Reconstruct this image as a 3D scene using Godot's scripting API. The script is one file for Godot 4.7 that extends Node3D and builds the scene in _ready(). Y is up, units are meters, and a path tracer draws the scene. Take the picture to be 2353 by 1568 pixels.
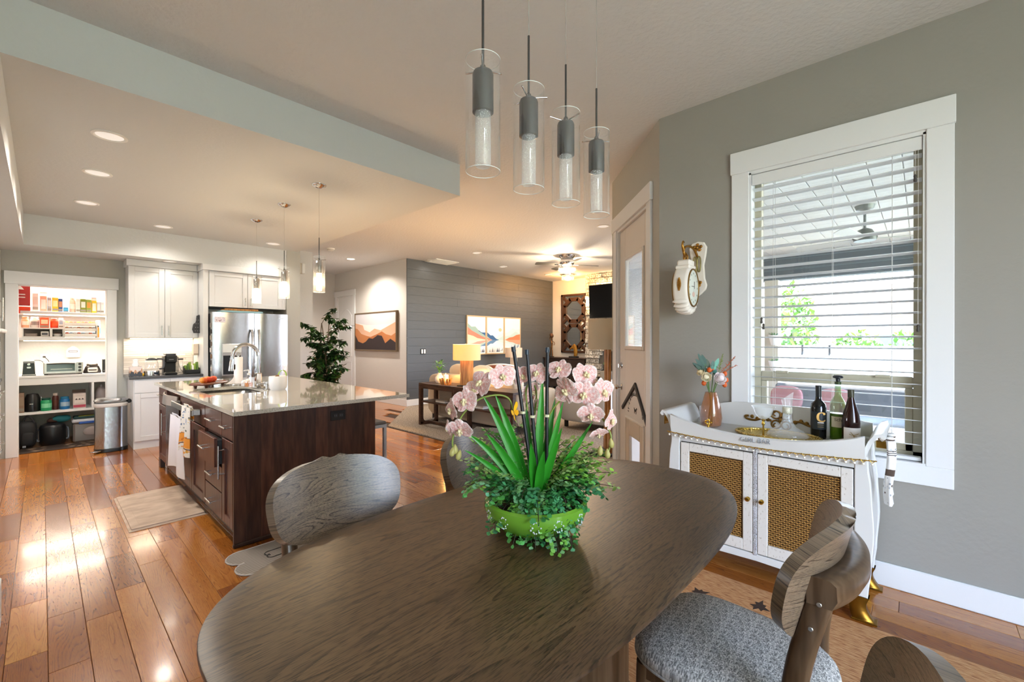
extends Node3D
# Open-plan kitchen, dining nook and living room. x to the right along the island front, -z towards the kitchen, y up, metres.
const CE := 3.06
var M := {}
var rng := RandomNumberGenerator.new()
var names := {}

func _ready():
	rng.seed = 7
	var cam := Camera3D.new()
	cam.name = "camera"
	cam.fov = rad_to_deg(2.0 * atan(784.0 / 1007.0))
	cam.near = 0.05
	cam.far = 200.0
	add_child(cam)
	cam.position = Vector3(0, 1.37, 0)
	cam.rotation = Vector3(deg_to_rad(-0.1), deg_to_rad(-47.0), 0)
	cam.current = true
	var we := WorldEnvironment.new()
	we.name = "world_environment"
	var env := Environment.new()
	env.background_mode = Environment.BG_SKY
	var sky := Sky.new()
	var psm := ProceduralSkyMaterial.new()
	psm.sky_top_color = Color(0.66, 0.77, 0.93)
	psm.sky_horizon_color = Color(0.95, 0.96, 0.98)
	psm.ground_bottom_color = Color(0.36, 0.38, 0.34)
	psm.ground_horizon_color = Color(0.72, 0.76, 0.78)
	psm.sun_angle_max = 1.0
	psm.energy_multiplier = SKY_E
	sky.sky_material = psm
	env.sky = sky
	env.tonemap_mode = Environment.TONE_MAPPER_LINEAR
	env.tonemap_exposure = EXPO
	env.sdfgi_enabled = true
	env.ssao_enabled = true
	env.ssil_enabled = true
	we.environment = env
	add_child(we)
	var sun := DirectionalLight3D.new()
	sun.name = "sun"
	sun.light_color = Color(1.0, 0.95, 0.87)
	sun.light_energy = SUN_E
	sun.light_angular_distance = 1.0
	sun.shadow_enabled = true
	add_child(sun)
	sun.look_at_from_position(Vector3.ZERO, Vector3(-0.42, -0.88, 0.12), Vector3.UP)
	materials()
	shell()
	ceiling_fittings()
	kitchen_back()
	pantry()
	island()
	island_items()
	dining()
	orchid_bowl()
	pendants()
	window_and_door()
	bar_cart()
	wall_clock()
	hallway()
	living()
	patio()

const SKY_E := 17.0
const EXPO := 1.5
const SUN_E := 7.0

# ---------------------------------------------------------------- mesh helper
class Geo:
	var st := SurfaceTool.new()
	var xf := Transform3D.IDENTITY
	var g := 0
	var gb := 0
	var tint := Color.WHITE
	func _init():
		st.begin(Mesh.PRIMITIVE_TRIANGLES)
	func at(p: Vector3, b := Basis.IDENTITY) -> Geo:
		xf = Transform3D(b, p)
		return self
	func home() -> Geo:
		xf = Transform3D.IDENTITY
		return self
	func v(p: Vector3, u: Vector2):
		st.set_smooth_group(g)
		st.set_color(tint)
		st.set_uv(u)
		st.add_vertex(xf * p)
	# counter-clockwise seen from outside
	func t(a: Vector3, b: Vector3, c: Vector3, ua := Vector2.ZERO, ub := Vector2.ZERO, uc := Vector2.ZERO):
		if (b - a).cross(c - a).length_squared() < 1e-18: return
		v(a, ua)
		v(c, uc)
		v(b, ub)
	func q(a: Vector3, b: Vector3, c: Vector3, d: Vector3, ua := Vector2(0, 0), ub := Vector2(1, 0), uc := Vector2(1, 1), ud := Vector2(0, 1)):
		t(a, b, c, ua, ub, uc)
		t(a, c, d, ua, uc, ud)
	func hull(pts: Array, c: Vector3):
		var nrm: Vector3 = (pts[1] - pts[0]).cross(pts[2] - pts[0])
		var mid := Vector3.ZERO
		for p in pts: mid += p
		mid /= pts.size()
		var order := pts.duplicate()
		if nrm.dot(mid - c) < 0: order.reverse()
		var n := nrm.abs()
		var ax := 0 if n.x >= n.y and n.x >= n.z else (1 if n.y >= n.z else 2)
		var us := []
		for p in order: us.append(Vector2(p.z, p.y) if ax == 0 else (Vector2(p.x, p.z) if ax == 1 else Vector2(p.x, p.y)))
		for k in range(1, order.size() - 1):
			t(order[0], order[k], order[k + 1], us[0], us[k], us[k + 1])
	func box(c: Vector3, s: Vector3, b := 0.0) -> Geo:
		g = -1
		var h := s * 0.5
		if b <= 0.0:
			for ax in 3:
				var a1 := (ax + 1) % 3
				var a2 := (ax + 2) % 3
				for sg in [-1.0, 1.0]:
					var pts := []
					for k in [[-1, -1], [1, -1], [1, 1], [-1, 1]]:
						var p := Vector3.ZERO
						p[ax] = sg * h[ax]
						p[a1] = k[0] * h[a1]
						p[a2] = k[1] * h[a2]
						pts.append(c + p)
					hull(pts, c)
			return self
		b = min(b, min(h.x, min(h.y, h.z)) * 0.98)
		for ax in 3:
			var a1 := (ax + 1) % 3
			var a2 := (ax + 2) % 3
			for sg in [-1.0, 1.0]:
				var pts := []
				for k in [[-1, -1], [1, -1], [1, 1], [-1, 1]]:
					var p := Vector3.ZERO
					p[ax] = sg * h[ax]
					p[a1] = k[0] * (h[a1] - b)
					p[a2] = k[1] * (h[a2] - b)
					pts.append(c + p)
				hull(pts, c)
				for s2 in [-1.0, 1.0]:
					var e := []
					for k in [-1.0, 1.0]:
						var p := Vector3.ZERO
						p[ax] = sg * h[ax]
						p[a1] = s2 * (h[a1] - b)
						p[a2] = k * (h[a2] - b)
						e.append(c + p)
					for k in [1.0, -1.0]:
						var p := Vector3.ZERO
						p[ax] = sg * (h[ax] - b)
						p[a1] = s2 * h[a1]
						p[a2] = k * (h[a2] - b)
						e.append(c + p)
					hull(e, c)
		for sx in [-1.0, 1.0]:
			for sy in [-1.0, 1.0]:
				for sz in [-1.0, 1.0]:
					hull([c + Vector3(sx * h.x, sy * (h.y - b), sz * (h.z - b)), c + Vector3(sx * (h.x - b), sy * h.y, sz * (h.z - b)), c + Vector3(sx * (h.x - b), sy * (h.y - b), sz * h.z)], c)
		return self
	func bx(x0: float, x1: float, y0: float, y1: float, z0: float, z1: float, b := 0.0) -> Geo:
		return box(Vector3(x0 + x1, y0 + y1, z0 + z1) * 0.5, Vector3(abs(x1 - x0), abs(y1 - y0), abs(z1 - z0)), b)
	# profile of (radius, height) with the outside on the right hand going up
	func lathe(prof: Array, segs := 24, c := Vector3.ZERO, arc := TAU, sx := 1.0, sz := 1.0) -> Geo:
		g = 1
		var run := 0.0
		for i in prof.size() - 1:
			var a: Vector2 = prof[i]
			var b: Vector2 = prof[i + 1]
			if i > 0:
				var d0: Vector2 = (a - prof[i - 1]).normalized()
				if d0.dot((b - a).normalized()) < 0.75: g += 1
			var l := a.distance_to(b)
			for k in segs:
				var t0 := arc * k / segs
				var t1 := arc * (k + 1) / segs
				if arc == TAU and k == segs - 1: t1 = 0.0
				var p00 := c + Vector3(a.x * cos(t0) * sx, a.y, a.x * sin(t0) * sz)
				var p01 := c + Vector3(a.x * cos(t1) * sx, a.y, a.x * sin(t1) * sz)
				var p10 := c + Vector3(b.x * cos(t0) * sx, b.y, b.x * sin(t0) * sz)
				var p11 := c + Vector3(b.x * cos(t1) * sx, b.y, b.x * sin(t1) * sz)
				var u0 := float(k) / segs
				var u1 := float(k + 1) / segs
				t(p00, p11, p01, Vector2(u0, run), Vector2(u1, run + l), Vector2(u1, run))
				t(p00, p10, p11, Vector2(u0, run), Vector2(u0, run + l), Vector2(u1, run + l))
			run += l
		return self
	func cyl(p: Vector3, r: float, h: float, segs := 16, b := 0.0) -> Geo:
		return lathe([Vector2(0, 0), Vector2(r - b, 0), Vector2(r, b), Vector2(r, h - b), Vector2(r - b, h), Vector2(0, h)] if b > 0 else [Vector2(0, 0), Vector2(r, 0), Vector2(r, h), Vector2(0, h)], segs, p)
	func tube(path: Array, rad, segs := 8, closed := false) -> Geo:
		var n := path.size()
		var rings := []
		var up := Vector3.ZERO
		var run := 0.0
		var runs := []
		for i in n:
			var a: Vector3 = path[(i - 1 + n) % n] if closed or i > 0 else path[0]
			var b: Vector3 = path[(i + 1) % n] if closed or i < n - 1 else path[n - 1]
			var d := (b - a).normalized()
			if up == Vector3.ZERO:
				up = d.cross(Vector3.UP if abs(d.y) < 0.9 else Vector3.RIGHT).normalized()
			up = (up - d * up.dot(d)).normalized()
			var w := d.cross(up)
			var r: float = rad[i] if rad is Array else rad
			var ring := []
			for k in segs:
				var an := TAU * k / segs
				ring.append(path[i] + (up * cos(an) + w * sin(an)) * r)
			rings.append(ring)
			if i > 0: run += path[i].distance_to(path[i - 1])
			runs.append(run)
		g = 1
		for i in (n if closed else n - 1):
			var j := (i + 1) % n
			for k in segs:
				var l := (k + 1) % segs
				q(rings[i][k], rings[i][l], rings[j][l], rings[j][k], Vector2(float(k) / segs, runs[i]), Vector2(float(k + 1) / segs, runs[i]), Vector2(float(k + 1) / segs, runs[j]), Vector2(float(k) / segs, runs[j]))
		if not closed:
			g = 2
			for k in range(1, segs - 1):
				t(rings[0][0], rings[0][k + 1], rings[0][k])
			g = 3
			for k in range(1, segs - 1):
				t(rings[n - 1][0], rings[n - 1][k], rings[n - 1][k + 1])
		return self
	# outline in x, y pushed along +z from 0 to depth
	func ext(poly: Array, depth: float, b := 0.0, flat := false) -> Geo:
		var n := poly.size()
		var area := 0.0
		for i in n: area += poly[i].cross(poly[(i + 1) % n])
		var pl := poly.duplicate()
		if area < 0: pl.reverse()
		var ins := []
		for i in n:
			var d0: Vector2 = (pl[i] - pl[(i - 1 + n) % n]).normalized()
			var d1: Vector2 = (pl[(i + 1) % n] - pl[i]).normalized()
			var nn := Vector2(d0.y + d1.y, -d0.x - d1.x)
			nn = nn.normalized() / max(0.35, sqrt(max(0.0, (1 + d0.dot(d1)) * 0.5)))
			ins.append(pl[i] - nn * b)
		var levels := [[ins, 0.0], [pl, b], [pl, depth - b], [ins, depth]] if b > 0 else [[pl, 0.0], [pl, depth]]
		for k in levels.size() - 1:
			var p0: Array = levels[k][0]
			var p1: Array = levels[k + 1][0]
			var z0: float = levels[k][1]
			var z1: float = levels[k + 1][1]
			g = 10 + k * 400
			var run := 0.0
			for i in n:
				var j := (i + 1) % n
				var d0: Vector2 = (pl[i] - pl[(i - 1 + n) % n]).normalized()
				if flat or d0.dot((pl[j] - pl[i]).normalized()) < 0.8: g += 1
				var l: float = pl[i].distance_to(pl[j])
				q(Vector3(p0[i].x, p0[i].y, z0), Vector3(p0[j].x, p0[j].y, z0), Vector3(p1[j].x, p1[j].y, z1), Vector3(p1[i].x, p1[i].y, z1), Vector2(run, z0), Vector2(run + l, z0), Vector2(run + l, z1), Vector2(run, z1))
				run += l
		var tri := Geometry2D.triangulate_polygon(PackedVector2Array(ins if b > 0 else pl))
		var cap: Array = ins if b > 0 else pl
		for i in range(0, tri.size(), 3):
			var a: Vector2 = cap[tri[i]]
			var bb: Vector2 = cap[tri[i + 1]]
			var c: Vector2 = cap[tri[i + 2]]
			if (bb - a).cross(c - a) < 0:
				var s := bb
				bb = c
				c = s
			g = 3
			t(Vector3(a.x, a.y, depth), Vector3(bb.x, bb.y, depth), Vector3(c.x, c.y, depth), a, bb, c)
			g = 4
			t(Vector3(a.x, a.y, 0), Vector3(c.x, c.y, 0), Vector3(bb.x, bb.y, 0), a, c, bb)
		return self
	# rows of points; a sheet with thickness th (0: one face only)
	func sheet(rows: Array, th := 0.0, uvs = null) -> Geo:
		var nr := rows.size()
		var nc: int = rows[0].size()
		var nm := []
		for i in nr:
			var r := []
			for j in nc:
				var du: Vector3 = rows[min(i + 1, nr - 1)][j] - rows[max(i - 1, 0)][j]
				var dv: Vector3 = rows[i][min(j + 1, nc - 1)] - rows[i][max(j - 1, 0)]
				r.append(dv.cross(du).normalized())
			nm.append(r)
		var uvf := func(i, j): return uvs[i][j] if uvs != null else Vector2(float(j) / (nc - 1), float(i) / (nr - 1))
		for side in ([1.0, -1.0] if th > 0 else [1.0]):
			g = gb + (1 if side > 0 else 2)
			for i in nr - 1:
				for j in nc - 1:
					var o: float = side * th * 0.5
					var a: Vector3 = rows[i][j] + nm[i][j] * o
					var b: Vector3 = rows[i][j + 1] + nm[i][j + 1] * o
					var c: Vector3 = rows[i + 1][j + 1] + nm[i + 1][j + 1] * o
					var d: Vector3 = rows[i + 1][j] + nm[i + 1][j] * o
					if side > 0: q(a, b, c, d, uvf.call(i, j), uvf.call(i, j + 1), uvf.call(i + 1, j + 1), uvf.call(i + 1, j))
					else: q(a, d, c, b, uvf.call(i, j), uvf.call(i + 1, j), uvf.call(i + 1, j + 1), uvf.call(i, j + 1))
		if th > 0:
			g = gb + 3
			var rim := []
			for j in nc: rim.append([0, j])
			for i in range(1, nr): rim.append([i, nc - 1])
			for j in range(nc - 2, -1, -1): rim.append([nr - 1, j])
			for i in range(nr - 2, 0, -1): rim.append([i, 0])
			for k in rim.size():
				var e = rim[k]
				var f = rim[(k + 1) % rim.size()]
				var a: Vector3 = rows[e[0]][e[1]]
				var b: Vector3 = rows[f[0]][f[1]]
				var na: Vector3 = nm[e[0]][e[1]] * th * 0.5
				var nb: Vector3 = nm[f[0]][f[1]] * th * 0.5
				q(a + na, a - na, b - nb, b + nb, uvf.call(e[0], e[1]), uvf.call(e[0], e[1]), uvf.call(f[0], f[1]), uvf.call(f[0], f[1]))
		return self
	# superellipsoid: e near 1 round, near 0.2 boxy
	func blob(c: Vector3, r: Vector3, e1 := 1.0, e2 := 1.0, nu := 16, nv := 8, wob := 0.0) -> Geo:
		g = 1
		var rows := []
		for i in nv + 1:
			var ph := -PI / 2 + PI * i / nv
			var row := []
			for j in nu:
				var th := TAU * j / nu
				var cp := pow(abs(cos(ph)), e1)
				var p := Vector3(sgp(cos(th), e2) * cp * r.x, sgp(sin(ph), e1) * r.y, sgp(sin(th), e2) * cp * r.z)
				if wob > 0: p *= 1.0 + wob * sin(3.0 * th + 2.0 * ph) * cos(ph)
				row.append(c + p)
			rows.append(row)
		for i in nv:
			for j in nu:
				var l := (j + 1) % nu
				q(rows[i][j], rows[i + 1][j], rows[i + 1][l], rows[i][l], Vector2(float(j) / nu, float(i) / nv), Vector2(float(j) / nu, float(i + 1) / nv), Vector2(float(j + 1) / nu, float(i + 1) / nv), Vector2(float(j + 1) / nu, float(i) / nv))
		return self
	static func sgp(x: float, e: float) -> float:
		return sign(x) * pow(abs(x), e)
	func mesh() -> ArrayMesh:
		st.generate_normals()
		st.index()
		return st.commit()

func add(o: Node3D, called: String, parent: Node):
	var key := "%d/%s" % [parent.get_instance_id(), called]
	if names.has(key):
		names[key] += 1
		o.name = "%s_%03d" % [called, names[key]]
	else:
		names[key] = 0
		o.name = called
	parent.add_child(o, true)
	return o
func obj(called: String, geo, m, parent: Node = self) -> MeshInstance3D:
	var mi := MeshInstance3D.new()
	mi.mesh = geo.mesh() if geo is Geo else geo
	mi.material_override = m
	return add(mi, called, parent)
func tag(o, label: String, category: String, group := "", kind := ""):
	o.set_meta("label", label)
	o.set_meta("category", category)
	if group: o.set_meta("group", group)
	if kind: o.set_meta("kind", kind)
	return o
func thing(called: String, label: String, category: String, p := Vector3.ZERO, turn := 0.0, group := "") -> Node3D:
	var o := Node3D.new()
	add(o, called, self)
	o.position = p
	o.rotation.y = turn
	return tag(o, label, category, group)
func dup(src: Node3D, called: String, p: Vector3, turn: float, label: String) -> Node3D:
	var o: Node3D = src.duplicate()
	add(o, called, self)
	o.position = p
	o.rotation.y = turn
	o.set_meta("label", label)
	return o
func struct(called: String, geo, m, label: String, category: String, parent: Node = self) -> MeshInstance3D:
	var o := obj(called, geo, m, parent)
	if parent == self: tag(o, label, category, "", "structure")
	return o
func rot(x: float, y: float, z: float) -> Basis:
	return Basis.from_euler(Vector3(deg_to_rad(x), deg_to_rad(y), deg_to_rad(z)))
# a frame whose -y axis of the model's +z looks along d
func facing(d: Vector3, roll := 0.0) -> Basis:
	d = d.normalized()
	var x := Vector3.UP.cross(d).normalized()
	var y := d.cross(x)
	return Basis(x, y, d) * Basis(Vector3(0, 0, 1), roll)
func lamp(kind: String, p: Vector3, col: Color, e: float, parent: Node, size := 0.03, cone := 60.0):
	var l: Light3D
	if kind == "spot":
		var s := SpotLight3D.new()
		s.spot_angle = cone
		s.spot_range = 14.0
		s.spot_attenuation = 2.0
		s.spot_angle_attenuation = 0.6
		s.rotation.x = -PI / 2
		l = s
	else:
		var o := OmniLight3D.new()
		o.omni_range = 14.0
		o.omni_attenuation = 2.0
		l = o
	l.light_color = col
	l.light_energy = e
	l.light_size = size
	l.shadow_enabled = true
	add(l, "light", parent)
	l.position = p
	return l
func strip_light(p: Vector3, sx: float, sz: float, col: Color, e: float, parent: Node, b := Basis.IDENTITY):
	var l := AreaLight3D.new()
	l.area_size = Vector2(sx, sz)
	l.light_color = col
	l.light_energy = e
	l.shadow_enabled = true
	l.area_range = 14.0
	l.area_attenuation = 2.0
	add(l, "light", parent)
	l.transform = Transform3D(b * rot(-90, 0, 0), p)
	return l
func rr(a: float, b: float) -> float:
	return rng.randf_range(a, b)
func superpoly(a: float, b: float, n: float, segs: int) -> Array:
	var out := []
	for k in segs:
		var t := TAU * k / segs
		out.append(Vector2(Geo.sgp(cos(t), 2.0 / n) * a, Geo.sgp(sin(t), 2.0 / n) * b))
	return out
func roundrect(w: float, h: float, r: float, n := 5) -> Array:
	var out := []
	for c in [[1, 1, 0], [-1, 1, 90], [-1, -1, 180], [1, -1, 270]]:
		for k in n + 1:
			var a := deg_to_rad(c[2] + 90.0 * k / n)
			out.append(Vector2(c[0] * (w / 2 - r) + cos(a) * r, c[1] * (h / 2 - r) + sin(a) * r))
	return out
func spline(pts: Array, n := 8) -> Array:
	var out := []
	for i in pts.size() - 1:
		var p0 = pts[max(i - 1, 0)]
		var p3 = pts[min(i + 2, pts.size() - 1)]
		for k in n:
			out.append(pts[i].cubic_interpolate(pts[i + 1], p0, p3, float(k) / n))
	out.append(pts[-1])
	return out
# ---------------------------------------------------------------- materials
func mat(called: String, hex: String, rough := 0.6, metal := 0.0) -> StandardMaterial3D:
	var m := StandardMaterial3D.new()
	m.resource_name = called
	m.albedo_color = Color.html(hex)
	m.roughness = rough
	m.metallic = metal
	M[called] = m
	return m
func c(hex: String, rough := 0.6, metal := 0.0) -> StandardMaterial3D:
	var key := "paint_%s_%d_%d" % [hex, int(rough * 100), int(metal * 100)]
	if M.has(key): return M[key]
	return mat(key, hex, rough, metal)
func glow(called: String, hex: String, e: float) -> StandardMaterial3D:
	var m := mat(called, hex, 0.4)
	m.emission_enabled = true
	m.emission = Color.html(hex)
	m.emission_energy_multiplier = e
	return m
func glass(called: String, hex: String, alpha: float, rough := 0.02) -> StandardMaterial3D:
	var m := mat(called, hex, rough)
	m.transparency = BaseMaterial3D.TRANSPARENCY_ALPHA
	m.albedo_color.a = alpha
	return m
func solid_glass(called: String, hex: String, alpha := 0.0, scale := 0.05) -> StandardMaterial3D:
	var m := mat(called, hex, 0.02)
	m.refraction_enabled = true
	m.refraction_scale = scale
	m.transparency = BaseMaterial3D.TRANSPARENCY_ALPHA
	m.albedo_color.a = alpha
	return m
func fnl(seed_: int, freq: float, oct := 1, kind := FastNoiseLite.TYPE_SIMPLEX_SMOOTH) -> FastNoiseLite:
	var n := FastNoiseLite.new()
	n.seed = seed_
	n.noise_type = kind
	n.frequency = freq
	n.fractal_type = FastNoiseLite.FRACTAL_FBM if oct > 1 else FastNoiseLite.FRACTAL_NONE
	n.fractal_octaves = oct
	return n
func noise_tex(seed_: int, freq: float, oct: int, stops: Array, size := 512, normal := 0.0, kind := FastNoiseLite.TYPE_SIMPLEX_SMOOTH) -> NoiseTexture2D:
	var t := NoiseTexture2D.new()
	t.width = size
	t.height = size
	t.seamless = true
	t.noise = fnl(seed_, freq, oct, kind)
	if normal > 0.0:
		t.as_normal_map = true
		t.bump_strength = normal
	elif stops.size() > 0:
		var gr := Gradient.new()
		gr.offsets = PackedFloat32Array(range(stops.size()).map(func(i): return stops[i][0]))
		gr.colors = PackedColorArray(range(stops.size()).map(func(i): return Color.html(stops[i][1])))
		t.color_ramp = gr
	return t
func triplanar(m: StandardMaterial3D, scale: Vector3):
	m.uv1_triplanar = true
	m.uv1_world_triplanar = true
	m.uv1_scale = scale
# grey picture of wood: rings of a stretched noise, pores along x
func wood(w: int, h: int, seed_: int, rings: float, stretch: float, across: float, lines: float, lo: Color, mid: Color, hi: Color, pore := 0.4) -> Image:
	var a := fnl(seed_, 1.0, 2)
	var p := fnl(seed_ + 5, 1.0)
	var s := fnl(seed_ + 9, 1.0)
	var data := PackedByteArray()
	data.resize(w * h * 3)
	var k := 0
	for y in h:
		var fy := float(y) / h
		for x in w:
			var fx := float(x) / w
			var n := a.get_noise_2d(fx * stretch, fy * across)
			var f := n * rings + fy * lines + s.get_noise_2d(fx * 0.7, fy * 7.0 + 30.0) * lines * 0.11
			f -= floor(f)
			var line := f * f * f * f * (0.25 + 0.9 * clampf(0.5 + 0.9 * p.get_noise_2d(fx * 9.0 + 50.0, fy * 46.0), 0.0, 1.0))
			var po := p.get_noise_2d(fx * 42.0, fy * 260.0)
			po = clamp((po - 0.18) * 2.2, 0.0, 1.0) * pore * (0.5 + line)
			var tone := s.get_noise_2d(fx * 3.0, fy * 9.0) * 0.5 + 0.5
			var v: float = clamp(line * 0.8 + po, 0.0, 1.0)
			var col := mid.lerp(hi, tone).lerp(lo, v)
			data[k] = int(col.r * 255.0)
			data[k + 1] = int(col.g * 255.0)
			data[k + 2] = int(col.b * 255.0)
			k += 3
	return Image.create_from_data(w, h, false, Image.FORMAT_RGB8, data)
func tex(im: Image) -> ImageTexture:
	return ImageTexture.create_from_image(im)
func materials():
	var m: StandardMaterial3D
	# walls and ceiling: paint over orange-peel plaster
	var peel := noise_tex(3, 0.03, 3, [], 512, 5.0)
	for w in [["wall_paint", "b3b2aa"], ["wall_warm", "cfcbc5"], ["ceiling_paint", "d3d3d3"], ["soffit_paint", "cfd1d0"], ["wall_dark", "98958e"]]:
		m = mat(w[0], w[1], 0.75)
		m.normal_enabled = true
		m.normal_texture = peel
		m.normal_scale = 0.35 if w[0] == "ceiling_paint" else 0.15
		triplanar(m, Vector3.ONE * 1.6)
	mat("trim_white", "e4e6e7", 0.42)
	mat("cab_white", "d6d7d7", 0.38)
	mat("plastic_white", "e6e4df", 0.4)
	# oak floor: one grain picture, each plank shows a part of it under its own tint
	var grain := tex(wood(1280, 512, 21, 6.0, 1.8, 3.6, 40.0, Color("8a5224"), Color("b97a36"), Color("c88c45"), 0.5))
	m = mat("oak", "ffffff", 0.2)
	m.albedo_texture = grain
	m.vertex_color_use_as_albedo = true
	m.clearcoat_enabled = true
	m.clearcoat = 0.5
	m.clearcoat_roughness = 0.1
	m = mat("table_oak", "ffffff", 0.34)
	m.albedo_texture = tex(wood(1792, 896, 44, 5.0, 1.0, 2.2, 46.0, Color("2c2015"), Color("5d4630"), Color("6e553a"), 1.0))
	m.uv1_scale = Vector3(1.0 / 1.9, 1.0 / 1.0, 1)
	var cg := wood(1024, 512, 71, 4.5, 0.9, 1.7, 24.0, Color("2a211a"), Color("756350"), Color("84705a"), 1.0)
	m = mat("chair_panel", "ffffff", 0.33)
	m.clearcoat_enabled = true
	m.clearcoat = 0.6
	m.clearcoat_roughness = 0.28
	m.albedo_texture = tex(cg)
	var cn: Image = cg.duplicate()
	cn.bump_map_to_normal_map(1.2)
	m.normal_enabled = true
	m.normal_texture = tex(cn)
	m.normal_scale = 0.5
	m = mat("chair_wood", "5a4633", 0.28)
	m.albedo_texture = noise_tex(31, 0.02, 3, [[0.2, "c2b6a8"], [0.7, "ffffff"]], 256)
	triplanar(m, Vector3(7.0, 0.7, 7.0))
	m = mat("cherry", "5b3220", 0.33)
	m.albedo_texture = noise_tex(52, 0.012, 4, [[0.15, "b89a88"], [0.5, "e8d8cc"], [0.85, "ffffff"]], 512)
	triplanar(m, Vector3(5.0, 0.6, 5.0))
	m = mat("cherry_dark", "38231a", 0.36)
	m.albedo_texture = noise_tex(58, 0.012, 4, [[0.15, "a89080"], [0.5, "dccfc5"], [0.85, "ffffff"]], 512)
	triplanar(m, Vector3(4.5, 0.5, 4.5))
	m = mat("walnut", "4a2f1e", 0.4)
	m.albedo_texture = noise_tex(61, 0.015, 3, [[0.2, "a08a78"], [0.7, "ffffff"]], 256)
	triplanar(m, Vector3(1.2, 7.0, 1.2))
	m = mat("honey_wood", "b98445", 0.4)
	m.albedo_texture = noise_tex(62, 0.015, 3, [[0.2, "b09478"], [0.7, "ffffff"]], 256)
	triplanar(m, Vector3(7.0, 0.8, 7.0))
	# granite
	m = mat("granite", "ffffff", 0.07)
	m.albedo_texture = noise_tex(9, 0.05, 5, [[0.0, "8a8272"], [0.34, "b3aa98"], [0.46, "cbc3b2"], [0.56, "d8d2c4"], [0.7, "c2b8a4"], [1.0, "968d7c"]], 1024)
	m.detail_enabled = true
	m.detail_blend_mode = BaseMaterial3D.BLEND_MODE_MUL
	m.detail_albedo = noise_tex(10, 0.14, 2, [[0.0, "40403e"], [0.16, "8c8c88"], [0.27, "ffffff"], [1.0, "ffffff"]], 512)
	triplanar(m, Vector3.ONE * 2.2)
	m.clearcoat_enabled = true
	m.clearcoat = 0.6
	m.clearcoat_roughness = 0.03
	mat("quartz_dark", "4b4d50", 0.25)
	# metals
	mat("chrome", "d8d8d8", 0.08, 1.0)
	mat("nickel", "b9b7b2", 0.24, 1.0)
	m = mat("steel", "a9aaab", 0.24, 1.0)
	m.normal_enabled = true
	m.normal_texture = noise_tex(14, 0.2, 2, [], 256, 2.0)
	m.normal_scale = 0.12
	triplanar(m, Vector3(9.0, 0.25, 9.0))
	mat("gun_metal", "6a6c6e", 0.25, 1.0)
	mat("brass", "b08a3e", 0.25, 1.0)
	mat("gold_bright", "d8b354", 0.2, 1.0)
	mat("antique_gold", "8d6a35", 0.38, 0.9)
	mat("black_plastic", "131416", 0.3)
	mat("black_matte", "17181a", 0.6)
	mat("black_iron", "1b1b1c", 0.45, 0.5)
	# glass
	glass("pane", "f4fbff", 0.03)
	glass("clear_glass", "fdffff", 0.015)
	glass("amber_glass", "a85f18", 0.34, 0.03)
	glass("smoke_glass", "30373a", 0.35, 0.03)
	solid_glass("crystal", "fbffff")
	solid_glass("green_glass", "5f9a1c", 0.25)
	# cloth and floor coverings
	m = mat("seat_fabric", "ffffff", 0.95)
	var weave := Image.create(128, 128, false, Image.FORMAT_RGB8)
	var wh := Image.create(128, 128, false, Image.FORMAT_RGB8)
	var nz := fnl(5, 0.05, 2)
	for y in 128:
		for x in 128:
			var cx := x / 8
			var cy := y / 5
			var over := (cx + cy) % 2 == 0
			var hgt := (sin(PI * (x % 8 + 0.5) / 8.0) if over else 0.55) * (0.55 if over else sin(PI * (y % 5 + 0.5) / 5.0))
			var dk := clampf(0.64 + nz.get_noise_2d(cx * 23.0, cy * 31.0) * 0.38 + nz.get_noise_2d(x, y) * 0.1, 0.3, 0.86)
			weave.set_pixel(x, y, Color(dk, dk * 0.98, dk * 0.95))
			wh.set_pixel(x, y, Color(hgt, hgt, hgt))
	m.albedo_texture = tex(weave)
	wh.bump_map_to_normal_map(3.0)
	m.normal_enabled = true
	m.normal_texture = tex(wh)
	m.normal_scale = 0.7
	m.uv1_scale = Vector3(15, 15, 1)
	m = mat("rug", "ffffff", 0.95)
	m.albedo_texture = noise_tex(17, 0.03, 4, [[0.1, "8a5836"], [0.3, "b07c50"], [0.5, "bd8c5e"], [0.75, "c89c70"], [1.0, "d0aa80"]], 512)
	m.heightmap_enabled = true
	m.heightmap_scale = 0.2
	m.heightmap_texture = noise_tex(18, 0.12, 2, [], 256)
	triplanar(m, Vector3(6.0, 1, 1.1))
	m = mat("carpet", "ffffff", 1.0)
	m.albedo_texture = noise_tex(19, 0.06, 4, [[0.2, "76695a"], [0.5, "94877a"], [0.8, "aa9d8e"]], 512)
	triplanar(m, Vector3.ONE * 1.1)
	m = mat("linen", "cbb8a0", 0.95)
	m.albedo_texture = noise_tex(23, 0.2, 2, [[0.2, "cfc8c0"], [0.7, "ffffff"]], 256)
	triplanar(m, Vector3.ONE * 3.0)
	m = mat("pale_cloth", "e4e5ea", 0.95)
	m.albedo_texture = M.linen.albedo_texture
	triplanar(m, Vector3.ONE * 3.0)
	m = mat("shiplap", "ffffff", 0.5)
	m.vertex_color_use_as_albedo = true
	m.albedo_color = Color("4d5053")
	m.normal_enabled = true
	m.normal_texture = noise_tex(25, 0.012, 3, [], 256, 4.0)
	m.normal_scale = 0.25
	triplanar(m, Vector3(0.5, 5.0, 0.5))
	m = mat("stone", "ffffff", 0.85)
	m.vertex_color_use_as_albedo = true
	m.albedo_texture = noise_tex(26, 0.03, 4, [[0.2, "9a948c"], [0.8, "ffffff"]], 256)
	m.heightmap_enabled = true
	m.heightmap_scale = 1.2
	m.heightmap_texture = noise_tex(27, 0.03, 4, [], 256)
	triplanar(m, Vector3.ONE * 2.0)
	m = mat("tint", "ffffff", 0.6)
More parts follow.
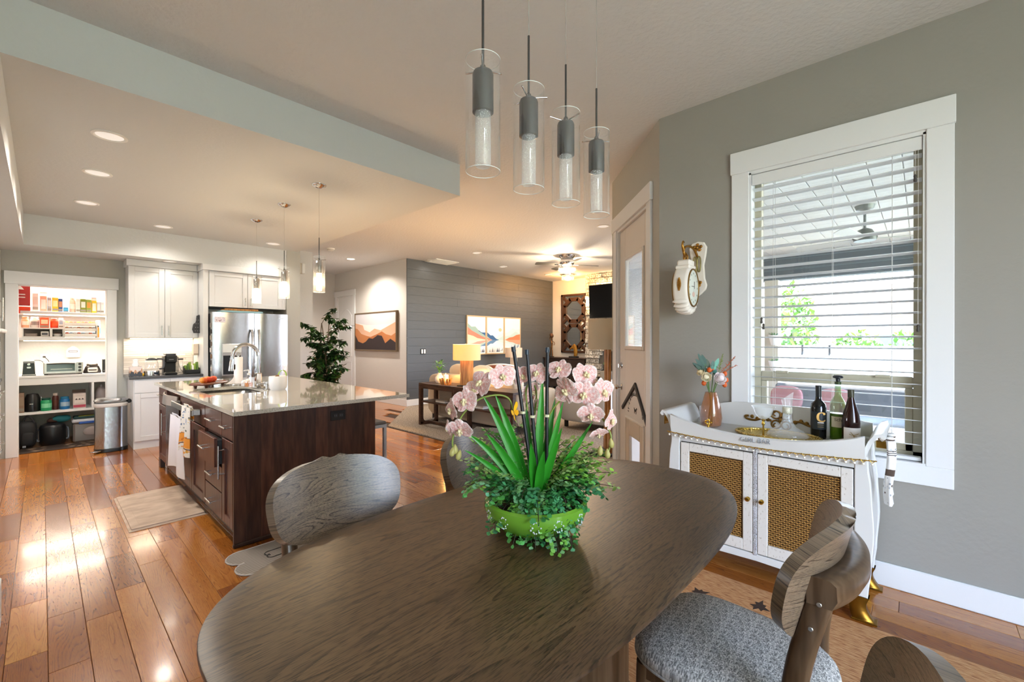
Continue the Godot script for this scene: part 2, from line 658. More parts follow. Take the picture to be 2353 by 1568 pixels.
	m.vertex_color_use_as_albedo = true
	m.vertex_color_is_srgb = true
	m = mat("tint_gloss", "ffffff", 0.25)
	m.vertex_color_use_as_albedo = true
	m.vertex_color_is_srgb = true
	# distressed white of the cart doors
	m = mat("distressed", "dad6cf", 0.5)
	m.albedo_texture = noise_tex(33, 0.05, 4, [[0.0, "b9b0a6"], [0.16, "dcd6cf"], [0.26, "ffffff"]], 512)
	triplanar(m, Vector3(3.0, 1.4, 3.0))
	mat("cart_white", "d9dad8", 0.35)
	mat("cart_gold", "8a6420", 0.35, 0.85)
	m = mat("gilt", "a87a34", 0.32, 0.9)
	m = mat("cane", "b48743", 0.4, 0.3)
	mat("cane_back", "4f3512", 0.7)
	m = mat("glitter", "d5d6da", 0.35, 0.2)
	m.normal_enabled = true
	m.normal_texture = noise_tex(35, 0.4, 1, [], 128, 8.0)
	triplanar(m, Vector3.ONE * 4.0)
	m = mat("gold_hammered", "d9c27a", 0.18, 1.0)
	m.normal_enabled = true
	m.normal_texture = noise_tex(36, 0.09, 1, [], 256, 8.0, FastNoiseLite.TYPE_CELLULAR)
	triplanar(m, Vector3.ONE * 5.0)
	glass("glass_bold", "f2f8f8", 0.22, 0.03)
	m = mat("bead_band", "d5d3bd", 0.25, 0.3)
	m.normal_enabled = true
	m.normal_texture = M.gold_hammered.normal_texture
	triplanar(m, Vector3.ONE * 12.0)
	glass("green_bottle", "6aa312", 0.45, 0.03)

# ---------------------------------------------------------------- shell
func wall_with_hole(axis: String, p: float, th: float, a0: float, a1: float, y0: float, y1: float, holes: Array) -> Geo:
	# axis "x": the wall lies across x at p..p+th and runs along z; holes [a0, a1, y0, y1] do not overlap along the run
	var g := Geo.new()
	var put := func(u0, u1, v0, v1):
		if u1 - u0 < 0.001 or v1 - v0 < 0.001: return
		if axis == "x": g.bx(p, p + th, v0, v1, u0, u1)
		else: g.bx(u0, u1, v0, v1, p, p + th)
	var at := a0
	for h in holes:
		put.call(at, h[0], y0, y1)
		put.call(h[0], h[1], y0, h[2])
		put.call(h[0], h[1], h[3], y1)
		at = h[1]
	put.call(at, a1, y0, y1)
	return g

func shell():
	floor_planks()
	var wp = M.wall_paint
	# dining walls
	struct("wall_right", wall_with_hole("x", 3.215, 0.16, -1.46, 2.6, 0, CE, [[-0.835, 0.02, 0.70, 2.48]]), M.wall_dark, "grey painted wall with the white framed window behind the bar cart", "wall")
	var g := Geo.new()
	# the diagonal wall with the door: local x runs along the wall, local z into the room
	var b := Basis(Vector3(1, 0, -1).normalized(), Vector3.UP, Vector3(1, 0, 1).normalized())
	g.at(Vector3(3.215, 0, -1.46), b)
	var s2 := sqrt(2.0)
	var d0 := (3.39 - 3.215) * s2
	var d1 := (4.03 - 3.215) * s2
	var wl := (4.18 - 3.215) * s2
	g.bx(0, d0, 0, CE, 0, 0.15)
	g.bx(d1, wl, 0, CE, 0, 0.15)
	g.bx(d0, d1, 2.48, CE, 0, 0.15)
	struct("wall_diagonal", g, wp, "short angled wall that holds the white patio door", "wall")
	struct("wall_back", wall_with_hole("z", 2.6, 0.16, -1.1, 3.375, 0, CE, [[-0.9, 1.3, 0.06, 2.6]]), wp, "dining wall behind the photographer with a wide patio opening", "wall")
	struct("wall_left", wall_with_hole("x", -1.1, 0.15, -9.4, 2.76, 0, CE, [[-5.9, -4.3, 1.0, 2.3]]), wp, "long wall on the kitchen side with the white cabinet run", "wall")
	g = wall_with_hole("z", -7.9, 0.15, -0.95, 2.78, 0, CE, [[-0.196, 0.577, 0, 2.03]])
	struct("wall_stub", Geo.new().bx(2.58, 2.78, 0, CE, -7.75, -7.163), M.wall_paint, "narrow wall end between the refrigerator and the ficus tree", "wall")
	struct("wall_kitchen", g, M.wall_paint, "kitchen rear wall with the pantry opening and refrigerator alcove", "wall")
	g = Geo.new()
	g.bx(-0.95, 0.9, 0, 2.6, -9.0, -8.85)
	g.bx(-0.6, -0.45, 0, 2.6, -8.85, -7.9)
	g.bx(0.78, 0.93, 0, 2.6, -8.85, -7.9)
	g.bx(-0.95, 0.93, 2.5, 2.6, -9.0, -7.9)
	struct("wall_pantry", g, M.wall_warm, "pale walls inside the lit pantry", "wall")
	g = Geo.new()
	g.bx(2.63, 2.78, 0, CE, -8.7, -7.9)
	g.bx(2.63, 3.55, 0, CE, -8.7, -8.55)
	g.bx(3.40, 3.55, 0, CE, -11.15, -8.7)
	g.bx(3.40, 5.28, 0, CE, -11.15, -11.0)
	struct("wall_hall", g, M.wall_warm, "pale hallway walls behind the potted ficus tree", "wall")
	g = wall_with_hole("x", 5.13, 0.15, -11.0, -7.766, 0, CE, [[-10.85, -10.02, 0, 2.46]])
	struct("wall_painting", g, M.wall_warm, "warm white wall with the framed desert picture", "wall")
	accent_wall()
	struct("wall_mirror", Geo.new().bx(10.02, 10.18, 0, CE, -7.9, -2.27), M.wall_warm, "far living room wall behind the octagon mirror", "wall")
	struct("wall_patio", wall_with_hole("z", -2.425, 0.15, 4.18, 10.18, 0, CE, [[5.4, 9.2, 0.4, 2.5]]), M.wall_warm, "living room wall towards the patio with a wide window", "wall")
	# ceilings
	g = Geo.new()
	g.bx(-1.1, 10.2, CE, CE + 0.15, -11.15, -2.2)
	g.bx(-1.1, 3.4, CE, CE + 0.15, -2.2, 2.76)
	g.bx(3.4, 4.4, CE, CE + 0.15, -2.2, -1.3)
	struct("ceiling", g, M.ceiling_paint, "pale textured main ceiling over dining and living areas", "ceiling")
	struct("ceiling_kitchen", Geo.new().bx(-0.137, 2.745, 2.759, CE, -7.17, -3.245), M.soffit_paint, "dropped ceiling panel over the kitchen island", "ceiling")
	g = Geo.new()
	g.bx(-0.95, -0.137, 2.42, CE, -7.75, -3.245)
	g.bx(-0.137, 2.745, 2.42, CE, -7.75, -7.17)
	struct("ceiling_soffit", g, M.soffit_paint, "low soffit above the kitchen wall cabinets", "soffit")
	# baseboards
	struct("baseboard_right", Geo.new().bx(3.198, 3.215, 0, 0.13, -1.44, 2.6, 0.004), M.trim_white, "white baseboard under the dining window", "baseboard")
	struct("baseboard_living", Geo.new().bx(5.13, 10.02, 0, 0.14, -7.742, -7.722, 0.004), M.trim_white, "white baseboard under the grey shiplap wall", "baseboard")
	struct("baseboard_hall", Geo.new().bx(5.11, 5.13, 0, 0.14, -9.92, -7.725, 0.004), M.trim_white, "white baseboard under the desert picture", "baseboard")
	struct("baseboard_corner", Geo.new().bx(3.57, 5.10, 0, 0.14, -11.0, -10.98, 0.004), M.trim_white, "white baseboard at the end of the hallway", "baseboard")
	struct("trim_corner", Geo.new().bx(-0.94, -0.137, 0, 0.208, -3.30, -3.19, 0.006), M.trim_white, "white plinth end at the left edge of the floor", "trim")
	# pantry casing
	g = Geo.new()
	g.bx(-0.292, -0.196, 0, 2.03, -7.75, -7.728, 0.003)
	g.bx(0.577, 0.672, 0, 2.03, -7.75, -7.728, 0.003)
	g.bx(-0.30, 0.69, 2.03, 2.178, -7.75, -7.72, 0.003)
	g.bx(-0.205, -0.19, 0, 2.03, -7.9, -7.735)
	g.bx(0.571, 0.586, 0, 2.03, -7.9, -7.735)
	g.bx(-0.2, 0.58, 2.02, 2.035, -7.9, -7.735)
	struct("trim_pantry", g, M.trim_white, "wide white casing around the pantry opening", "trim")

func floor_planks():
	var fl := struct("floor", Geo.new().bx(-1.1, 10.2, -0.2, -0.012, -11.2, 2.8), c("3a2412", 0.8), "golden brown oak strip floor of kitchen and dining area", "floor")
	var w := 0.127
	var tints := ["ffffff", "f6e9dc", "ecdcca", "dcc4ae", "fff4e4", "cdb096", "eee0d0", "fbecd6", "e2ccb8", "c4a78e"]
	var near := []
	var far := []
	var row := 0
	var x := -1.0
	while x < 5.25:
		var z := -11.1 + rr(0.0, 0.9)
		var zz := -11.1
		while zz < 2.6:
			var l := rr(0.5, 1.35)
			var z1: float = min(zz + l, 2.62)
			if zz == -11.1: z1 = z
			var mid := Vector2(x + w / 2, (zz + z1) / 2)
			# the living room is carpeted, walls stand in the rest
			var skip: bool = (mid.x > 3.75 + clampf((-mid.y - 6.2) * 0.95, 0.0, 1.6) and mid.y > -7.8 and mid.y < -2.0) or (mid.x > 3.35 and mid.y > -1.5) or z1 - zz < 0.03
			if not skip:
				var fwd := mid.x * 0.731 + mid.y * -0.682
				var side := mid.x * 0.682 + mid.y * 0.731
				var seen: bool = fwd > 0.6 and abs(side) < fwd * 1.2 and not (mid.y < -7.9 and mid.x < 2.8) and mid.y > -9.5
				if seen and not (mid.x > 0.9 and mid.x < 1.8 and mid.y > -5.8 and mid.y < -3.4) and not (mid.x > 0.3 and mid.x < 1.7 and mid.y > -1.4): near.append([fwd, x, zz, z1])
				else: far.append([fwd, x, zz, z1])
			zz = z1
		x += w
		row += 1
	near.sort_custom(func(a, b): return a[0] < b[0])
	for i in range(300, near.size()): far.append(near[i])
	var mk := func(g: Geo, p):
		g.tint = Color.html(tints[rng.randi() % tints.size()]).srgb_to_linear()
		var u0 := rr(0.0, 1.0)
		var v0 := rng.randi() % 4
		var x0: float = p[1] + 0.0006
		var x1: float = p[1] + w - 0.0006
		var z0: float = p[2] + 0.0006
		var z1: float = p[3] - 0.0006
		var e := 0.0015
		var f := func(px, pz): return Vector2(u0 + (pz - z0) / 2.4, (v0 + (px - x0) / w) * 0.25)
		g.g = -1
		g.q(Vector3(x0 + e, 0, z1 - e), Vector3(x1 - e, 0, z1 - e), Vector3(x1 - e, 0, z0 + e), Vector3(x0 + e, 0, z0 + e), f.call(x0 + e, z1), f.call(x1 - e, z1), f.call(x1 - e, z0), f.call(x0 + e, z0))
		var o := [Vector3(x0, -e, z1), Vector3(x1, -e, z1), Vector3(x1, -e, z0), Vector3(x0, -e, z0)]
		var t := [Vector3(x0 + e, 0, z1 - e), Vector3(x1 - e, 0, z1 - e), Vector3(x1 - e, 0, z0 + e), Vector3(x0 + e, 0, z0 + e)]
		for k in 4:
			var l := (k + 1) % 4
			var uu: Vector2 = f.call(o[k].x, o[k].z)
			g.q(o[k], o[l], t[l], t[k], uu, uu, uu, uu)
			g.q(o[k] - Vector3(0, 0.012, 0), o[l] - Vector3(0, 0.012, 0), o[l], o[k], uu, uu, uu, uu)
	for i in min(300, near.size()):
		var g := Geo.new()
		mk.call(g, near[i])
		obj("plank", g, M.oak, fl)
	var g2 := Geo.new()
	for p in far: mk.call(g2, p)
	obj("far_planks", g2, M.oak, fl).set_meta("kind", "stuff")
	# living room carpet, laid against the planks
	g2 = Geo.new()
	g2.at(Vector3.ZERO, Basis(Vector3(1, 0, 0), Vector3(0, 0, 1), Vector3(0, -1, 0)))
	g2.at(Vector3(0, 0.011, 0), Basis(Vector3(1, 0, 0), Vector3(0, 0, 1), Vector3(0, -1, 0)))
	g2.ext([Vector2(3.75, -6.2), Vector2(3.75, -2.5), Vector2(4.2, -2.43), Vector2(10.02, -2.43), Vector2(10.02, -7.74), Vector2(5.14, -7.74)], 0.022, 0.004)
	var cp := struct("floor_carpet", g2, M.carpet, "beige carpet of the living room beyond the oak floor", "carpet")

func accent_wall():
	var w := struct("wall_accent", Geo.new().bx(5.16, 10.02, 0, CE, -7.9, -7.762), c("2c2e30", 0.9), "dark grey shiplap accent wall behind the sofa", "wall")
	var y := 0.0
	var k := 0
	while y < CE - 0.02:
		var h: float = min(0.178, CE - y)
		var cuts := [5.131, 5.13 + rr(1.2, 3.6), 10.02]
		for i in 2:
			var g := Geo.new()
			var t := rr(0.92, 1.08)
			g.tint = Color(t, t, t)
			g.box(Vector3((cuts[i] + cuts[i + 1]) / 2, y + h / 2, -7.752), Vector3(cuts[i + 1] - cuts[i] - 0.001, h - 0.0022, 0.02 + rr(0.0, 0.002)), 0.001)
			obj("shiplap_board", g, M.shiplap, w)
		y += h
		k += 1

func can_light(p: Vector3, lit: float, label: String, r := 0.095):
	var o := thing("recessed_light", label, "ceiling light", p, 0, "recessed ceiling lights")
	obj("trim_ring", Geo.new().lathe([Vector2(r * 0.78, 0.0), Vector2(r * 0.78, -0.004), Vector2(r * 0.86, -0.010), Vector2(r, -0.006), Vector2(r, 0.0)], 28), M.plastic_white, o)
	obj("baffle", Geo.new().lathe([Vector2(0, -0.0012), Vector2(r * 0.5, -0.0015), Vector2(r * 0.79, -0.003)], 24), M.get("can_lit" if lit > 0.5 else "can_dim"), o)
	lamp("spot", Vector3(0, -0.02, 0), Color(1.0, 0.96, 0.91), CAN_E * (3.5 if lit > 0.5 else 0.35 if lit == -0.5 else (0.1 if p.y < 2.5 or lit < 0.0 else 1.0)), o, 0.07, 75.0)
const CAN_E := 1.3

func ceiling_fittings():
	glow("can_lit", "fff6e6", 6.0)
	glow("can_dim", "f4f2ee", 0.28)
	var cans := [
		[0.315, 2.759, -4.03, 0.0, "nearest white recessed light of the left kitchen row"],
		[0.315, 2.759, -4.99, 0.0, "middle white recessed light of the left kitchen row"],
		[0.310, 2.759, -6.15, 0.0, "farthest white recessed light of the left kitchen row"],
		[1.010, 2.759, -6.76, -0.5, "white recessed light before the soffit above the wall cabinets"],
		[2.267, 2.759, -6.80, -0.5, "white recessed light above the refrigerator front"],
		[1.154, 2.42, -7.29, 0.0, "small recessed light in the soffit over the white cabinets"],
		[4.369, CE, -8.646, 1.0, "brightly lit recessed light at the hallway ceiling"],
		[5.726, CE, -6.264, 0.0, "white recessed light between the air vent and the ceiling fan"],
		[5.60, CE, -7.75, -1.0, "white recessed light right beside the ceiling air vent"],
		[7.217, CE, -7.01, 0.0, "white recessed light over the middle of the shiplap wall"],
		[8.868, CE, -6.994, 0.0, "white recessed light near the far end of the shiplap wall"],
		[5.669, CE, -3.44, 0.0, "white recessed light just above the door wall"],
	]
	cans[8][2] = -7.55
	for a in cans: can_light(Vector3(a[0], a[1], a[2]), a[3], a[4], 0.075 if a[1] < 2.5 else 0.095)
	var o := thing("smoke_detector", "round white smoke detector on the ceiling near the hallway", "smoke detector", Vector3(3.622, CE, -7.933))
	obj("body", Geo.new().lathe([Vector2(0, -0.045), Vector2(0.05, -0.043), Vector2(0.062, -0.02), Vector2(0.07, -0.01), Vector2(0.07, 0)], 24), M.plastic_white, o)
	obj("grille", Geo.new().lathe([Vector2(0.058, -0.036), Vector2(0.062, -0.034), Vector2(0.064, -0.028), Vector2(0.060, -0.026)], 24), c("b9b4ac"), o)
	o = thing("ceiling_air_vent", "white slatted air vent on the living room ceiling", "vent", Vector3(5.86, CE, -7.52))
	obj("frame", Geo.new().at(Vector3.ZERO, rot(90, 0, 0)).ext(roundrect(0.62, 0.42, 0.01), 0.012, 0.003), M.plastic_white, o)
	for k in 9:
		obj("slat", Geo.new().at(Vector3(0, -0.017, -0.17 + k * 0.0425), rot(28, 0, 0)).box(Vector3.ZERO, Vector3(0.55, 0.004, 0.03)), M.plastic_white, o)
# ---------------------------------------------------------------- kitchen back wall
# a framed door or drawer front: x across, y up, z outwards, centred at p
func shaker(w: float, h: float, b: Basis, p: Vector3, fr := 0.06, th := 0.02) -> Geo:
	var g := Geo.new().at(p, b)
	if fr <= 0.0: return g.box(Vector3(0, 0, th / 2), Vector3(w, h, th), 0.002)
	g.box(Vector3(-w / 2 + fr / 2, 0, th / 2), Vector3(fr, h, th), 0.002)
	g.box(Vector3(w / 2 - fr / 2, 0, th / 2), Vector3(fr, h, th), 0.002)
	g.box(Vector3(0, h / 2 - fr / 2, th / 2), Vector3(w - 2 * fr, fr, th), 0.002)
	g.box(Vector3(0, -h / 2 + fr / 2, th / 2), Vector3(w - 2 * fr, fr, th), 0.002)
	g.box(Vector3(0, 0, th * 0.25), Vector3(w - 2 * fr, h - 2 * fr, th * 0.5))
	return g
# bar pull, bar along local y (or x), standing off +z
func pull(l: float, b: Basis, p: Vector3, along_x := false) -> Geo:
	var g := Geo.new().at(p, b)
	var d := Vector3.RIGHT if along_x else Vector3.UP
	g.tube([d * -l / 2 + Vector3(0, 0, 0.034), d * l / 2 + Vector3(0, 0, 0.034)], 0.0065, 10)
	for s in [-0.36, 0.36]:
		g.tube([d * l * s, d * l * s + Vector3(0, 0, 0.034)], 0.0045, 8)
	return g

func kitchen_back():
	var I := Basis.IDENTITY
	var o := thing("upper_cabinet", "tall white two-door wall cabinet above the coffee counter", "cabinet")
	obj("body", Geo.new().bx(0.757, 1.498, 1.40, 2.40, -7.745, -7.47, 0.002), M.cab_white, o)
	obj("crown", Geo.new().bx(0.737, 1.488, 2.335, 2.418, -7.745, -7.435, 0.003), M.cab_white, o)
	for k in 2:
		var cx := 0.757 + 0.186 + k * 0.372
		var d := obj("door", shaker(0.368, 0.925, I, Vector3(cx, 1.868, -7.47)), M.cab_white, o)
		obj("handle", pull(0.13, I, Vector3(cx + (0.15 if k == 0 else -0.15), 1.50, -7.45)), M.nickel, d)
	var sl := obj("strip_lamp", Geo.new().bx(0.80, 1.48, 1.388, 1.399, -7.70, -7.68), glow("led_warm", "ffe6bf", 5.0), o)
	strip_light(Vector3(1.14, 1.38, -7.66), 0.68, 0.05, Color(1.0, 0.92, 0.82), 0.35, o)
	# refrigerator bay
	o = thing("refrigerator_cabinet", "white cabinet with two doors over the steel refrigerator", "cabinet")
	obj("body", Geo.new().bx(1.56, 2.575, 1.84, 2.40, -7.745, -7.19, 0.002), M.cab_white, o)
	obj("side_panel", Geo.new().bx(1.502, 1.56, 0, 2.40, -7.745, -7.17, 0.002), M.cab_white, o)
	obj("crown", Geo.new().bx(1.49, 2.57, 2.335, 2.418, -7.745, -7.135, 0.003), M.cab_white, o)
	for k in 2:
		var cx := 1.572 + 0.235 + k * 0.474
		var d := obj("door", shaker(0.468, 0.49, I, Vector3(cx, 2.083, -7.19)), M.cab_white, o)
		obj("handle", pull(0.12, I, Vector3(cx + (0.20 if k == 0 else -0.20), 1.92, -7.17)), M.nickel, d)
	refrigerator()
	# base cabinet and counter
	o = thing("base_cabinet", "white base cabinet with drawer under the dark coffee counter", "cabinet")
	obj("body", Geo.new().bx(0.777, 1.50, 0.09, 0.88, -7.745, -7.19, 0.002), M.cab_white, o)
	obj("toe_kick", Geo.new().bx(0.777, 1.50, 0.0, 0.09, -7.745, -7.20), M.cab_white, o)
	for k in 2:
		var cx := 0.782 + 0.18 + k * 0.36
		obj("drawer", shaker(0.356, 0.16, I, Vector3(cx, 0.785, -7.19), 0.0), M.cab_white, o)
		var d := obj("door", shaker(0.356, 0.60, I, Vector3(cx, 0.40, -7.19)), M.cab_white, o)
		obj("handle", pull(0.12, I, Vector3(cx + (0.14 if k == 0 else -0.14), 0.62, -7.17)), M.nickel, d)
	tag(obj("counter_slab", Geo.new().bx(0.735, 1.50, 0.88, 0.912, -7.745, -7.155, 0.003), M.quartz_dark), "dark grey stone counter slab below the white wall cabinet", "counter")
	# backsplash of long narrow stone strips
	var bs := struct("wall_backsplash", Geo.new().bx(0.735, 1.50, 0.912, 1.39, -7.749, -7.742), c("b8ada0"), "striated beige tile backsplash under the lit wall cabinet", "backsplash")
	var y := 0.915
	while y < 1.385:
		var x := 0.737
		while x < 1.495:
			var w: float = min(rr(0.18, 0.45), 1.497 - x)
			var g := Geo.new()
			var t := rr(0.78, 0.94)
			g.tint = Color(t, t * 0.965, t * 0.92)
			g.box(Vector3(x + w / 2, y + 0.0145, -7.739 + rr(0, 0.002)), Vector3(w - 0.002, 0.027, 0.007), 0.001)
			obj("tile", g, M.tint, bs)
			x += w
		y += 0.0295
	# left run along the side wall
	var L := Basis(Vector3(0, 0, -1), Vector3.UP, Vector3(1, 0, 0))
	o = thing("side_cabinet_run", "white base cabinets with bar pulls at the far left edge", "cabinet")
	obj("body", Geo.new().bx(-0.945, -0.345, 0.0, 0.90, -7.74, -3.3, 0.002), M.cab_white, o)
	for k in 9:
		var z := -7.50 + k * 0.5
		for r in [[0.78, 0.15], [0.52, 0.33], [0.20, 0.27]]:
			var d := obj("drawer", shaker(0.49, r[1], L, Vector3(-0.345, r[0], z), 0.0), M.cab_white, o)
			obj("handle", pull(0.16, L, Vector3(-0.325, r[0] + 0.02, z), true), M.nickel, d)
	tag(obj("counter_slab", Geo.new().bx(-0.945, -0.315, 0.90, 0.93, -7.74, -3.3, 0.003), M.quartz_dark), "stone counter along the left kitchen wall", "counter")
	o = thing("side_wall_cabinet", "white wall cabinets with vertical pulls at the left edge", "cabinet")
	obj("body", Geo.new().bx(-0.945, -0.60, 1.40, 2.418, -6.6, -3.3, 0.002), M.cab_white, o)
	o = thing("pantry_tower", "tall white cabinet with paired bar pulls left of the pantry casing", "cabinet")
	obj("body", Geo.new().bx(-0.945, -0.345, 0.935, 2.418, -7.745, -6.9, 0.002), M.cab_white, o)
	for k in 2:
		var z := -7.53 + k * 0.42
		var d := obj("door", shaker(0.41, 0.95, L, Vector3(-0.345, 1.93, z)), M.cab_white, o)
		obj("handle", pull(0.24, L, Vector3(-0.325, 1.72 - k * 0.02, z + (0.16 if k == 0 else -0.16))), M.nickel, d)
		var oven := obj("oven_door" if k == 0 else "oven_frame", shaker(0.41, 0.42, L, Vector3(-0.345, 1.20, z), 0.05), M.steel, o)
		for j in 3:
			obj("knob", Geo.new().at(Vector3(-0.325, 1.47, z - 0.12 + j * 0.12), rot(0, 0, -90)).cyl(Vector3.ZERO, 0.022, 0.05, 14, 0.006), M.plastic_white, oven)
	trash_can()
	counter_items()

func refrigerator():
	var o := thing("refrigerator", "stainless french-door refrigerator with a water dispenser", "refrigerator", Vector3(2.06, 0, -7.40))
	# local: front plane of the doors near z = 0.40
	obj("body", Geo.new().bx(-0.485, 0.47, 0.03, 1.74, -0.33, 0.30, 0.006), c("3c3e40", 0.5), o)
	var bowed := func(x0: float, x1: float, y0: float, y1: float):
		var g := Geo.new()
		var front := []
		var n := 9
		for i in 2:
			var r := []
			for j in n:
				var t := float(j) / (n - 1)
				var edge: float = 0.012 * pow(abs(2 * t - 1), 6)
				r.append(Vector3(lerpf(x0, x1, t), y0 if i == 0 else y1, 0.405 + 0.018 * (1 - pow(2 * t - 1, 2)) - edge))
			front.append(r)
		g.sheet(front)
		g.bx(x0, x1, y0, y1, 0.305, 0.395, 0.006)
		return g
	var d1 := obj("left_door", bowed.call(-0.49, 0.020, 0.60, 1.755), M.steel, o)
	var d2 := obj("right_door", bowed.call(0.026, 0.475, 0.60, 1.755), M.steel, o)
	var d3 := obj("freezer_drawer", bowed.call(-0.49, 0.475, 0.05, 0.592), M.steel, o)
	for s in [[-0.022, d1], [0.068, d2]]:
		var pts := []
		for k in 13:
			var t := k / 12.0
			pts.append(Vector3(s[0], lerpf(0.74, 1.52, t), 0.425 + 0.05 * pow(sin(PI * t), 0.45)))
		obj("handle", Geo.new().tube(pts, 0.0155, 10), M.steel, s[1])
	obj("handle", Geo.new().tube([Vector3(-0.4, 0.52, 0.42), Vector3(-0.38, 0.52, 0.465), Vector3(0.36, 0.52, 0.465), Vector3(0.38, 0.52, 0.42)], 0.014, 10), M.steel, d3)
	# dispenser: bezel, display, recess
	obj("dispenser_bezel", Geo.new().bx(-0.385, -0.145, 0.88, 1.32, 0.40, 0.430, 0.004), c("b9babb", 0.3, 0.9), d1)
	obj("dispenser_display", Geo.new().bx(-0.378, -0.152, 1.20, 1.313, 0.425, 0.436, 0.003), c("cfd3cf", 0.2), d1)
	obj("dispenser_recess", Geo.new().bx(-0.372, -0.158, 0.90, 1.16, 0.425, 0.433, 0.002), c("22262b", 0.2), d1)
	obj("dispenser_lever", Geo.new().bx(-0.30, -0.23, 0.96, 1.13, 0.428, 0.442, 0.004), c("6f7880", 0.25, 0.4), d1)
	var g := Geo.new()
	g.bx(0.335, 0.42, 1.69, 1.702, 0.418, 0.424)
	obj("badge", g, c("e8e8e8", 0.2, 0.8), d2)
	# print of a paper note on the left door
	var im := Image.create(64, 32, false, Image.FORMAT_RGB8)
	im.fill(Color("d9cfd6"))
	for k in 26: im.fill_rect(Rect2i(rng.randi() % 58, rng.randi() % 28, 3 + rng.randi() % 7, 1 + rng.randi() % 3), Color.html(["8d6f78", "5a5560", "b98f9a", "f2ecee", "74808c"][k % 5]))
	var m := mat("note_print", "ffffff", 0.6)
	m.albedo_texture = tex(im)
	var note := Geo.new()
	note.bx(-0.47, -0.345, 1.615, 1.69, 0.404, 0.407)
	tag(obj("paper_note", Geo.new().at(Vector3(1.652, 1.652, -6.975)).sheet([[Vector3(-0.062, 0.037, 0), Vector3(0.062, 0.037, 0.006)], [Vector3(-0.062, -0.037, 0), Vector3(0.062, -0.037, 0.006)]], 0.001), m), "small printed picture note stuck to the upper left refrigerator door", "note")
	# magnets on the narrow side
	var side := ["d8d0c4", "3a3430", "8c6b4c", "e4ded6", "5d4a3c", "b7a894", "222222", "9a8f86"]
	for k in 8:
		tag(obj("magnet", Geo.new().box(Vector3(1.568, 0.98 + k * 0.085, -7.06 - (k % 2) * 0.03), Vector3(0.006, 0.06, 0.05), 0.002), c(side[k % side.size()])), "%s photo magnet, number %d up from the lowest on the refrigerator side" % [["cream", "dark", "brown", "white", "umber", "tan", "black", "grey"][k % 8], k + 1], "magnet", "photo magnets on the refrigerator side")
	var t := thing("wooden_tray", "brown wooden tray lying on the blue box over the refrigerator", "tray", Vector3(1.93, 1.782, -7.12))
	obj("base", Geo.new().box(Vector3(0, 0.013, 0), Vector3(0.42, 0.02, 0.20), 0.005), M.honey_wood, t)
	obj("rim", Geo.new().box(Vector3(0, 0.024, 0.095), Vector3(0.42, 0.012, 0.01), 0.003).box(Vector3(0, 0.024, -0.095), Vector3(0.42, 0.012, 0.01), 0.003), M.honey_wood, t)
	t = thing("flat_box", "flat blue box lying on top of the refrigerator", "box", Vector3(1.93, 1.757, -7.12))
	obj("body", Geo.new().box(Vector3(0, 0.011, 0), Vector3(0.52, 0.022, 0.26), 0.003), c("86aeb8"), t)
	obj("lid", Geo.new().box(Vector3(0, 0.0235, 0), Vector3(0.5, 0.003, 0.24)), c("a9c6cc"), t)

func trash_can():
	var o := thing("pedal_bin", "stainless oval pedal trash can between pantry and base cabinet", "trash can", Vector3(0.585, 0, -7.37))
	var D := func(w: float, d: float): return roundrect(w, d, d * 0.42, 8)
	var up := rot(-90, 0, 0)
	obj("base", Geo.new().at(Vector3.ZERO, up).ext(D.call(0.315, 0.25), 0.045, 0.005), M.black_plastic, o)
	obj("body", Geo.new().at(Vector3(0, 0.045, 0), up).ext(D.call(0.305, 0.24), 0.545, 0.002), M.steel, o)
	obj("bag", Geo.new().at(Vector3(0, 0.545, 0), up).ext(D.call(0.315, 0.252), 0.05, 0.012), c("cfcbc6", 0.45), o)
	obj("lid", Geo.new().at(Vector3(0, 0.597, 0), up).ext(D.call(0.32, 0.255), 0.055, 0.024), M.steel, o)
	obj("hinge", Geo.new().box(Vector3(0.165, 0.60, -0.02), Vector3(0.05, 0.05, 0.10), 0.012), M.black_plastic, o)
	obj("pedal", Geo.new().at(Vector3(-0.145, 0.02, 0.12), up * rot(0, 0, 30)).ext(roundrect(0.11, 0.06, 0.028), 0.014, 0.005), M.nickel, o)

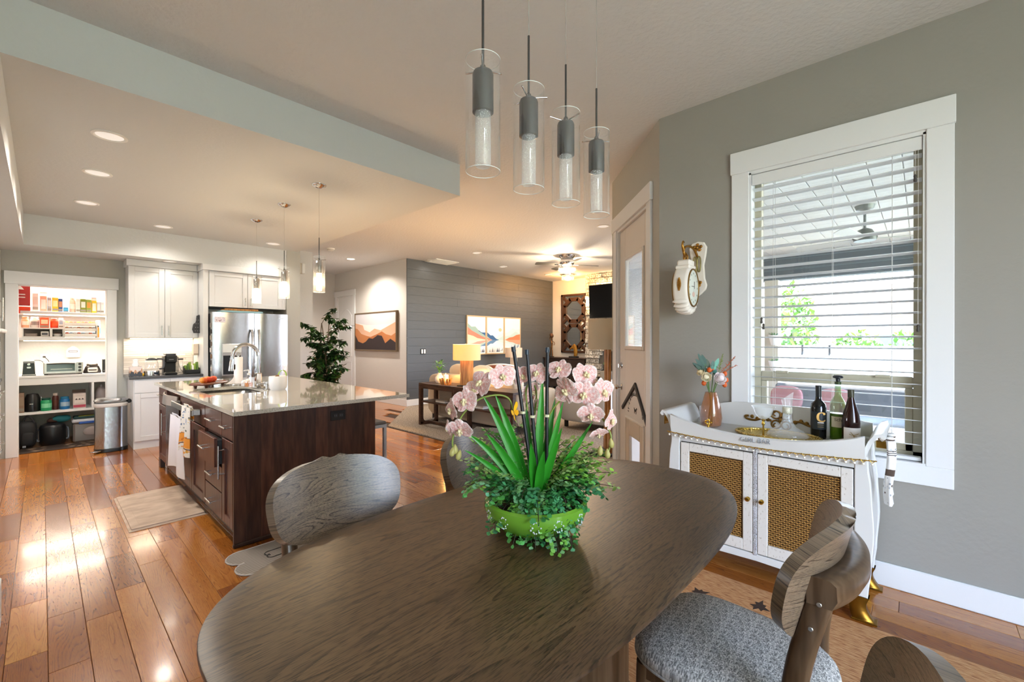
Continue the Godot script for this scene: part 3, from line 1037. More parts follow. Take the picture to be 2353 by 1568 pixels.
func counter_items():
	var y := 0.912
	# tissue box
	var im := Image.create(64, 64, false, Image.FORMAT_RGB8)
	im.fill(Color("d8cdc6"))
	for x in 64:
		var h1 := int(26 + 9 * sin(x * 0.16) + 5 * sin(x * 0.41))
		var h2 := int(38 + 7 * sin(x * 0.23 + 1.0) + 4 * sin(x * 0.6))
		im.fill_rect(Rect2i(x, h1, 1, 64 - h1), Color("b98d6d"))
		im.fill_rect(Rect2i(x, h2, 1, 64 - h2), Color("3c4048"))
	var m := mat("tissue_print", "ffffff", 0.6)
	m.albedo_texture = tex(im)
	m.uv1_scale = Vector3(8, -8, 1)
	var o := thing("tissue_box", "square tissue box with a dark mountain print and a white tissue", "tissue box", Vector3(0.81, y, -7.30))
	obj("carton", Geo.new().box(Vector3(0, 0.062, 0), Vector3(0.12, 0.124, 0.12), 0.002), m, o)
	var g := Geo.new()
	g.lathe([Vector2(0.03, 0.12), Vector2(0.038, 0.15), Vector2(0.025, 0.18), Vector2(0.03, 0.21), Vector2(0.004, 0.222)], 9, Vector3.ZERO, TAU, 1.0, 0.6)
	obj("tissue", g, c("f1efed", 0.9), o)
	# kettle: glass jug on a steel base
	o = thing("glass_kettle", "glass kettle with dark lid and handle on a steel base", "kettle", Vector3(0.965, y, -7.27))
	obj("base", Geo.new().lathe([Vector2(0, 0), Vector2(0.082, 0), Vector2(0.084, 0.01), Vector2(0.078, 0.062), Vector2(0.07, 0.066), Vector2(0, 0.066)], 24), M.nickel, o)
	obj("display", Geo.new().box(Vector3(0.035, 0.033, 0.074), Vector3(0.05, 0.03, 0.012), 0.003), c("1a2531", 0.2), o)
	obj("jug", Geo.new().lathe([Vector2(0.066, 0.067), Vector2(0.074, 0.09), Vector2(0.07, 0.16), Vector2(0.058, 0.20), Vector2(0.055, 0.20), Vector2(0.066, 0.16), Vector2(0.07, 0.09), Vector2(0.062, 0.07)], 24), M.clear_glass, o)
	obj("lid", Geo.new().lathe([Vector2(0.06, 0.20), Vector2(0.06, 0.215), Vector2(0.04, 0.23), Vector2(0, 0.234)], 20), c("2a2b2d", 0.3), o)
	obj("handle", Geo.new().tube(spline([Vector3(0.05, 0.215, 0.01), Vector3(0.10, 0.215, 0.02), Vector3(0.122, 0.19, 0.025), Vector3(0.118, 0.10, 0.025), Vector3(0.075, 0.085, 0.02)], 6), 0.011, 8), c("3a3b3e", 0.35), o)
	# capsule coffee maker
	o = thing("coffee_maker", "black single-cup coffee maker on the back counter", "coffee maker", Vector3(1.165, y, -7.33))
	g = Geo.new().bx(-0.065, 0.065, 0, 0.25, -0.16, -0.02, 0.012)
	obj("body", g, M.black_plastic, o)
	obj("head", Geo.new().bx(-0.066, 0.066, 0.155, 0.265, -0.02, 0.085, 0.018), M.black_plastic, o)
	obj("lid", Geo.new().bx(-0.058, 0.058, 0.262, 0.282, -0.12, 0.07, 0.009), c("5c5f63", 0.3, 0.5), o)
	obj("drip_tray", Geo.new().bx(-0.066, 0.066, 0.0, 0.03, -0.02, 0.09, 0.008), M.black_plastic, o)
	obj("tray_grille", Geo.new().bx(-0.05, 0.05, 0.03, 0.034, -0.01, 0.08, 0.002), M.nickel, o)
	obj("badge", Geo.new().bx(-0.025, 0.025, 0.20, 0.206, 0.084, 0.087), c("9b9da0", 0.3, 0.5), o)
	obj("water_tank", Geo.new().bx(0.068, 0.10, 0.03, 0.235, -0.15, -0.03, 0.008), M.smoke_glass, o)
	# tall glass canister
	o = thing("glass_canister", "tall clear canister with a dark lid beside the coffee maker", "canister", Vector3(1.285, y, -7.36))
	obj("glass", Geo.new().lathe([Vector2(0, 0.002), Vector2(0.026, 0.0), Vector2(0.028, 0.006), Vector2(0.028, 0.19), Vector2(0.025, 0.19), Vector2(0.025, 0.008), Vector2(0, 0.008)], 16), M.clear_glass, o)
	obj("lid", Geo.new().cyl(Vector3(0, 0.191, 0), 0.03, 0.02, 16, 0.004), c("3a3a3a"), o)
	# tea organiser
	o = thing("tea_organizer", "black organizer tray holding green packets on the counter end", "organizer", Vector3(1.405, y, -7.36))
	g = Geo.new().bx(-0.085, 0.085, 0, 0.01, -0.06, 0.06, 0.003)
	g.bx(-0.085, 0.085, 0, 0.055, 0.05, 0.06, 0.003).bx(-0.085, 0.085, 0, 0.10, -0.06, -0.05, 0.003).bx(-0.085, -0.077, 0, 0.08, -0.06, 0.06, 0.003).bx(0.077, 0.085, 0, 0.08, -0.06, 0.06, 0.003)
	obj("tray", g, M.black_matte, o)
	var cols := ["6d8f2f", "4d6a2a", "86a23c", "ece7d8", "93b04a", "58752c"]
	for k in 6:
		tag(obj("tea_packet", Geo.new().at(Vector3(1.34 + k * 0.026, y + 0.012, -7.375 + (k % 2) * 0.02), rot(-8, rr(-8, 8), 0)).box(Vector3(0, 0.055 + (k % 3) * 0.012, 0), Vector3(0.022, 0.09 + (k % 3) * 0.02, 0.05), 0.002), c(cols[k])), "%s tea packet, %s from the left in the black counter organizer" % [["olive", "dark green", "bright green", "cream", "lime", "forest green"][k], ["first", "second", "third", "fourth", "fifth", "last"][k]], "packet", "tea packets in the counter organizer")
	o = thing("lemon", "small yellow lemon between the tissue box and the kettle", "lemon", Vector3(0.885, y, -7.27))
	obj("fruit", Geo.new().blob(Vector3(0, 0.02, 0), Vector3(0.028, 0.02, 0.02)), c("e2b32c", 0.5), o)
	# wire
	tag(obj("power_cord", Geo.new().tube(spline([Vector3(1.26, y + 0.006, -7.25), Vector3(1.31, y + 0.006, -7.22), Vector3(1.33, y + 0.012, -7.30), Vector3(1.32, y + 0.05, -7.55), Vector3(1.32, y + 0.16, -7.735)], 6), 0.0035, 6), M.black_matte), "thin black power cord curling on the coffee counter", "cord")
	# oven mitt hung on the cabinet end and a paper dispenser under it
	o = thing("oven_mitt", "dark grey dotted oven mitt hanging at the wall cabinet end", "oven mitt", Vector3(1.475, 1.47, -7.385), 0.1)
	var mp := [Vector2(-0.045, 0.0), Vector2(0.035, 0.0), Vector2(0.05, 0.10), Vector2(0.045, 0.22), Vector2(0.02, 0.255), Vector2(-0.01, 0.24), Vector2(-0.02, 0.15), Vector2(-0.05, 0.12), Vector2(-0.062, 0.05)]
	obj("body", Geo.new().ext(mp, 0.03, 0.01), c("3b3c3e", 0.85), o)
	g = Geo.new()
	for k in 12: g.box(Vector3(-0.03 + (k % 3) * 0.027 + (k / 3) * 0.004, 0.03 + (k / 3) * 0.05, 0.031), Vector3(0.008, 0.004, 0.002))
	obj("dots", g, c("cfcfcf"), o)
	o = thing("paper_dispenser", "tan box dispenser mounted at the backsplash end", "dispenser", Vector3(1.468, 1.16, -7.46))
	obj("body", Geo.new().bx(-0.03, 0.03, 0, 0.16, -0.05, 0.05, 0.006), c("d8c7b2", 0.5), o)
	obj("flap", Geo.new().bx(-0.026, 0.026, 0.01, 0.03, 0.05, 0.056, 0.002), c("b8a58f"), o)

# ---------------------------------------------------------------- pantry
func carton(called: String, label: String, cat_: String, p: Vector3, s: Vector3, hex: String, patch: String, group: String, gable := false, turn := 0.0):
	var o := thing(called, label, cat_, p, turn, group)
	if gable:
		obj("body", Geo.new().box(Vector3(0, s.y * 0.4, 0), Vector3(s.x, s.y * 0.8, s.z), 0.003), c(hex), o)
		obj("gable_top", Geo.new().at(Vector3(-s.x / 2, s.y * 0.8, 0), rot(0, 90, 0)).ext([Vector2(-s.z / 2, 0), Vector2(s.z / 2, 0), Vector2(0.006, s.y * 0.16), Vector2(0.006, s.y * 0.2), Vector2(-0.006, s.y * 0.2), Vector2(-0.006, s.y * 0.16)], s.x, 0.0, true), c(patch), o)
		obj("print", Geo.new().box(Vector3(0, s.y * 0.38, s.z / 2), Vector3(s.x * 0.7, s.y * 0.5, 0.003)), c("efe9e1"), o)
	else:
		obj("body", Geo.new().box(Vector3(0, s.y * 0.5, 0), s, 0.003), c(hex), o)
		obj("print", Geo.new().box(Vector3(0, s.y * 0.58, s.z / 2), Vector3(s.x * 0.75, s.y * 0.42, 0.003)), c(patch), o)
		obj("band", Geo.new().box(Vector3(0, s.y * 0.16, s.z / 2), Vector3(s.x * 0.9, s.y * 0.14, 0.003)), c("8a8378"), o)
	return o
func jar(called: String, label: String, cat_: String, p: Vector3, r: float, h: float, hex: String, lid: String, group := "", band := "efe8dc"):
	var o := thing(called, label, cat_, p, 0, group)
	obj("body", Geo.new().lathe([Vector2(0, 0), Vector2(r * 0.94, 0), Vector2(r, h * 0.06), Vector2(r, h * 0.74), Vector2(r * 0.8, h * 0.84), Vector2(0, h * 0.84)], 16), c(hex, 0.3), o)
	obj("lid", Geo.new().cyl(Vector3(0, h * 0.84, 0), r * 0.82, h * 0.16, 16, 0.004), c(lid, 0.4), o)
	obj("sticker", Geo.new().lathe([Vector2(r * 1.006, h * 0.24), Vector2(r * 1.006, h * 0.58)], 8, Vector3.ZERO, PI * 0.8).at(Vector3.ZERO), c(band, 0.5), o)
	return o

func pantry():
	var zf := -8.28
	var zb := -8.845
	for s in [[1.745, "upper"], [1.407, "middle"]]:
		var o := thing("pantry_shelf", "white %s pantry shelf with a warm light strip below" % s[0 + 1], "shelf")
		obj("board", Geo.new().bx(-0.215, 0.775, s[0] - 0.038, s[0], zb, zf, 0.003), M.trim_white, o)
		obj("strip_lamp", Geo.new().bx(-0.16, 0.72, s[0] - 0.05, s[0] - 0.039, zf - 0.05, zf - 0.035), M.led_warm, o)
		strip_light(Vector3(0.28, s[0] - 0.056, zf - 0.12), 0.9, 0.04, Color(1.0, 0.94, 0.87), 0.9, o)
	var top := thing("pantry_lamp", "warm light strip over the upper pantry shelf", "lamp")
	obj("strip_lamp", Geo.new().bx(-0.16, 0.72, 2.455, 2.47, zf - 0.05, zf - 0.03), M.led_warm, top)
	obj("housing", Geo.new().bx(-0.18, 0.74, 2.47, 2.498, zf - 0.06, zf - 0.02, 0.003), M.trim_white, top)
	strip_light(Vector3(0.28, 2.44, zf - 0.12), 0.9, 0.05, Color(1.0, 0.94, 0.87), 1.7, top)
	var o := thing("pantry_counter", "thick white pantry counter board carrying the small appliances", "counter")
	obj("board", Geo.new().bx(-0.215, 0.775, 0.885, 0.915, zb, -8.27, 0.003), M.trim_white, o)
	obj("apron", Geo.new().bx(-0.215, 0.775, 0.795, 0.885, -8.31, -8.28, 0.003), M.trim_white, o)
	o = thing("pantry_shelf", "white lower pantry shelf holding jars and cartons", "shelf")
	obj("board", Geo.new().bx(-0.215, 0.70, 0.42, 0.45, zb, -8.27, 0.003), M.trim_white, o)
	obj("divider", Geo.new().bx(0.46, 0.485, 0.451, 0.794, zb, -8.27, 0.003), M.trim_white, o)
	o = thing("pantry_upright", "white upright board at the left end of the pantry shelves", "panel")
	obj("board", Geo.new().bx(-0.245, -0.215, 0.0, 2.4, zb, -8.24, 0.003), M.trim_white, o)
	# top shelf
	var y := 1.746
	var g := "packages on the upper pantry shelf"
	o = thing("red_box", "large red carton with white print at the shelf end", "box", Vector3(-0.175, 1.80, -8.10))
	obj("body", Geo.new().box(Vector3(0, 0.17, 0), Vector3(0.15, 0.34, 0.16), 0.004), c("b3150f", 0.4), o)
	for k in 4: obj("print_line", Geo.new().box(Vector3(-0.01, 0.30 - k * 0.035 - (0.10 if k > 1 else 0.0), 0.081), Vector3(0.09, 0.012, 0.002)), c("f0d8d4"), o)
	obj("emblem", Geo.new().at(Vector3(-0.02, 0.215, 0.08)).ext([Vector2(-0.045, -0.025), Vector2(0.045, -0.025), Vector2(0.03, 0.0), Vector2(0.005, 0.03), Vector2(-0.02, 0.02)], 0.003), c("efe6e4"), o)
	o = thing("orange_packet", "small orange packet tucked under the large red carton", "packet", Vector3(-0.16, 1.746, -8.30))
	obj("body", Geo.new().box(Vector3(0, 0.025, 0), Vector3(0.12, 0.05, 0.06), 0.004), c("e2481a", 0.4), o)
	obj("flap", Geo.new().box(Vector3(-0.045, -0.012, 0.034), Vector3(0.035, 0.05, 0.006), 0.002), c("e8390f", 0.4), o)
	var z := -8.42
	carton("tall_carton", "tall plain white carton with small dark mark", "carton", Vector3(-0.0582, y, z), Vector3(0.0533, 0.235, 0.09), "dcd6d0", "d0c8c0", g)
	carton("gable_carton", "tall white carton with a pink gable top", "carton", Vector3(0.0131, y, z), Vector3(0.0640, 0.25, 0.08), "d9a48c", "d98f76", g, true)
	carton("pasta_box", "grey and white box left of the yellow carton", "box", Vector3(0.0673, y, z - 0.02), Vector3(0.0369, 0.19, 0.09), "a9a4ac", "efe9e4", g)
	carton("yellow_carton", "bright yellow carton with a cream front panel", "carton", Vector3(0.1197, y, z), Vector3(0.0574, 0.19, 0.07), "edb52a", "f1e2a8", g)
	carton("blue_carton", "slim dark blue carton with food pictures", "carton", Vector3(0.1689, y, z), Vector3(0.0385, 0.178, 0.07), "22417e", "c0896a", g)
	carton("teal_box", "low bright blue box behind a white sheet", "box", Vector3(0.2181, y, z), Vector3(0.0451, 0.065, 0.08), "2a86b4", "3f9cc6", g)
	jar("snack_pouch", "peach pouch in the middle of the upper pantry shelf", "pouch", Vector3(0.2821, y, z), 0.0295, 0.20, "e6b49c", "efc8b2", g)
	carton("pale_carton", "plain pale carton right of the peach pouch", "carton", Vector3(0.3354, y, z), Vector3(0.0410, 0.19, 0.07), "e9dfd6", "f2ebe4", g)
	carton("green_carton", "olive green carton with a white panel", "carton", Vector3(0.3854, y, z), Vector3(0.0541, 0.19, 0.07), "7d8522", "efe9e1", g)
	carton("lime_carton", "lime green carton with an orange picture", "carton", Vector3(0.4404, y, z), Vector3(0.0492, 0.185, 0.07), "8c9a34", "c98a3a", g)
	carton("gable_carton", "yellow carton with a red and white gable top", "carton", Vector3(0.4937, y, z), Vector3(0.0492, 0.215, 0.07), "e6b422", "d9533c", g, true)
	for k in 2: carton("white_tin", ["first plain grey white box beside the yellow gable carton", "plain grey white box at the right shelf end"][k], "box", Vector3(0.5396 + k * 0.0369, y, z), Vector3(0.0344, 0.16, 0.07), "d5d2d8", "e6e3e6", g)
	# middle shelf
	y = 1.408
	g = "packages on the middle pantry shelf"
	var bins := [[-0.167, 0.075, "wide", 0.11], [0.087, 0.192, "small", 0.105]]
	for b in bins:
		o = thing("wire_bin", "%s white framed bin on the middle pantry shelf" % b[2], "bin", Vector3((b[0] + b[1]) / 2, y, -8.42))
		var hw: float = (b[1] - b[0]) / 2
		var fr := Geo.new()
		for yy in [0.006, 0.114]: fr.box(Vector3(0, yy, 0.11), Vector3(hw * 2, 0.012, 0.012), 0.002).box(Vector3(0, yy, -0.11), Vector3(hw * 2, 0.012, 0.012), 0.002)
		for s in [-1, 1]: fr.box(Vector3(s * hw, 0.06, 0.11), Vector3(0.012, 0.12, 0.012), 0.002).box(Vector3(s * hw, 0.06, -0.11), Vector3(0.012, 0.12, 0.012), 0.002).box(Vector3(s * hw, 0.114, 0), Vector3(0.012, 0.012, 0.22), 0.002)
		obj("frame", fr, M.plastic_white, o)
		obj("shelf_board", Geo.new().box(Vector3(0, 0.120, 0), Vector3(hw * 2 + 0.01, 0.006, 0.23), 0.001), M.plastic_white, o)
		obj("back_panel", Geo.new().box(Vector3(0, 0.06, -0.108), Vector3(hw * 2, 0.11, 0.004)), c("6f6660"), o)
	carton("grey_packet", "crumpled grey packet lying inside the wide white bin", "packet", Vector3(-0.0964, y + 0.001, -8.41), Vector3(0.1092, 0.05, 0.12), "8a7d76", "a0938a", g)
	carton("sketch_carton", "white carton with a dark bowl picture inside the wide bin", "carton", Vector3(0.0245, y + 0.001, -8.36), Vector3(0.0702, 0.075, 0.08), "e0dbd6", "55585e", g)
	o = thing("white_bowl", "white bowl with dark contents inside the small bin", "bowl", Vector3(0.140, y + 0.001, -8.38))
	obj("bowl", Geo.new().lathe([Vector2(0, 0), Vector2(0.03, 0), Vector2(0.044, 0.045), Vector2(0.042, 0.048), Vector2(0.034, 0.035), Vector2(0, 0.03)], 18), c("e4ded8", 0.3), o)
	obj("contents", Geo.new().blob(Vector3(0, 0.045, 0), Vector3(0.036, 0.015, 0.036), 1, 1, 10, 6, 0.15), c("5a3a2a"), o)
	var yb := y + 0.124
	jar("paper_sack", "cream sack with an orange top on the left bin", "sack", Vector3(-0.1471, yb, -8.40), 0.0351, 0.14, "d9a07c", "d9824c", g)
	jar("berry_bag", "white speckled bag on the wide pantry bin", "bag", Vector3(-0.0652, yb, -8.40), 0.0406, 0.14, "c9c4c0", "e6e2de", g, "8f7f7c")
	carton("red_carton", "red and gold carton on the wide pantry bin", "carton", Vector3(0.0222, yb, -8.40), Vector3(0.0819, 0.135, 0.08), "c2491f", "e8c6a4", g)
	jar("red_canister", "bright orange red canister in the middle pantry row", "canister", Vector3(0.1103, yb, -8.40), 0.0374, 0.125, "d33f14", "c93a12", g, "d9541f")
	carton("milk_carton", "white carton with a pale blue front beside the red canister", "carton", Vector3(0.1727, yb, -8.40), Vector3(0.0429, 0.135, 0.07), "ece8e4", "a9b4cc", g)
	# tiered rack with packets
	o = thing("snack_rack", "white three-tier rack filled with snack bars", "rack", Vector3(0.36, y, -8.42))
	for k in 3:
		obj("tier", Geo.new().box(Vector3(0, 0.022 + k * 0.075, 0.06 - k * 0.02), Vector3(0.30, 0.02, 0.16), 0.002).box(Vector3(0, 0.04 + k * 0.075, 0.135 - k * 0.02), Vector3(0.30, 0.022, 0.006), 0.002), M.plastic_white, o)
	obj("side_panel", Geo.new().bx(-0.160, -0.151, 0, 0.23, -0.06, 0.14, 0.003).bx(0.151, 0.160, 0, 0.23, -0.06, 0.14, 0.003), M.plastic_white, o)
	var pc := ["b5421c", "d9a02c", "9a8f92", "c9c2c4", "8f3a2c", "a7683c", "7d90a8", "cf5a24", "b7aaa4"]
	for k in 24:
		var t := k % 3
		tag(obj("snack_bar", Geo.new().box(Vector3(0.2285 + (k / 3) * 0.0375, y + 0.050 + t * 0.075, -8.36 - t * 0.02), Vector3(0.033, 0.034, 0.10), 0.006), c(pc[(k * 5) % pc.size()], 0.4)), "%s wrapped snack bar, %s from the left on the %s tier of the white rack" % [["rust", "amber", "grey", "pale", "brick", "tan", "blue", "orange", "taupe"][(k * 5) % 9], ["first", "second", "third", "fourth", "fifth", "sixth", "seventh", "last"][k / 3], ["lowest", "middle", "top"][t]], "snack bar", "snack bars in the tiered rack")
	jar("blue_bottle", "pale blue bottle at the right end of the middle shelf", "bottle", Vector3(0.5354, y + 0.0, -8.45), 0.0281, 0.24, "7fc7de", "d8eef2", g, "4aa9c4")
	jar("sauce_bottle", "slim orange sauce bottle right of the snack rack", "bottle", Vector3(0.5276, y, -8.36), 0.0172, 0.17, "c4762a", "3a2418", g, "d88f30")
	# counter
	y = 0.916
	o = thing("can_opener", "black electric can opener at the left of the pantry counter", "can opener", Vector3(-0.115, y, -8.42))
	obj("body", Geo.new().ext([Vector2(-0.062, 0), Vector2(0.062, 0), Vector2(0.055, 0.02), Vector2(0.048, 0.17), Vector2(-0.048, 0.17), Vector2(-0.056, 0.02)], 0.10, 0.006), c("1c2423", 0.35), o)
	obj("lever", Geo.new().box(Vector3(0.0, 0.175, 0.06), Vector3(0.10, 0.018, 0.05), 0.005), c("3a3f3f", 0.4), o)
	obj("cutter", Geo.new().at(Vector3(0.0, 0.145, 0.10), rot(90, 0, 0)).cyl(Vector3.ZERO, 0.014, 0.012, 12, 0.003), M.nickel, o)
	obj("badge", Geo.new().at(Vector3(0, 0.105, 0.10)).ext(roundrect(0.036, 0.022, 0.009), 0.004), c("c9ccca", 0.3, 0.5), o)
	obj("foot", Geo.new().box(Vector3(0, 0.012, 0.103), Vector3(0.11, 0.014, 0.01), 0.003), c("9c9c96", 0.3, 0.5), o)
	o = thing("wall_outlet", "white wall outlet with a plugged cord in the pantry", "outlet", Vector3(0.02, 1.12, -8.845))
	obj("plate", Geo.new().box(Vector3(0, 0, 0.004), Vector3(0.075, 0.115, 0.007), 0.002), c("f3efe9", 0.4), o)
	obj("plug", Geo.new().box(Vector3(0, 0.022, 0.018), Vector3(0.03, 0.022, 0.025), 0.005), c("4a4644"), o)
	obj("cord", Geo.new().tube(spline([Vector3(0, 0.022, 0.03), Vector3(0.02, 0.0, 0.05), Vector3(0.045, -0.05, 0.04), Vector3(0.03, -0.10, 0.05), Vector3(-0.03, -0.03, 0.08), Vector3(-0.09, -0.02, 0.12)], 6), 0.004, 6), c("3c3836"), o)
	toaster_oven(Vector3(0.195, y, -8.42))
	o = thing("blender_base", "squat black and silver blender base on the pantry counter", "blender base", Vector3(0.475, y, -8.42))
	obj("body", Geo.new().lathe([Vector2(0, 0), Vector2(0.09, 0), Vector2(0.092, 0.02), Vector2(0.07, 0.09), Vector2(0.06, 0.10), Vector2(0, 0.10)], 4 * 6, Vector3.ZERO, TAU, 1.0, 0.85), c("2a2422", 0.3), o)
	obj("collar", Geo.new().cyl(Vector3(0, 0.10, 0), 0.058, 0.028, 24, 0.005), c("6c625a", 0.3, 0.7), o)
	obj("panel", Geo.new().at(Vector3(0, 0.045, 0.068), rot(-14, 0, 0)).ext(roundrect(0.10, 0.065, 0.016), 0.012, 0.003), c("c9c2ba", 0.3, 0.6), o)
	obj("buttons", Geo.new().at(Vector3(0, 0.045, 0.08), rot(-14, 0, 0)).box(Vector3(0, 0, 0.003), Vector3(0.08, 0.016, 0.004), 0.001), c("4c423c"), o)
	o = thing("speaker_column", "slim black upright gadget at the right end of the pantry counter", "speaker", Vector3(0.592, y, -8.42))
	obj("body", Geo.new().box(Vector3(0, 0.095, 0), Vector3(0.03, 0.19, 0.05), 0.005), M.black_plastic, o)
	obj("badge", Geo.new().box(Vector3(0, 0.03, 0.026), Vector3(0.012, 0.006, 0.002)), c("8a8a8a"), o)
	# house-shaped letter holder on the wall
	o = thing("wall_pocket", "white house-shaped holder with a small word plate on the pantry wall", "holder", Vector3(0.30, 1.13, -8.845))
	obj("body", Geo.new().ext([Vector2(-0.068, 0), Vector2(0.068, 0), Vector2(0.072, 0.09), Vector2(0.045, 0.13), Vector2(0.012, 0.155), Vector2(-0.012, 0.155), Vector2(-0.045, 0.13), Vector2(-0.072, 0.09)], 0.05, 0.004), c("f4f0ea", 0.4), o)
	obj("word_plate", Geo.new().box(Vector3(0, 0.082, 0.052), Vector3(0.09, 0.026, 0.004), 0.001), c("6b5f5a"), o)
	obj("plate_text", Geo.new().box(Vector3(0, 0.082, 0.0545), Vector3(0.076, 0.012, 0.002)), c("d8d0c8"), o)
	# lower shelf
	y = 0.451
	g = "stores on the lower pantry shelf"
	carton("brown_box", "narrow brown box at the left of the lower shelf", "box", Vector3(-0.18, y, -8.36), Vector3(0.05, 0.25, 0.12), "8a7260", "94806c", g)
	o = thing("air_fryer", "glossy black air fryer on the lower pantry shelf", "fryer", Vector3(-0.085, y, -8.40))
	obj("body", Geo.new().lathe([Vector2(0, 0), Vector2(0.07, 0), Vector2(0.074, 0.03), Vector2(0.072, 0.17), Vector2(0.05, 0.225), Vector2(0, 0.235)], 22), M.black_plastic, o)
	obj("handle", Geo.new().box(Vector3(0.078, 0.12, 0.03), Vector3(0.012, 0.13, 0.02), 0.004), c("aeb0b2", 0.3, 0.6), o)
	obj("badge", Geo.new().box(Vector3(-0.01, 0.10, 0.073), Vector3(0.03, 0.01, 0.003)), c("cfcfcf"), o)
	jar("green_tub", "bright green round tub with red print", "tub", Vector3(0.035, y, -8.36), 0.052, 0.165, "1f9a63", "0f4a3c", g, "7fd6a8")
	jar("brown_bottle", "tall dark brown bottle with a pale cap", "bottle", Vector3(0.120, y, -8.40), 0.030, 0.22, "4a2018", "b4aaa2", g, "5a2c20")
	jar("blue_tub", "blue round tub with a white patch", "tub", Vector3(0.206, y, -8.38), 0.050, 0.165, "1668a4", "1a6f9a", g, "9fb8cc")
	o = carton("white_carton", "white carton with small dark peaks and a pink foot", "carton", Vector3(0.345, y, -8.38), Vector3(0.125, 0.20, 0.12), "cbbfba", "d9cfca", g)
	for k in 3: obj("peak", Geo.new().at(Vector3(-0.03 + k * 0.03, 0.115, 0.061)).ext([Vector2(-0.014, 0), Vector2(0.014, 0), Vector2(0, 0.022)], 0.002), c("4a3f40"), o)
	obj("flap", Geo.new().at(Vector3(0, 0.2, -0.05), rot(-15, 0, 0)).box(Vector3(0, 0.02, 0), Vector3(0.13, 0.05, 0.003)), c("4c3428"), o)
	obj("pink_foot", Geo.new().box(Vector3(0, 0.03, 0.061), Vector3(0.12, 0.035, 0.003)), c("b3465a"), o)
	o = thing("clear_bag", "clear plastic bag bulging behind the pantry divider", "bag", Vector3(0.565, 0.455, -8.45))
	obj("film", Geo.new().blob(Vector3(0, 0.13, 0), Vector3(0.065, 0.13, 0.10), 0.8, 0.8, 12, 8, 0.1), c("8d8384", 0.4), o)
	obj("knot", Geo.new().blob(Vector3(0, 0.265, 0.0), Vector3(0.02, 0.03, 0.02), 1, 1, 8, 6, 0.2), c("a59b9a", 0.4), o)
		# floor level
	o = thing("backpack", "black backpack slumped at the left of the pantry floor", "backpack", Vector3(-0.135, 0, -8.32))
	obj("body", Geo.new().blob(Vector3(0, 0.17, 0), Vector3(0.09, 0.17, 0.09), 0.5, 0.6, 14, 10, 0.04), c("14161a", 0.6), o)
	obj("pocket", Geo.new().blob(Vector3(0.01, 0.12, 0.075), Vector3(0.06, 0.09, 0.03), 0.6, 0.6, 12, 8), c("1b1d22", 0.6), o)
	obj("strap", Geo.new().tube(spline([Vector3(-0.03, 0.33, 0.0), Vector3(0.0, 0.40, 0.02), Vector3(0.05, 0.36, 0.03), Vector3(0.085, 0.22, 0.03), Vector3(0.08, 0.10, 0.03)], 6), 0.011, 6), c("222429"), o)
	obj("buckle", Geo.new().box(Vector3(-0.02, 0.03, 0.10), Vector3(0.03, 0.025, 0.01), 0.003), c("9aa0aa", 0.3), o)
	o = thing("stock_pot", "large black lidded pot on the pantry floor", "pot", Vector3(0.095, 0.0, -8.36))
	obj("body", Geo.new().lathe([Vector2(0, 0), Vector2(0.105, 0), Vector2(0.12, 0.02), Vector2(0.125, 0.22), Vector2(0.12, 0.235), Vector2(0, 0.235)], 28), c("17191d", 0.4), o)
	obj("lid", Geo.new().lathe([Vector2(0.122, 0.236), Vector2(0.11, 0.262), Vector2(0.05, 0.285), Vector2(0, 0.288)], 28), c("1d1f24", 0.3), o)
	for s in [-1, 1]: obj("handle", Geo.new().tube(spline([Vector3(s * 0.122, 0.20, -0.04), Vector3(s * 0.142, 0.19, -0.03), Vector3(s * 0.144, 0.08, 0.02), Vector3(s * 0.122, 0.06, 0.03)], 5), 0.011, 8), c("5d6673", 0.3), o)
	o = thing("cloth_bundle", "teal and brown cloth bundle on the black pot", "cloth", Vector3(0.17, 0.29, -8.38))
	obj("cloth", Geo.new().blob(Vector3(0, 0.035, 0), Vector3(0.09, 0.045, 0.07), 0.8, 0.9, 16, 10, 0.14), c("12606a", 0.8), o)
	obj("fold", Geo.new().blob(Vector3(-0.07, 0.025, 0.01), Vector3(0.06, 0.03, 0.05), 0.8, 0.9, 12, 8, 0.1), c("3c2018", 0.8), o)
	o = thing("plastic_box", "clear plastic storage box with white lid and blue clip", "box", Vector3(0.415, 0, -8.38))
	obj("body", Geo.new().box(Vector3(0, 0.13, 0), Vector3(0.27, 0.26, 0.26), 0.02), c("77706c", 0.25), o)
	obj("lid", Geo.new().box(Vector3(0, 0.285, 0), Vector3(0.29, 0.045, 0.28), 0.012), c("b9bcc6", 0.3), o)
	obj("clip", Geo.new().box(Vector3(0.02, 0.262, 0.141), Vector3(0.20, 0.03, 0.02), 0.005), c("1b4fa8", 0.3), o)
	obj("contents", Geo.new().blob(Vector3(0.05, 0.14, 0.128), Vector3(0.09, 0.06, 0.012), 0.9, 0.9, 12, 8, 0.15), c("a39896", 0.6), o)
	o = thing("folded_bags", "folded dark green and yellow bags on the plastic storage box", "bag", Vector3(0.415, 0.309, -8.38))
	obj("bag", Geo.new().box(Vector3(0, 0.015, 0), Vector3(0.26, 0.03, 0.2), 0.01), c("123a3c"), o)
	obj("edge", Geo.new().box(Vector3(0.03, 0.034, 0.06), Vector3(0.22, 0.008, 0.03), 0.002), c("8c8a2a"), o)
	# floor mat in the pantry: dark with pale leaves
	o = thing("pantry_mat", "dark brown mat with pale leaf pattern on the pantry floor", "mat", Vector3(0.19, 0.0, -8.06))
	obj("mat", Geo.new().at(Vector3(0, 0.008, 0), rot(90, 0, 0)).ext(roundrect(0.76, 0.36, 0.01), 0.008, 0.003), c("2a1c16", 0.95), o)
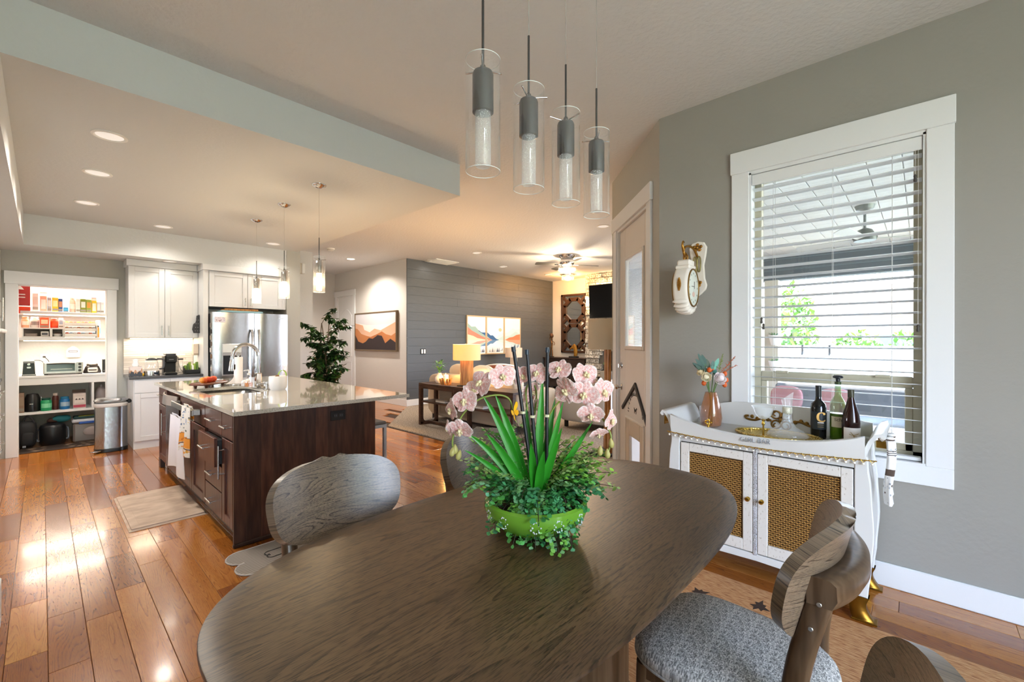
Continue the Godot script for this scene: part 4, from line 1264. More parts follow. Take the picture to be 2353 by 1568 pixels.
	for k in 26:
		var lf := Geo.new()
		var p := Vector3(rr(-0.33, 0.33), 0.0085, rr(-0.15, 0.15))
		lf.at(p, Basis(Vector3.UP, rr(-0.6, 0.6)))
		lf.sheet([[Vector3(-0.035, 0, 0), Vector3(-0.035, 0, 0.001)], [Vector3(0, 0, -0.009), Vector3(0, 0, 0.009)], [Vector3(0.035, 0, -0.001), Vector3(0.035, 0, 0)]])
		obj("leaf_print", lf, c("b8a086", 0.95), o)

func toaster_oven(p: Vector3):
	var o := thing("toaster_oven", "wide silver toaster oven with three knobs on the pantry counter", "toaster oven", p)
	obj("body", Geo.new().bx(-0.185, 0.185, 0.012, 0.165, -0.13, 0.12, 0.006), c("b9b2aa", 0.3, 0.8), o)
	var d := obj("door", Geo.new().bx(-0.175, 0.115, 0.02, 0.155, 0.12, 0.13, 0.003), c("c9c4be", 0.3, 0.8), o)
	obj("glass", Geo.new().bx(-0.155, 0.105, 0.045, 0.15, 0.128, 0.133, 0.001), c("3a4a40", 0.1), d)
	obj("handle", Geo.new().tube(spline([Vector3(-0.15, 0.145, 0.13), Vector3(-0.13, 0.145, 0.155), Vector3(-0.02, 0.148, 0.16), Vector3(0.08, 0.145, 0.155), Vector3(0.10, 0.145, 0.13)], 4), 0.008, 8), c("2a2826"), d)
	obj("rack", Geo.new().bx(-0.12, 0.08, 0.07, 0.078, 0.132, 0.135), c("c9c4b4", 0.3, 0.5), d)
	for k in 3:
		obj("knob", Geo.new().at(Vector3(0.152, 0.135 - k * 0.043, 0.12), rot(90, 0, 0)).cyl(Vector3.ZERO, 0.016, 0.018, 14, 0.003), c("3a3634", 0.3), o)
	for s in [[-0.16, 0.09], [0.16, 0.09], [-0.16, -0.1], [0.16, -0.1]]: obj("foot", Geo.new().cyl(Vector3(s[0], 0, s[1]), 0.018, 0.013, 10), M.black_matte, o)
# ---------------------------------------------------------------- island
func island():
	var o := thing("kitchen_island", "dark cherry kitchen island cabinet block with drawers and doors", "island")
	var x0 := 0.876
	var x1 := 1.876
	obj("carcass", Geo.new().bx(x0, x1 - 0.02, 0.10, 0.66, -6.06, -3.32).bx(x0, x1 - 0.02, 0.66, 0.876, -4.28, -3.32).bx(x0, x1 - 0.02, 0.66, 0.876, -6.06, -5.12).bx(x0, 0.93, 0.66, 0.876, -5.12, -4.28).bx(1.47, x1 - 0.02, 0.66, 0.876, -5.12, -4.28), M.cherry, o)
	obj("toe_kick", Geo.new().bx(x0 + 0.05, x1 - 0.02, 0.0, 0.10, -6.0, -3.32), M.cherry_dark, o)
	# end panel of staves
	var ep := obj("end_panel", Geo.new().bx(0.862, 1.872, 0.012, 0.876, -3.318, -3.306), M.cherry_dark, o)
	var xs := [0.856, 0.93, 1.02, 1.10, 1.20, 1.29, 1.39, 1.48, 1.58, 1.67, 1.78, 1.876]
	for k in xs.size() - 1:
		var t := rr(0.8, 1.15)
		var mm: StandardMaterial3D = M.get("stave_%d" % (k % 4))
		if mm == null:
			mm = M.cherry_dark.duplicate()
			var f: float = [1.0, 0.86, 1.14, 0.94][k % 4]
			mm.albedo_color = Color(0.30 * f, 0.185 * f, 0.13 * f)
			M["stave_%d" % (k % 4)] = mm
		obj("stave", Geo.new().bx(xs[k] + 0.0002, xs[k + 1] - 0.0002, 0.02, 0.876, -3.31, -3.295), mm, ep)
	obj("base_moulding", Geo.new().bx(0.852, 1.88, 0.0, 0.028, -3.312, -3.284, 0.006), M.cherry_dark, o)
	# working side, faces -x. local x along +z is towards the camera
	var L := Basis(Vector3(0, 0, 1), Vector3.UP, Vector3(-1, 0, 0))
	var put := func(kind: String, z0: float, z1: float, y0: float, y1: float, fr: float, hy := -1.0, vertical := false, hz := 0.0, hl := 0.15):
		var d := obj(kind, shaker(abs(z1 - z0) - 0.004, y1 - y0 - 0.004, L, Vector3(x0, (y0 + y1) / 2, (z0 + z1) / 2), fr), M.cherry, o)
		if hy > 0: obj("handle", pull(hl, L, Vector3(x0 - 0.02, hy, (z0 + z1) / 2 + hz), not vertical), M.nickel, d)
		return d
	# narrow unit nearest the camera
	put.call("drawer", -3.57, -3.32, 0.70, 0.868, 0.0, 0.785, false, 0.02, 0.13)
	put.call("door", -3.57, -3.32, 0.11, 0.692, 0.06, 0.53, true, -0.075, 0.23)
	# drawer stack, the second drawer pulled out a little
	put.call("drawer", -4.03, -3.575, 0.70, 0.868, 0.0, 0.79, false, 0.0, 0.15)
	var od := obj("open_drawer", shaker(0.45, 0.20, L, Vector3(x0 - 0.045, 0.588, -3.80), 0.0), M.cherry, o)
	obj("handle", pull(0.15, L, Vector3(x0 - 0.065, 0.60, -3.80), true), M.nickel, od)
	obj("drawer_box", Geo.new().bx(x0 - 0.045, x0 + 0.02, 0.50, 0.67, -4.01, -3.59), M.black_matte, od)
	put.call("drawer", -4.03, -3.575, 0.30, 0.48, 0.0, 0.40, false, 0.0, 0.15)
	put.call("drawer", -4.03, -3.575, 0.11, 0.295, 0.0, 0.20, false, 0.0, 0.15)
	# sink base: two doors under a false front
	put.call("false_front", -4.92, -4.04, 0.70, 0.868, 0.0)
	put.call("door", -4.475, -4.04, 0.11, 0.692, 0.06)
	put.call("door", -4.92, -4.48, 0.11, 0.692, 0.06)
	# far unit beyond the dishwasher
	put.call("drawer", -5.98, -5.56, 0.70, 0.868, 0.0, 0.80, false, 0.0, 0.14)
	put.call("door", -5.98, -5.56, 0.11, 0.692, 0.06, 0.52, true, 0.16, 0.22)
	obj("corner_foot", Geo.new().bx(x0 - 0.012, x0 + 0.03, 0.0, 0.10, -6.06, -5.96, 0.004), M.cherry_dark, o)
	# dishwasher
	var d := thing("dishwasher", "dark panelled dishwasher with a curved handle in the island", "dishwasher")
	obj("door", Geo.new().bx(x0 - 0.03, x0 - 0.001, 0.11, 0.80, -5.545, -4.935, 0.004), c("4a3227", 0.22, 0.3), d)
	obj("edge_strip", Geo.new().bx(x0 - 0.036, x0 - 0.028, 0.11, 0.80, -4.945, -4.935), M.nickel, d)
	var hp := []
	for k in 9:
		var t := k / 8.0
		hp.append([Vector3(x0 - 0.035 - 0.045 * sin(PI * t), 0.855, lerpf(-5.54, -4.94, t)), Vector3(x0 - 0.04 - 0.05 * sin(PI * t), 0.765, lerpf(-5.54, -4.94, t))])
	obj("handle", Geo.new().sheet(hp, 0.012), c("b7aca2", 0.28, 0.8), d)
	# countertop with the sink cut out
	var hole := []
	for p in roundrect(0.46, 0.74, 0.10, 6): hole.append(p + Vector2(1.20, -4.70))
	var slab := Geo.new()
	slab.at(Vector3(0, 0.905, 0), Basis(Vector3(1, 0, 0), Vector3(0, 0, 1), Vector3(0, -1, 0)))
	for side in [[0.842, 1.20], [1.20, 2.172]]:
		var rect := PackedVector2Array([Vector2(side[0], -6.17), Vector2(side[1], -6.17), Vector2(side[1], -3.243), Vector2(side[0], -3.243)])
		for poly in Geometry2D.clip_polygons(rect, PackedVector2Array(hole)):
			slab.ext(Array(poly), 0.028, 0.0)
	tag(obj("granite_top", slab, M.granite), "polished speckled granite countertop of the kitchen island", "countertop")
	var s := thing("kitchen_sink", "stainless undermount sink in the island countertop", "sink", Vector3(1.20, 0.876, -4.70))
	var prof := []
	var rows := []
	for lv in [[1.04, 0.0], [1.0, -0.002], [0.98, -0.14], [0.90, -0.185], [0.2, -0.19]]:
		var r := []
		var rp := roundrect(0.48 * lv[0], 0.76 * lv[0], 0.11 * lv[0], 6)
		for p in rp: r.append(Vector3(p.x, lv[1], p.y))
		r.append(r[0])
		r.reverse()
		rows.append(r)
	obj("bowl", Geo.new().sheet(rows), M.steel, s)
	obj("drain", Geo.new().cyl(Vector3(0, -0.194, 0), 0.045, 0.006, 18), M.chrome, s)

func island_items():
	var y := 0.905
	# faucet
	var o := thing("kitchen_faucet", "tall chrome gooseneck faucet behind the island sink", "faucet", Vector3(1.43, y, -4.70))
	obj("base", Geo.new().box(Vector3(0, 0.006, 0), Vector3(0.09, 0.012, 0.09), 0.004), M.chrome, o)
	obj("body", Geo.new().box(Vector3(0, 0.08, 0), Vector3(0.05, 0.14, 0.05), 0.006), M.chrome, o)
	var pts := [Vector3(0, 0.13, 0), Vector3(0, 0.30, 0)]
	for k in 13:
		var a := PI * k / 12.0
		pts.append(Vector3(-0.108 + 0.108 * cos(a), 0.315 + 0.11 * sin(a), 0))
	pts.append(Vector3(-0.22, 0.27, 0))
	obj("neck", Geo.new().tube(pts, 0.0165, 12), M.chrome, o)
	obj("spray_head", Geo.new().tube([Vector3(-0.217, 0.29, 0), Vector3(-0.222, 0.25, 0), Vector3(-0.228, 0.18, 0)], [0.018, 0.021, 0.024], 12), M.chrome, o)
	obj("spray_button", Geo.new().box(Vector3(-0.202, 0.215, 0.0), Vector3(0.016, 0.05, 0.014), 0.004), M.black_plastic, o)
	obj("lever", Geo.new().box(Vector3(0.0, 0.035, 0.06), Vector3(0.035, 0.03, 0.14), 0.006), M.chrome, o)
	o = thing("soap_pump", "short chrome built-in soap pump beside the faucet", "soap pump", Vector3(1.435, y, -4.50))
	obj("collar", Geo.new().lathe([Vector2(0, 0), Vector2(0.026, 0), Vector2(0.026, 0.006), Vector2(0.018, 0.012), Vector2(0.018, 0.05), Vector2(0.024, 0.055), Vector2(0.024, 0.075), Vector2(0, 0.078)], 18), M.chrome, o)
	obj("spout", Geo.new().tube([Vector3(0, 0.066, 0), Vector3(-0.06, 0.066, 0.01), Vector3(-0.075, 0.056, 0.012)], 0.008, 8), M.chrome, o)
	# fruit board
	o = thing("serving_board", "dark walnut footed tray carrying four peaches", "serving tray", Vector3(1.14, y, -5.20), 0.85)
	obj("board", Geo.new().at(Vector3(0, 0.028, 0), rot(-90, 0, 0)).ext(superpoly(0.205, 0.10, 5.0, 32), 0.018, 0.006), c("5a2c18", 0.25), o)
	obj("rim", Geo.new().at(Vector3(0, 0.045, 0), rot(-90, 0, 0)).tube(superpoly(0.19, 0.088, 5.0, 32).map(func(p): return Vector3(p.x, p.y, 0)), 0.006, 6, true), c("6d3a20", 0.25), o)
	for s in [[-0.14, 0.05], [0.14, 0.05], [-0.14, -0.05], [0.14, -0.05]]: obj("foot", Geo.new().lathe([Vector2(0, 0), Vector2(0.012, 0), Vector2(0.018, 0.03), Vector2(0, 0.03)], 10, Vector3(s[0], 0, s[1])), c("4a2412", 0.3), o)
	var fruit := [[-0.10, 0.0, "e08a2a", "leftmost golden orange peach on the walnut tray"], [-0.035, 0.015, "d96a34", "second peach from the left, red-orange and partly shadowed"], [0.02, -0.03, "e39a3c", "small yellow peach half hidden behind the others"], [0.075, -0.005, "dc7440", "rightmost blushed peach on the walnut tray"]]
	var bs := Basis(Vector3.UP, 0.85)
	for f in fruit:
		var p := Vector3(1.14, y + 0.044, -5.20) + bs * Vector3(f[0], 0, f[1])
		var t := thing("peach", f[3], "peach", p, rr(0, 6), "peaches on the walnut tray")
		var rows := Geo.new()
		rows.lathe([Vector2(0, 0.002), Vector2(0.018, 0.003), Vector2(0.031, 0.016), Vector2(0.034, 0.031), Vector2(0.029, 0.048), Vector2(0.014, 0.057), Vector2(0.004, 0.054), Vector2(0, 0.051)], 20)
		var m := mat("peach_%s" % f[2], f[2], 0.55)
		m.albedo_texture = noise_tex(int(f[0] * 1000) + 500, 0.008, 2, [[0.25, "ffffff"], [0.7, "e0916a"]], 128)
		obj("skin", rows, m, t)
		obj("stem", Geo.new().tube([Vector3(0, 0.051, 0), Vector3(0.002, 0.060, 0.001)], 0.0022, 6), c("5a4322"), t)
	# paper towel holder
	o = thing("paper_towels", "white paper towel roll on an upright holder with a loose sheet", "paper towels", Vector3(1.395, y, -5.20))
	obj("base", Geo.new().cyl(Vector3.ZERO, 0.075, 0.012, 24, 0.004), M.nickel, o)
	obj("roll", Geo.new().lathe([Vector2(0.018, 0.014), Vector2(0.040, 0.014), Vector2(0.040, 0.29), Vector2(0.018, 0.29)], 24), c("efe9e4", 0.9), o)
	var sh := []
	for i in 6:
		var t := i / 5.0
		sh.append([Vector3(-0.040, 0.10 - 0.085 * t, 0.02 - t * 0.005), Vector3(-0.046 - 0.075 * t * t, 0.10 - 0.085 * t, 0.018)])
	obj("loose_sheet", Geo.new().sheet(sh, 0.002), c("efe9e4", 0.9), o)
	obj("rod", Geo.new().tube([Vector3(0, 0.28, 0), Vector3(0, 0.305, 0)], 0.006, 8), M.nickel, o)
	var ring := []
	for k in 12: ring.append(Vector3(0.018 * cos(TAU * k / 12), 0.318 + 0.018 * sin(TAU * k / 12), 0))
	obj("loop", Geo.new().tube(ring, 0.004, 6, true), M.nickel, o)
	# little elephant figure
	o = thing("animal_figurine", "tiny white animal figurine beside the soap bottle", "figurine", Vector3(1.405, y, -5.03), 0.4)
	obj("body", Geo.new().blob(Vector3(0, 0.035, 0), Vector3(0.034, 0.026, 0.02), 0.9, 0.9, 14, 8), c("ece6e0", 0.35), o)
	obj("head", Geo.new().blob(Vector3(0.036, 0.052, 0), Vector3(0.019, 0.019, 0.016), 1, 1, 12, 8), c("ece6e0", 0.35), o)
	for s in [[-0.02, 0.01], [0.018, 0.01], [-0.02, -0.01], [0.018, -0.01]]: obj("leg", Geo.new().cyl(Vector3(s[0], 0, s[1]), 0.008, 0.025, 8), c("ece6e0", 0.35), o)
	obj("trunk", Geo.new().tube(spline([Vector3(0.05, 0.05, 0), Vector3(0.062, 0.04, 0), Vector3(0.064, 0.025, 0), Vector3(0.07, 0.02, 0)], 4), 0.005, 6), c("ece6e0", 0.35), o)
	# soap bottle
	o = thing("soap_bottle", "clear hand-soap bottle with amber soap and a white pump", "soap bottle", Vector3(1.405, y, -4.90))
	obj("bottle", Geo.new().lathe([Vector2(0, 0), Vector2(0.032, 0), Vector2(0.036, 0.01), Vector2(0.034, 0.06), Vector2(0.018, 0.105), Vector2(0.013, 0.11), Vector2(0.013, 0.122)], 20), M.clear_glass, o)
	obj("soap", Geo.new().lathe([Vector2(0, 0.004), Vector2(0.030, 0.004), Vector2(0.033, 0.012), Vector2(0.032, 0.045), Vector2(0, 0.045)], 20), glass("amber_soap", "d98324", 0.5), o)
	obj("pump", Geo.new().lathe([Vector2(0.015, 0.118), Vector2(0.016, 0.135), Vector2(0.006, 0.138), Vector2(0.006, 0.16), Vector2(0.012, 0.162), Vector2(0.012, 0.172), Vector2(0, 0.173)], 14), M.plastic_white, o)
	obj("nozzle", Geo.new().tube([Vector3(0, 0.167, 0), Vector3(-0.04, 0.166, 0.01), Vector3(-0.046, 0.160, 0.012)], 0.005, 6), M.plastic_white, o)
	# white pot with a bent shoot
	o = thing("white_pot", "glossy white round pot with a single bent green shoot", "plant pot", Vector3(1.52, y, -4.44))
	obj("pot", Geo.new().lathe([Vector2(0, 0), Vector2(0.062, 0), Vector2(0.076, 0.02), Vector2(0.08, 0.07), Vector2(0.077, 0.125), Vector2(0.072, 0.128), Vector2(0.072, 0.11), Vector2(0, 0.105)], 28), c("e9e6e2", 0.18), o)
	obj("bulb", Geo.new().blob(Vector3(-0.005, 0.118, 0), Vector3(0.02, 0.022, 0.02), 1, 1, 12, 8), c("7a5230", 0.7), o)
	var rows := []
	for p in spline([Vector3(0, 0.13, 0), Vector3(0.015, 0.165, 0), Vector3(0.045, 0.18, 0.0), Vector3(0.068, 0.155, 0), Vector3(0.073, 0.125, 0)], 4):
		rows.append([p + Vector3(-0.002, 0, -0.009), p + Vector3(0.002, 0.002, 0.009)])
	obj("leaf", Geo.new().sheet(rows, 0.002), c("8fb53a", 0.4), o)
	# towels
	cloth("dish_towel", "plain white dish towel hanging on the island front", "c-", "towel", [[-5.02, 0.585, 0.010], [-4.60, 0.635, 0.014]], 0.03, Vector2(-5.06, -4.58), 0.58, 0.10, c("ddd2ca", 0.95))
	var im := Image.create(96, 192, false, Image.FORMAT_RGB8)
	im.fill(Color("d9cdb9"))
	for k in 90:
		var yy := rng.randi() % 192
		var hexs := ["e08a1c", "c9922c", "d97a18"] if yy > 110 else ["4a5a72", "8a8f98", "6d6a5c", "d2a24a"]
		im.fill_rect(Rect2i(rng.randi() % 90, yy, 3 + rng.randi() % 9, 2 + rng.randi() % 8), Color.html(hexs[k % hexs.size()]))
	for yy in [118, 160]: im.fill_rect(Rect2i(0, yy, 96, 4), Color("5a3216"))
	im.fill_rect(Rect2i(0, 120, 96, 38), Color("dd8a24"))
	for k in 16: im.fill_rect(Rect2i(rng.randi() % 90, 122 + rng.randi() % 30, 6, 5), Color("c06a12"))
	var m := mat("towel_print", "ffffff", 0.95)
	m.albedo_texture = tex(im)
	cloth("printed_towel", "orange and blue printed tea towel hung over the white one", "", "towel", [], 0.0, Vector2(-4.44, -4.17), 0.84, 0.47, m)
	var t := thing("towel_bar", "small steel towel clip bar on the island front", "towel bar", Vector3(0.80, 0.80, -4.55))
	obj("bar", Geo.new().box(Vector3(0.0, 0, 0), Vector3(0.012, 0.05, 0.80), 0.003), M.nickel, t)
	obj("bracket", Geo.new().box(Vector3(0.026, 0.0, -0.36), Vector3(0.055, 0.045, 0.06), 0.004).box(Vector3(0.026, 0.0, 0.36), Vector3(0.055, 0.045, 0.06), 0.004), M.nickel, t)
	# outlet on the end panel
	var w := thing("black_outlet", "black wall outlet plate on the island end panel", "outlet", Vector3(1.56, 0.79, -3.295))
	obj("plate", Geo.new().box(Vector3(0, 0, 0.003), Vector3(0.118, 0.075, 0.006), 0.002), c("0d0d0e", 0.25), w)
	for s in [-0.022, 0.022]:
		var sk := obj("socket", Geo.new().at(Vector3(s, 0, 0.006)).ext(roundrect(0.034, 0.03, 0.008), 0.003, 0.001), c("161618", 0.3), w)
		obj("slots", Geo.new().bx(s - 0.008, s - 0.005, -0.006, 0.006, 0.009, 0.0095).bx(s + 0.005, s + 0.008, -0.006, 0.006, 0.009, 0.0095), c("6a6a6a"), sk)
	# floor mats
	var mt := thing("kitchen_mat", "beige marbled anti-fatigue mat on the oak floor before the island", "mat", Vector3(0.655, 0, -4.60))
	var mm := mat("mat_marble", "ffffff", 0.6)
	mm.albedo_texture = noise_tex(41, 0.012, 4, [[0.2, "ad9683"], [0.5, "bfa893"], [0.8, "ccb6a2"]], 256)
	triplanar(mm, Vector3(1.2, 1, 1.8))
	obj("pad", Geo.new().at(Vector3(0, 0.016, 0), rot(90, 0, 0)).ext(roundrect(0.44, 0.94, 0.01), 0.016, 0.0), mm, mt)
	var bev := Geo.new()
	var q0 := [Vector3(-0.235, 0, 0.49), Vector3(0.235, 0, 0.49), Vector3(0.235, 0, -0.49), Vector3(-0.235, 0, -0.49)]
	var q1 := [Vector3(-0.17, 0.0165, 0.42), Vector3(0.17, 0.0165, 0.42), Vector3(0.17, 0.0165, -0.42), Vector3(-0.17, 0.0165, -0.42)]
	for k in 4:
		bev.g = -1
		bev.q(q0[k] + Vector3(0, 0.003, 0), q0[(k + 1) % 4] + Vector3(0, 0.003, 0), q1[(k + 1) % 4], q1[k])
		bev.q(q0[k], q0[(k + 1) % 4], q0[(k + 1) % 4] + Vector3(0, 0.003, 0), q0[k] + Vector3(0, 0.003, 0))
	obj("bevelled_edge", bev, mm, mt)
	bone_mat()
	# stool
	var st := thing("counter_stool", "grey metal counter stool tucked under the island overhang", "stool", Vector3(1.972, 0, -3.60))
	obj("seat", Geo.new().box(Vector3(0, 0.645, 0), Vector3(0.19, 0.03, 0.34), 0.01), c("6e675f", 0.5), st)
	obj("frame", Geo.new().box(Vector3(0, 0.62, 0.155), Vector3(0.19, 0.028, 0.028), 0.003).box(Vector3(0, 0.62, -0.155), Vector3(0.19, 0.028, 0.028), 0.003).box(Vector3(0.08, 0.62, 0), Vector3(0.028, 0.028, 0.30), 0.003).box(Vector3(-0.08, 0.62, 0), Vector3(0.028, 0.028, 0.30), 0.003), c("b9bcbd", 0.35, 0.2), st)
	for s in [[-1, -1], [1, -1], [1, 1], [-1, 1]]: obj("leg", Geo.new().box(Vector3(s[0] * 0.08, 0.305, s[1] * 0.155), Vector3(0.028, 0.61, 0.028), 0.003), c("b9bcbd", 0.35, 0.2), st)

# a towel folded over the bar: a wavy sheet in the z-y plane before the island face
func cloth(called: String, label: String, _n: String, cat_: String, _a: Array, _b: float, zr: Vector2, ytop: float, ybot: float, m):
	var rows := []
	var big := called == "dish_towel"
	for i in 12:
		var t := i / 11.0
		var r := []
		for j in 13:
			var s := j / 12.0
			var narrow: float = lerpf(0.16, 0.0, t) if big else lerpf(0.10, 0.0, t)
			var z := lerpf(zr.x, zr.y, lerpf(narrow, 1.0 - narrow * 0.2, s))
			if big: z += lerpf(0.0, 0.15, t) * (0.7 + 0.3 * s)
			var x: float = (0.800 if big else 0.785) - 0.012 * sin(s * 9.0 + 1.3) * (0.4 + t) - 0.012 * t
			r.append(Vector3(x, lerpf(ytop + (0.12 if big else 0.0), ybot + (0.14 if big else 0.0) + 0.02 * sin(s * 5.0), t), z))
		rows.append(r)
	var o := thing(called, label, cat_)
	obj("front_fall", Geo.new().sheet(rows, 0.004), m, o)
	var back := []
	for i in 4:
		var r := []
		for j in 13: r.append(rows[i][j] + Vector3(0.024 if i > 0 else 0.012, 0.012 if i == 0 else 0.0, 0.0))
		back.append(r)
	obj("back_fall", Geo.new().sheet(back, 0.004), m, o)

func bone_mat():
	var o := thing("bone_mat", "striped grey bone-shaped pet mat on the floor beside the island end", "pet mat", Vector3(1.06, 0, -3.03), 0.03)
	var pl := []
	var seg := [[-0.20, 0.075, 0.085, 40, 250], [-0.20, -0.075, 0.085, 110, 320], [0.20, -0.075, 0.085, 220, 430], [0.20, 0.075, 0.085, 290, 500]]
	for s in [[-0.19, 0.088, 70, 255], [-0.19, -0.088, 105, 290], [0.27, -0.088, 250, 435], [0.27, 0.088, 285, 470]]:
		for k in 10:
			var a := deg_to_rad(lerpf(s[2], s[3], k / 9.0))
			pl.append(Vector2(s[0] + 0.10 * cos(a), s[1] + 0.10 * sin(a)))
	var m := mat("bone_stripe", "ffffff", 0.95)
	var im := Image.create(64, 64, false, Image.FORMAT_RGB8)
	for y in 64:
		for x in 64:
			im.set_pixel(x, y, Color("877f78").lerp(Color("b3aaa2"), 0.5 + 0.5 * sin(y * TAU / 16.0 + 0.6 * sin(x * TAU / 32.0))))
	m.albedo_texture = tex(im)
	m.uv1_scale = Vector3(9, 12, 1)
	obj("mat", Geo.new().at(Vector3(0, 0.006, 0), rot(90, 0, 0)).ext(pl, 0.006, 0.002), m, o)
	var rim := []
	for p in pl: rim.append(Vector3(p.x, 0.005, p.y))
	obj("border", Geo.new().tube(rim, 0.005, 5, true), c("c9c1ba", 0.9), o)
	var pr := []
	for s in [[-0.045, 0.02, 70, 255], [-0.045, -0.02, 105, 290], [0.045, -0.02, 250, 435], [0.045, 0.02, 285, 470]]:
		for k in 8:
			var a := deg_to_rad(lerpf(s[2], s[3], k / 7.0))
			pr.append(Vector3(s[0] - 0.02 + 0.03 * cos(a), 0.0065, s[1] + 0.03 * sin(a)))
	obj("bone_outline", Geo.new().tube(pr, 0.0035, 5, true), c("3b3a3a", 0.9), o)
# ---------------------------------------------------------------- dining
func dining():
	# rug
	var o := thing("dining_rug", "tan woven area rug with dark flecks under the dining table", "rug", Vector3(1.55, 0, -0.25))
	obj("pile", Geo.new().at(Vector3(0, 0.009, 0), rot(90, 0, 0)).ext(roundrect(2.26, 2.3, 0.01), 0.009, 0.003), M.rug, o)
	var mo := [[0.99, 0.20, "3a281e"], [0.62, -0.02, "2e211a"], [0.95, -0.35, "3b2a20"], [0.75, 0.36, "d9c3a4"], [1.0, 0.55, "e0ccae"], [0.86, -0.62, "3b2a20"], [0.55, -0.50, "35261c"]]
	for k in mo.size():
		var st := []
		for j in 14:
			var a := TAU * j / 14.0
			var rad := 0.042 * (1.0 if j % 2 == 0 else 0.55) * (1.0 + 0.25 * sin(3.0 * a + k))
			st.append(Vector2(cos(a) * rad * 1.3, sin(a) * rad))
		obj("motif", Geo.new().at(Vector3(mo[k][0], 0.0104, mo[k][1]), rot(90, 0, 0)).ext(st, 0.002), c(mo[k][2], 0.95), o)
	# table
	var t := thing("dining_table", "dark brown oak racetrack dining table with a thin tapered edge", "table", Vector3(1.12, 0.002, -0.91))
	var a := 0.922
	var b := 0.482
	var n := 2.8
	var top := Geo.new()
	var rows := []
	var uvs := []
	var poly := superpoly(a, b, n, 120)
	for lev in [[[0.0, 0.760], [0.5, 0.760], [0.9, 0.760], [0.996, 0.760], [0.9985, 0.7595]], [[0.9985, 0.7595], [1.0, 0.7575], [1.0, 0.751], [0.999, 0.7495]], [[0.999, 0.7495], [0.965, 0.738], [0.90, 0.7245], [0.0, 0.7245]]]:
		rows = []
		uvs = []
		for lv in lev:
			var r := []
			var u := []
			for k in poly.size() + 1:
				var p: Vector2 = poly[k % poly.size()]
				var q: Vector2 = p * lv[0] if lv[0] < 0.9 else p - p.normalized() * (1.0 - lv[0]) * 0.6
				r.append(Vector3(q.x, lv[1], q.y))
				u.append(q + Vector2(0.95, 0.5))
			rows.append(r)
			uvs.append(u)
		top.sheet(rows, 0.0, uvs)
		top.gb += 10
	obj("tabletop", top, M.table_oak, t)
	# fluted oval pedestal
	var ped := Geo.new()
	var prof := []
	for k in 120:
		var th := TAU * k / 120.0
		var fl: float = 1.0 + 0.018 * abs(sin(th * 22.0))
		prof.append(Vector2(cos(th) * 0.42 * fl, sin(th) * 0.21 * fl))
	ped.at(Vector3(0, 0.03, 0), rot(-90, 0, 0)).ext(prof, 0.692)
	obj("fluted_pedestal", ped, M.chair_wood, t)
	obj("plinth", Geo.new().at(Vector3(0, 0.0095, 0), rot(-90, 0, 0)).ext(superpoly(0.46, 0.25, 2.6, 48), 0.024, 0.005), M.chair_wood, t)
	# chairs
	var ch := make_chair()
	var sp := [
		[Vector3(0.765, 0.0, -1.41), PI, "oak backed dining chair nearest the kitchen island"],
		[Vector3(1.495, 0.0, -1.41), PI, "oak backed dining chair half hidden behind the orchid bowl"],
		[Vector3(1.39, 0.0107, -0.405), 0.0, "grey cushioned dining chair pulled in before the white bar cart"],
		[Vector3(0.73, 0.0107, -0.23), 0.0, "dining chair cut off by the picture's bottom edge, only its dark back showing"],
	]
	for k in 4:
		var d: Node3D = ch if k == 0 else dup(ch, "dining_chair", sp[k][0], sp[k][1], sp[k][2])
		d.position = sp[k][0]
		d.rotation.y = sp[k][1]
		d.set_meta("label", sp[k][2])

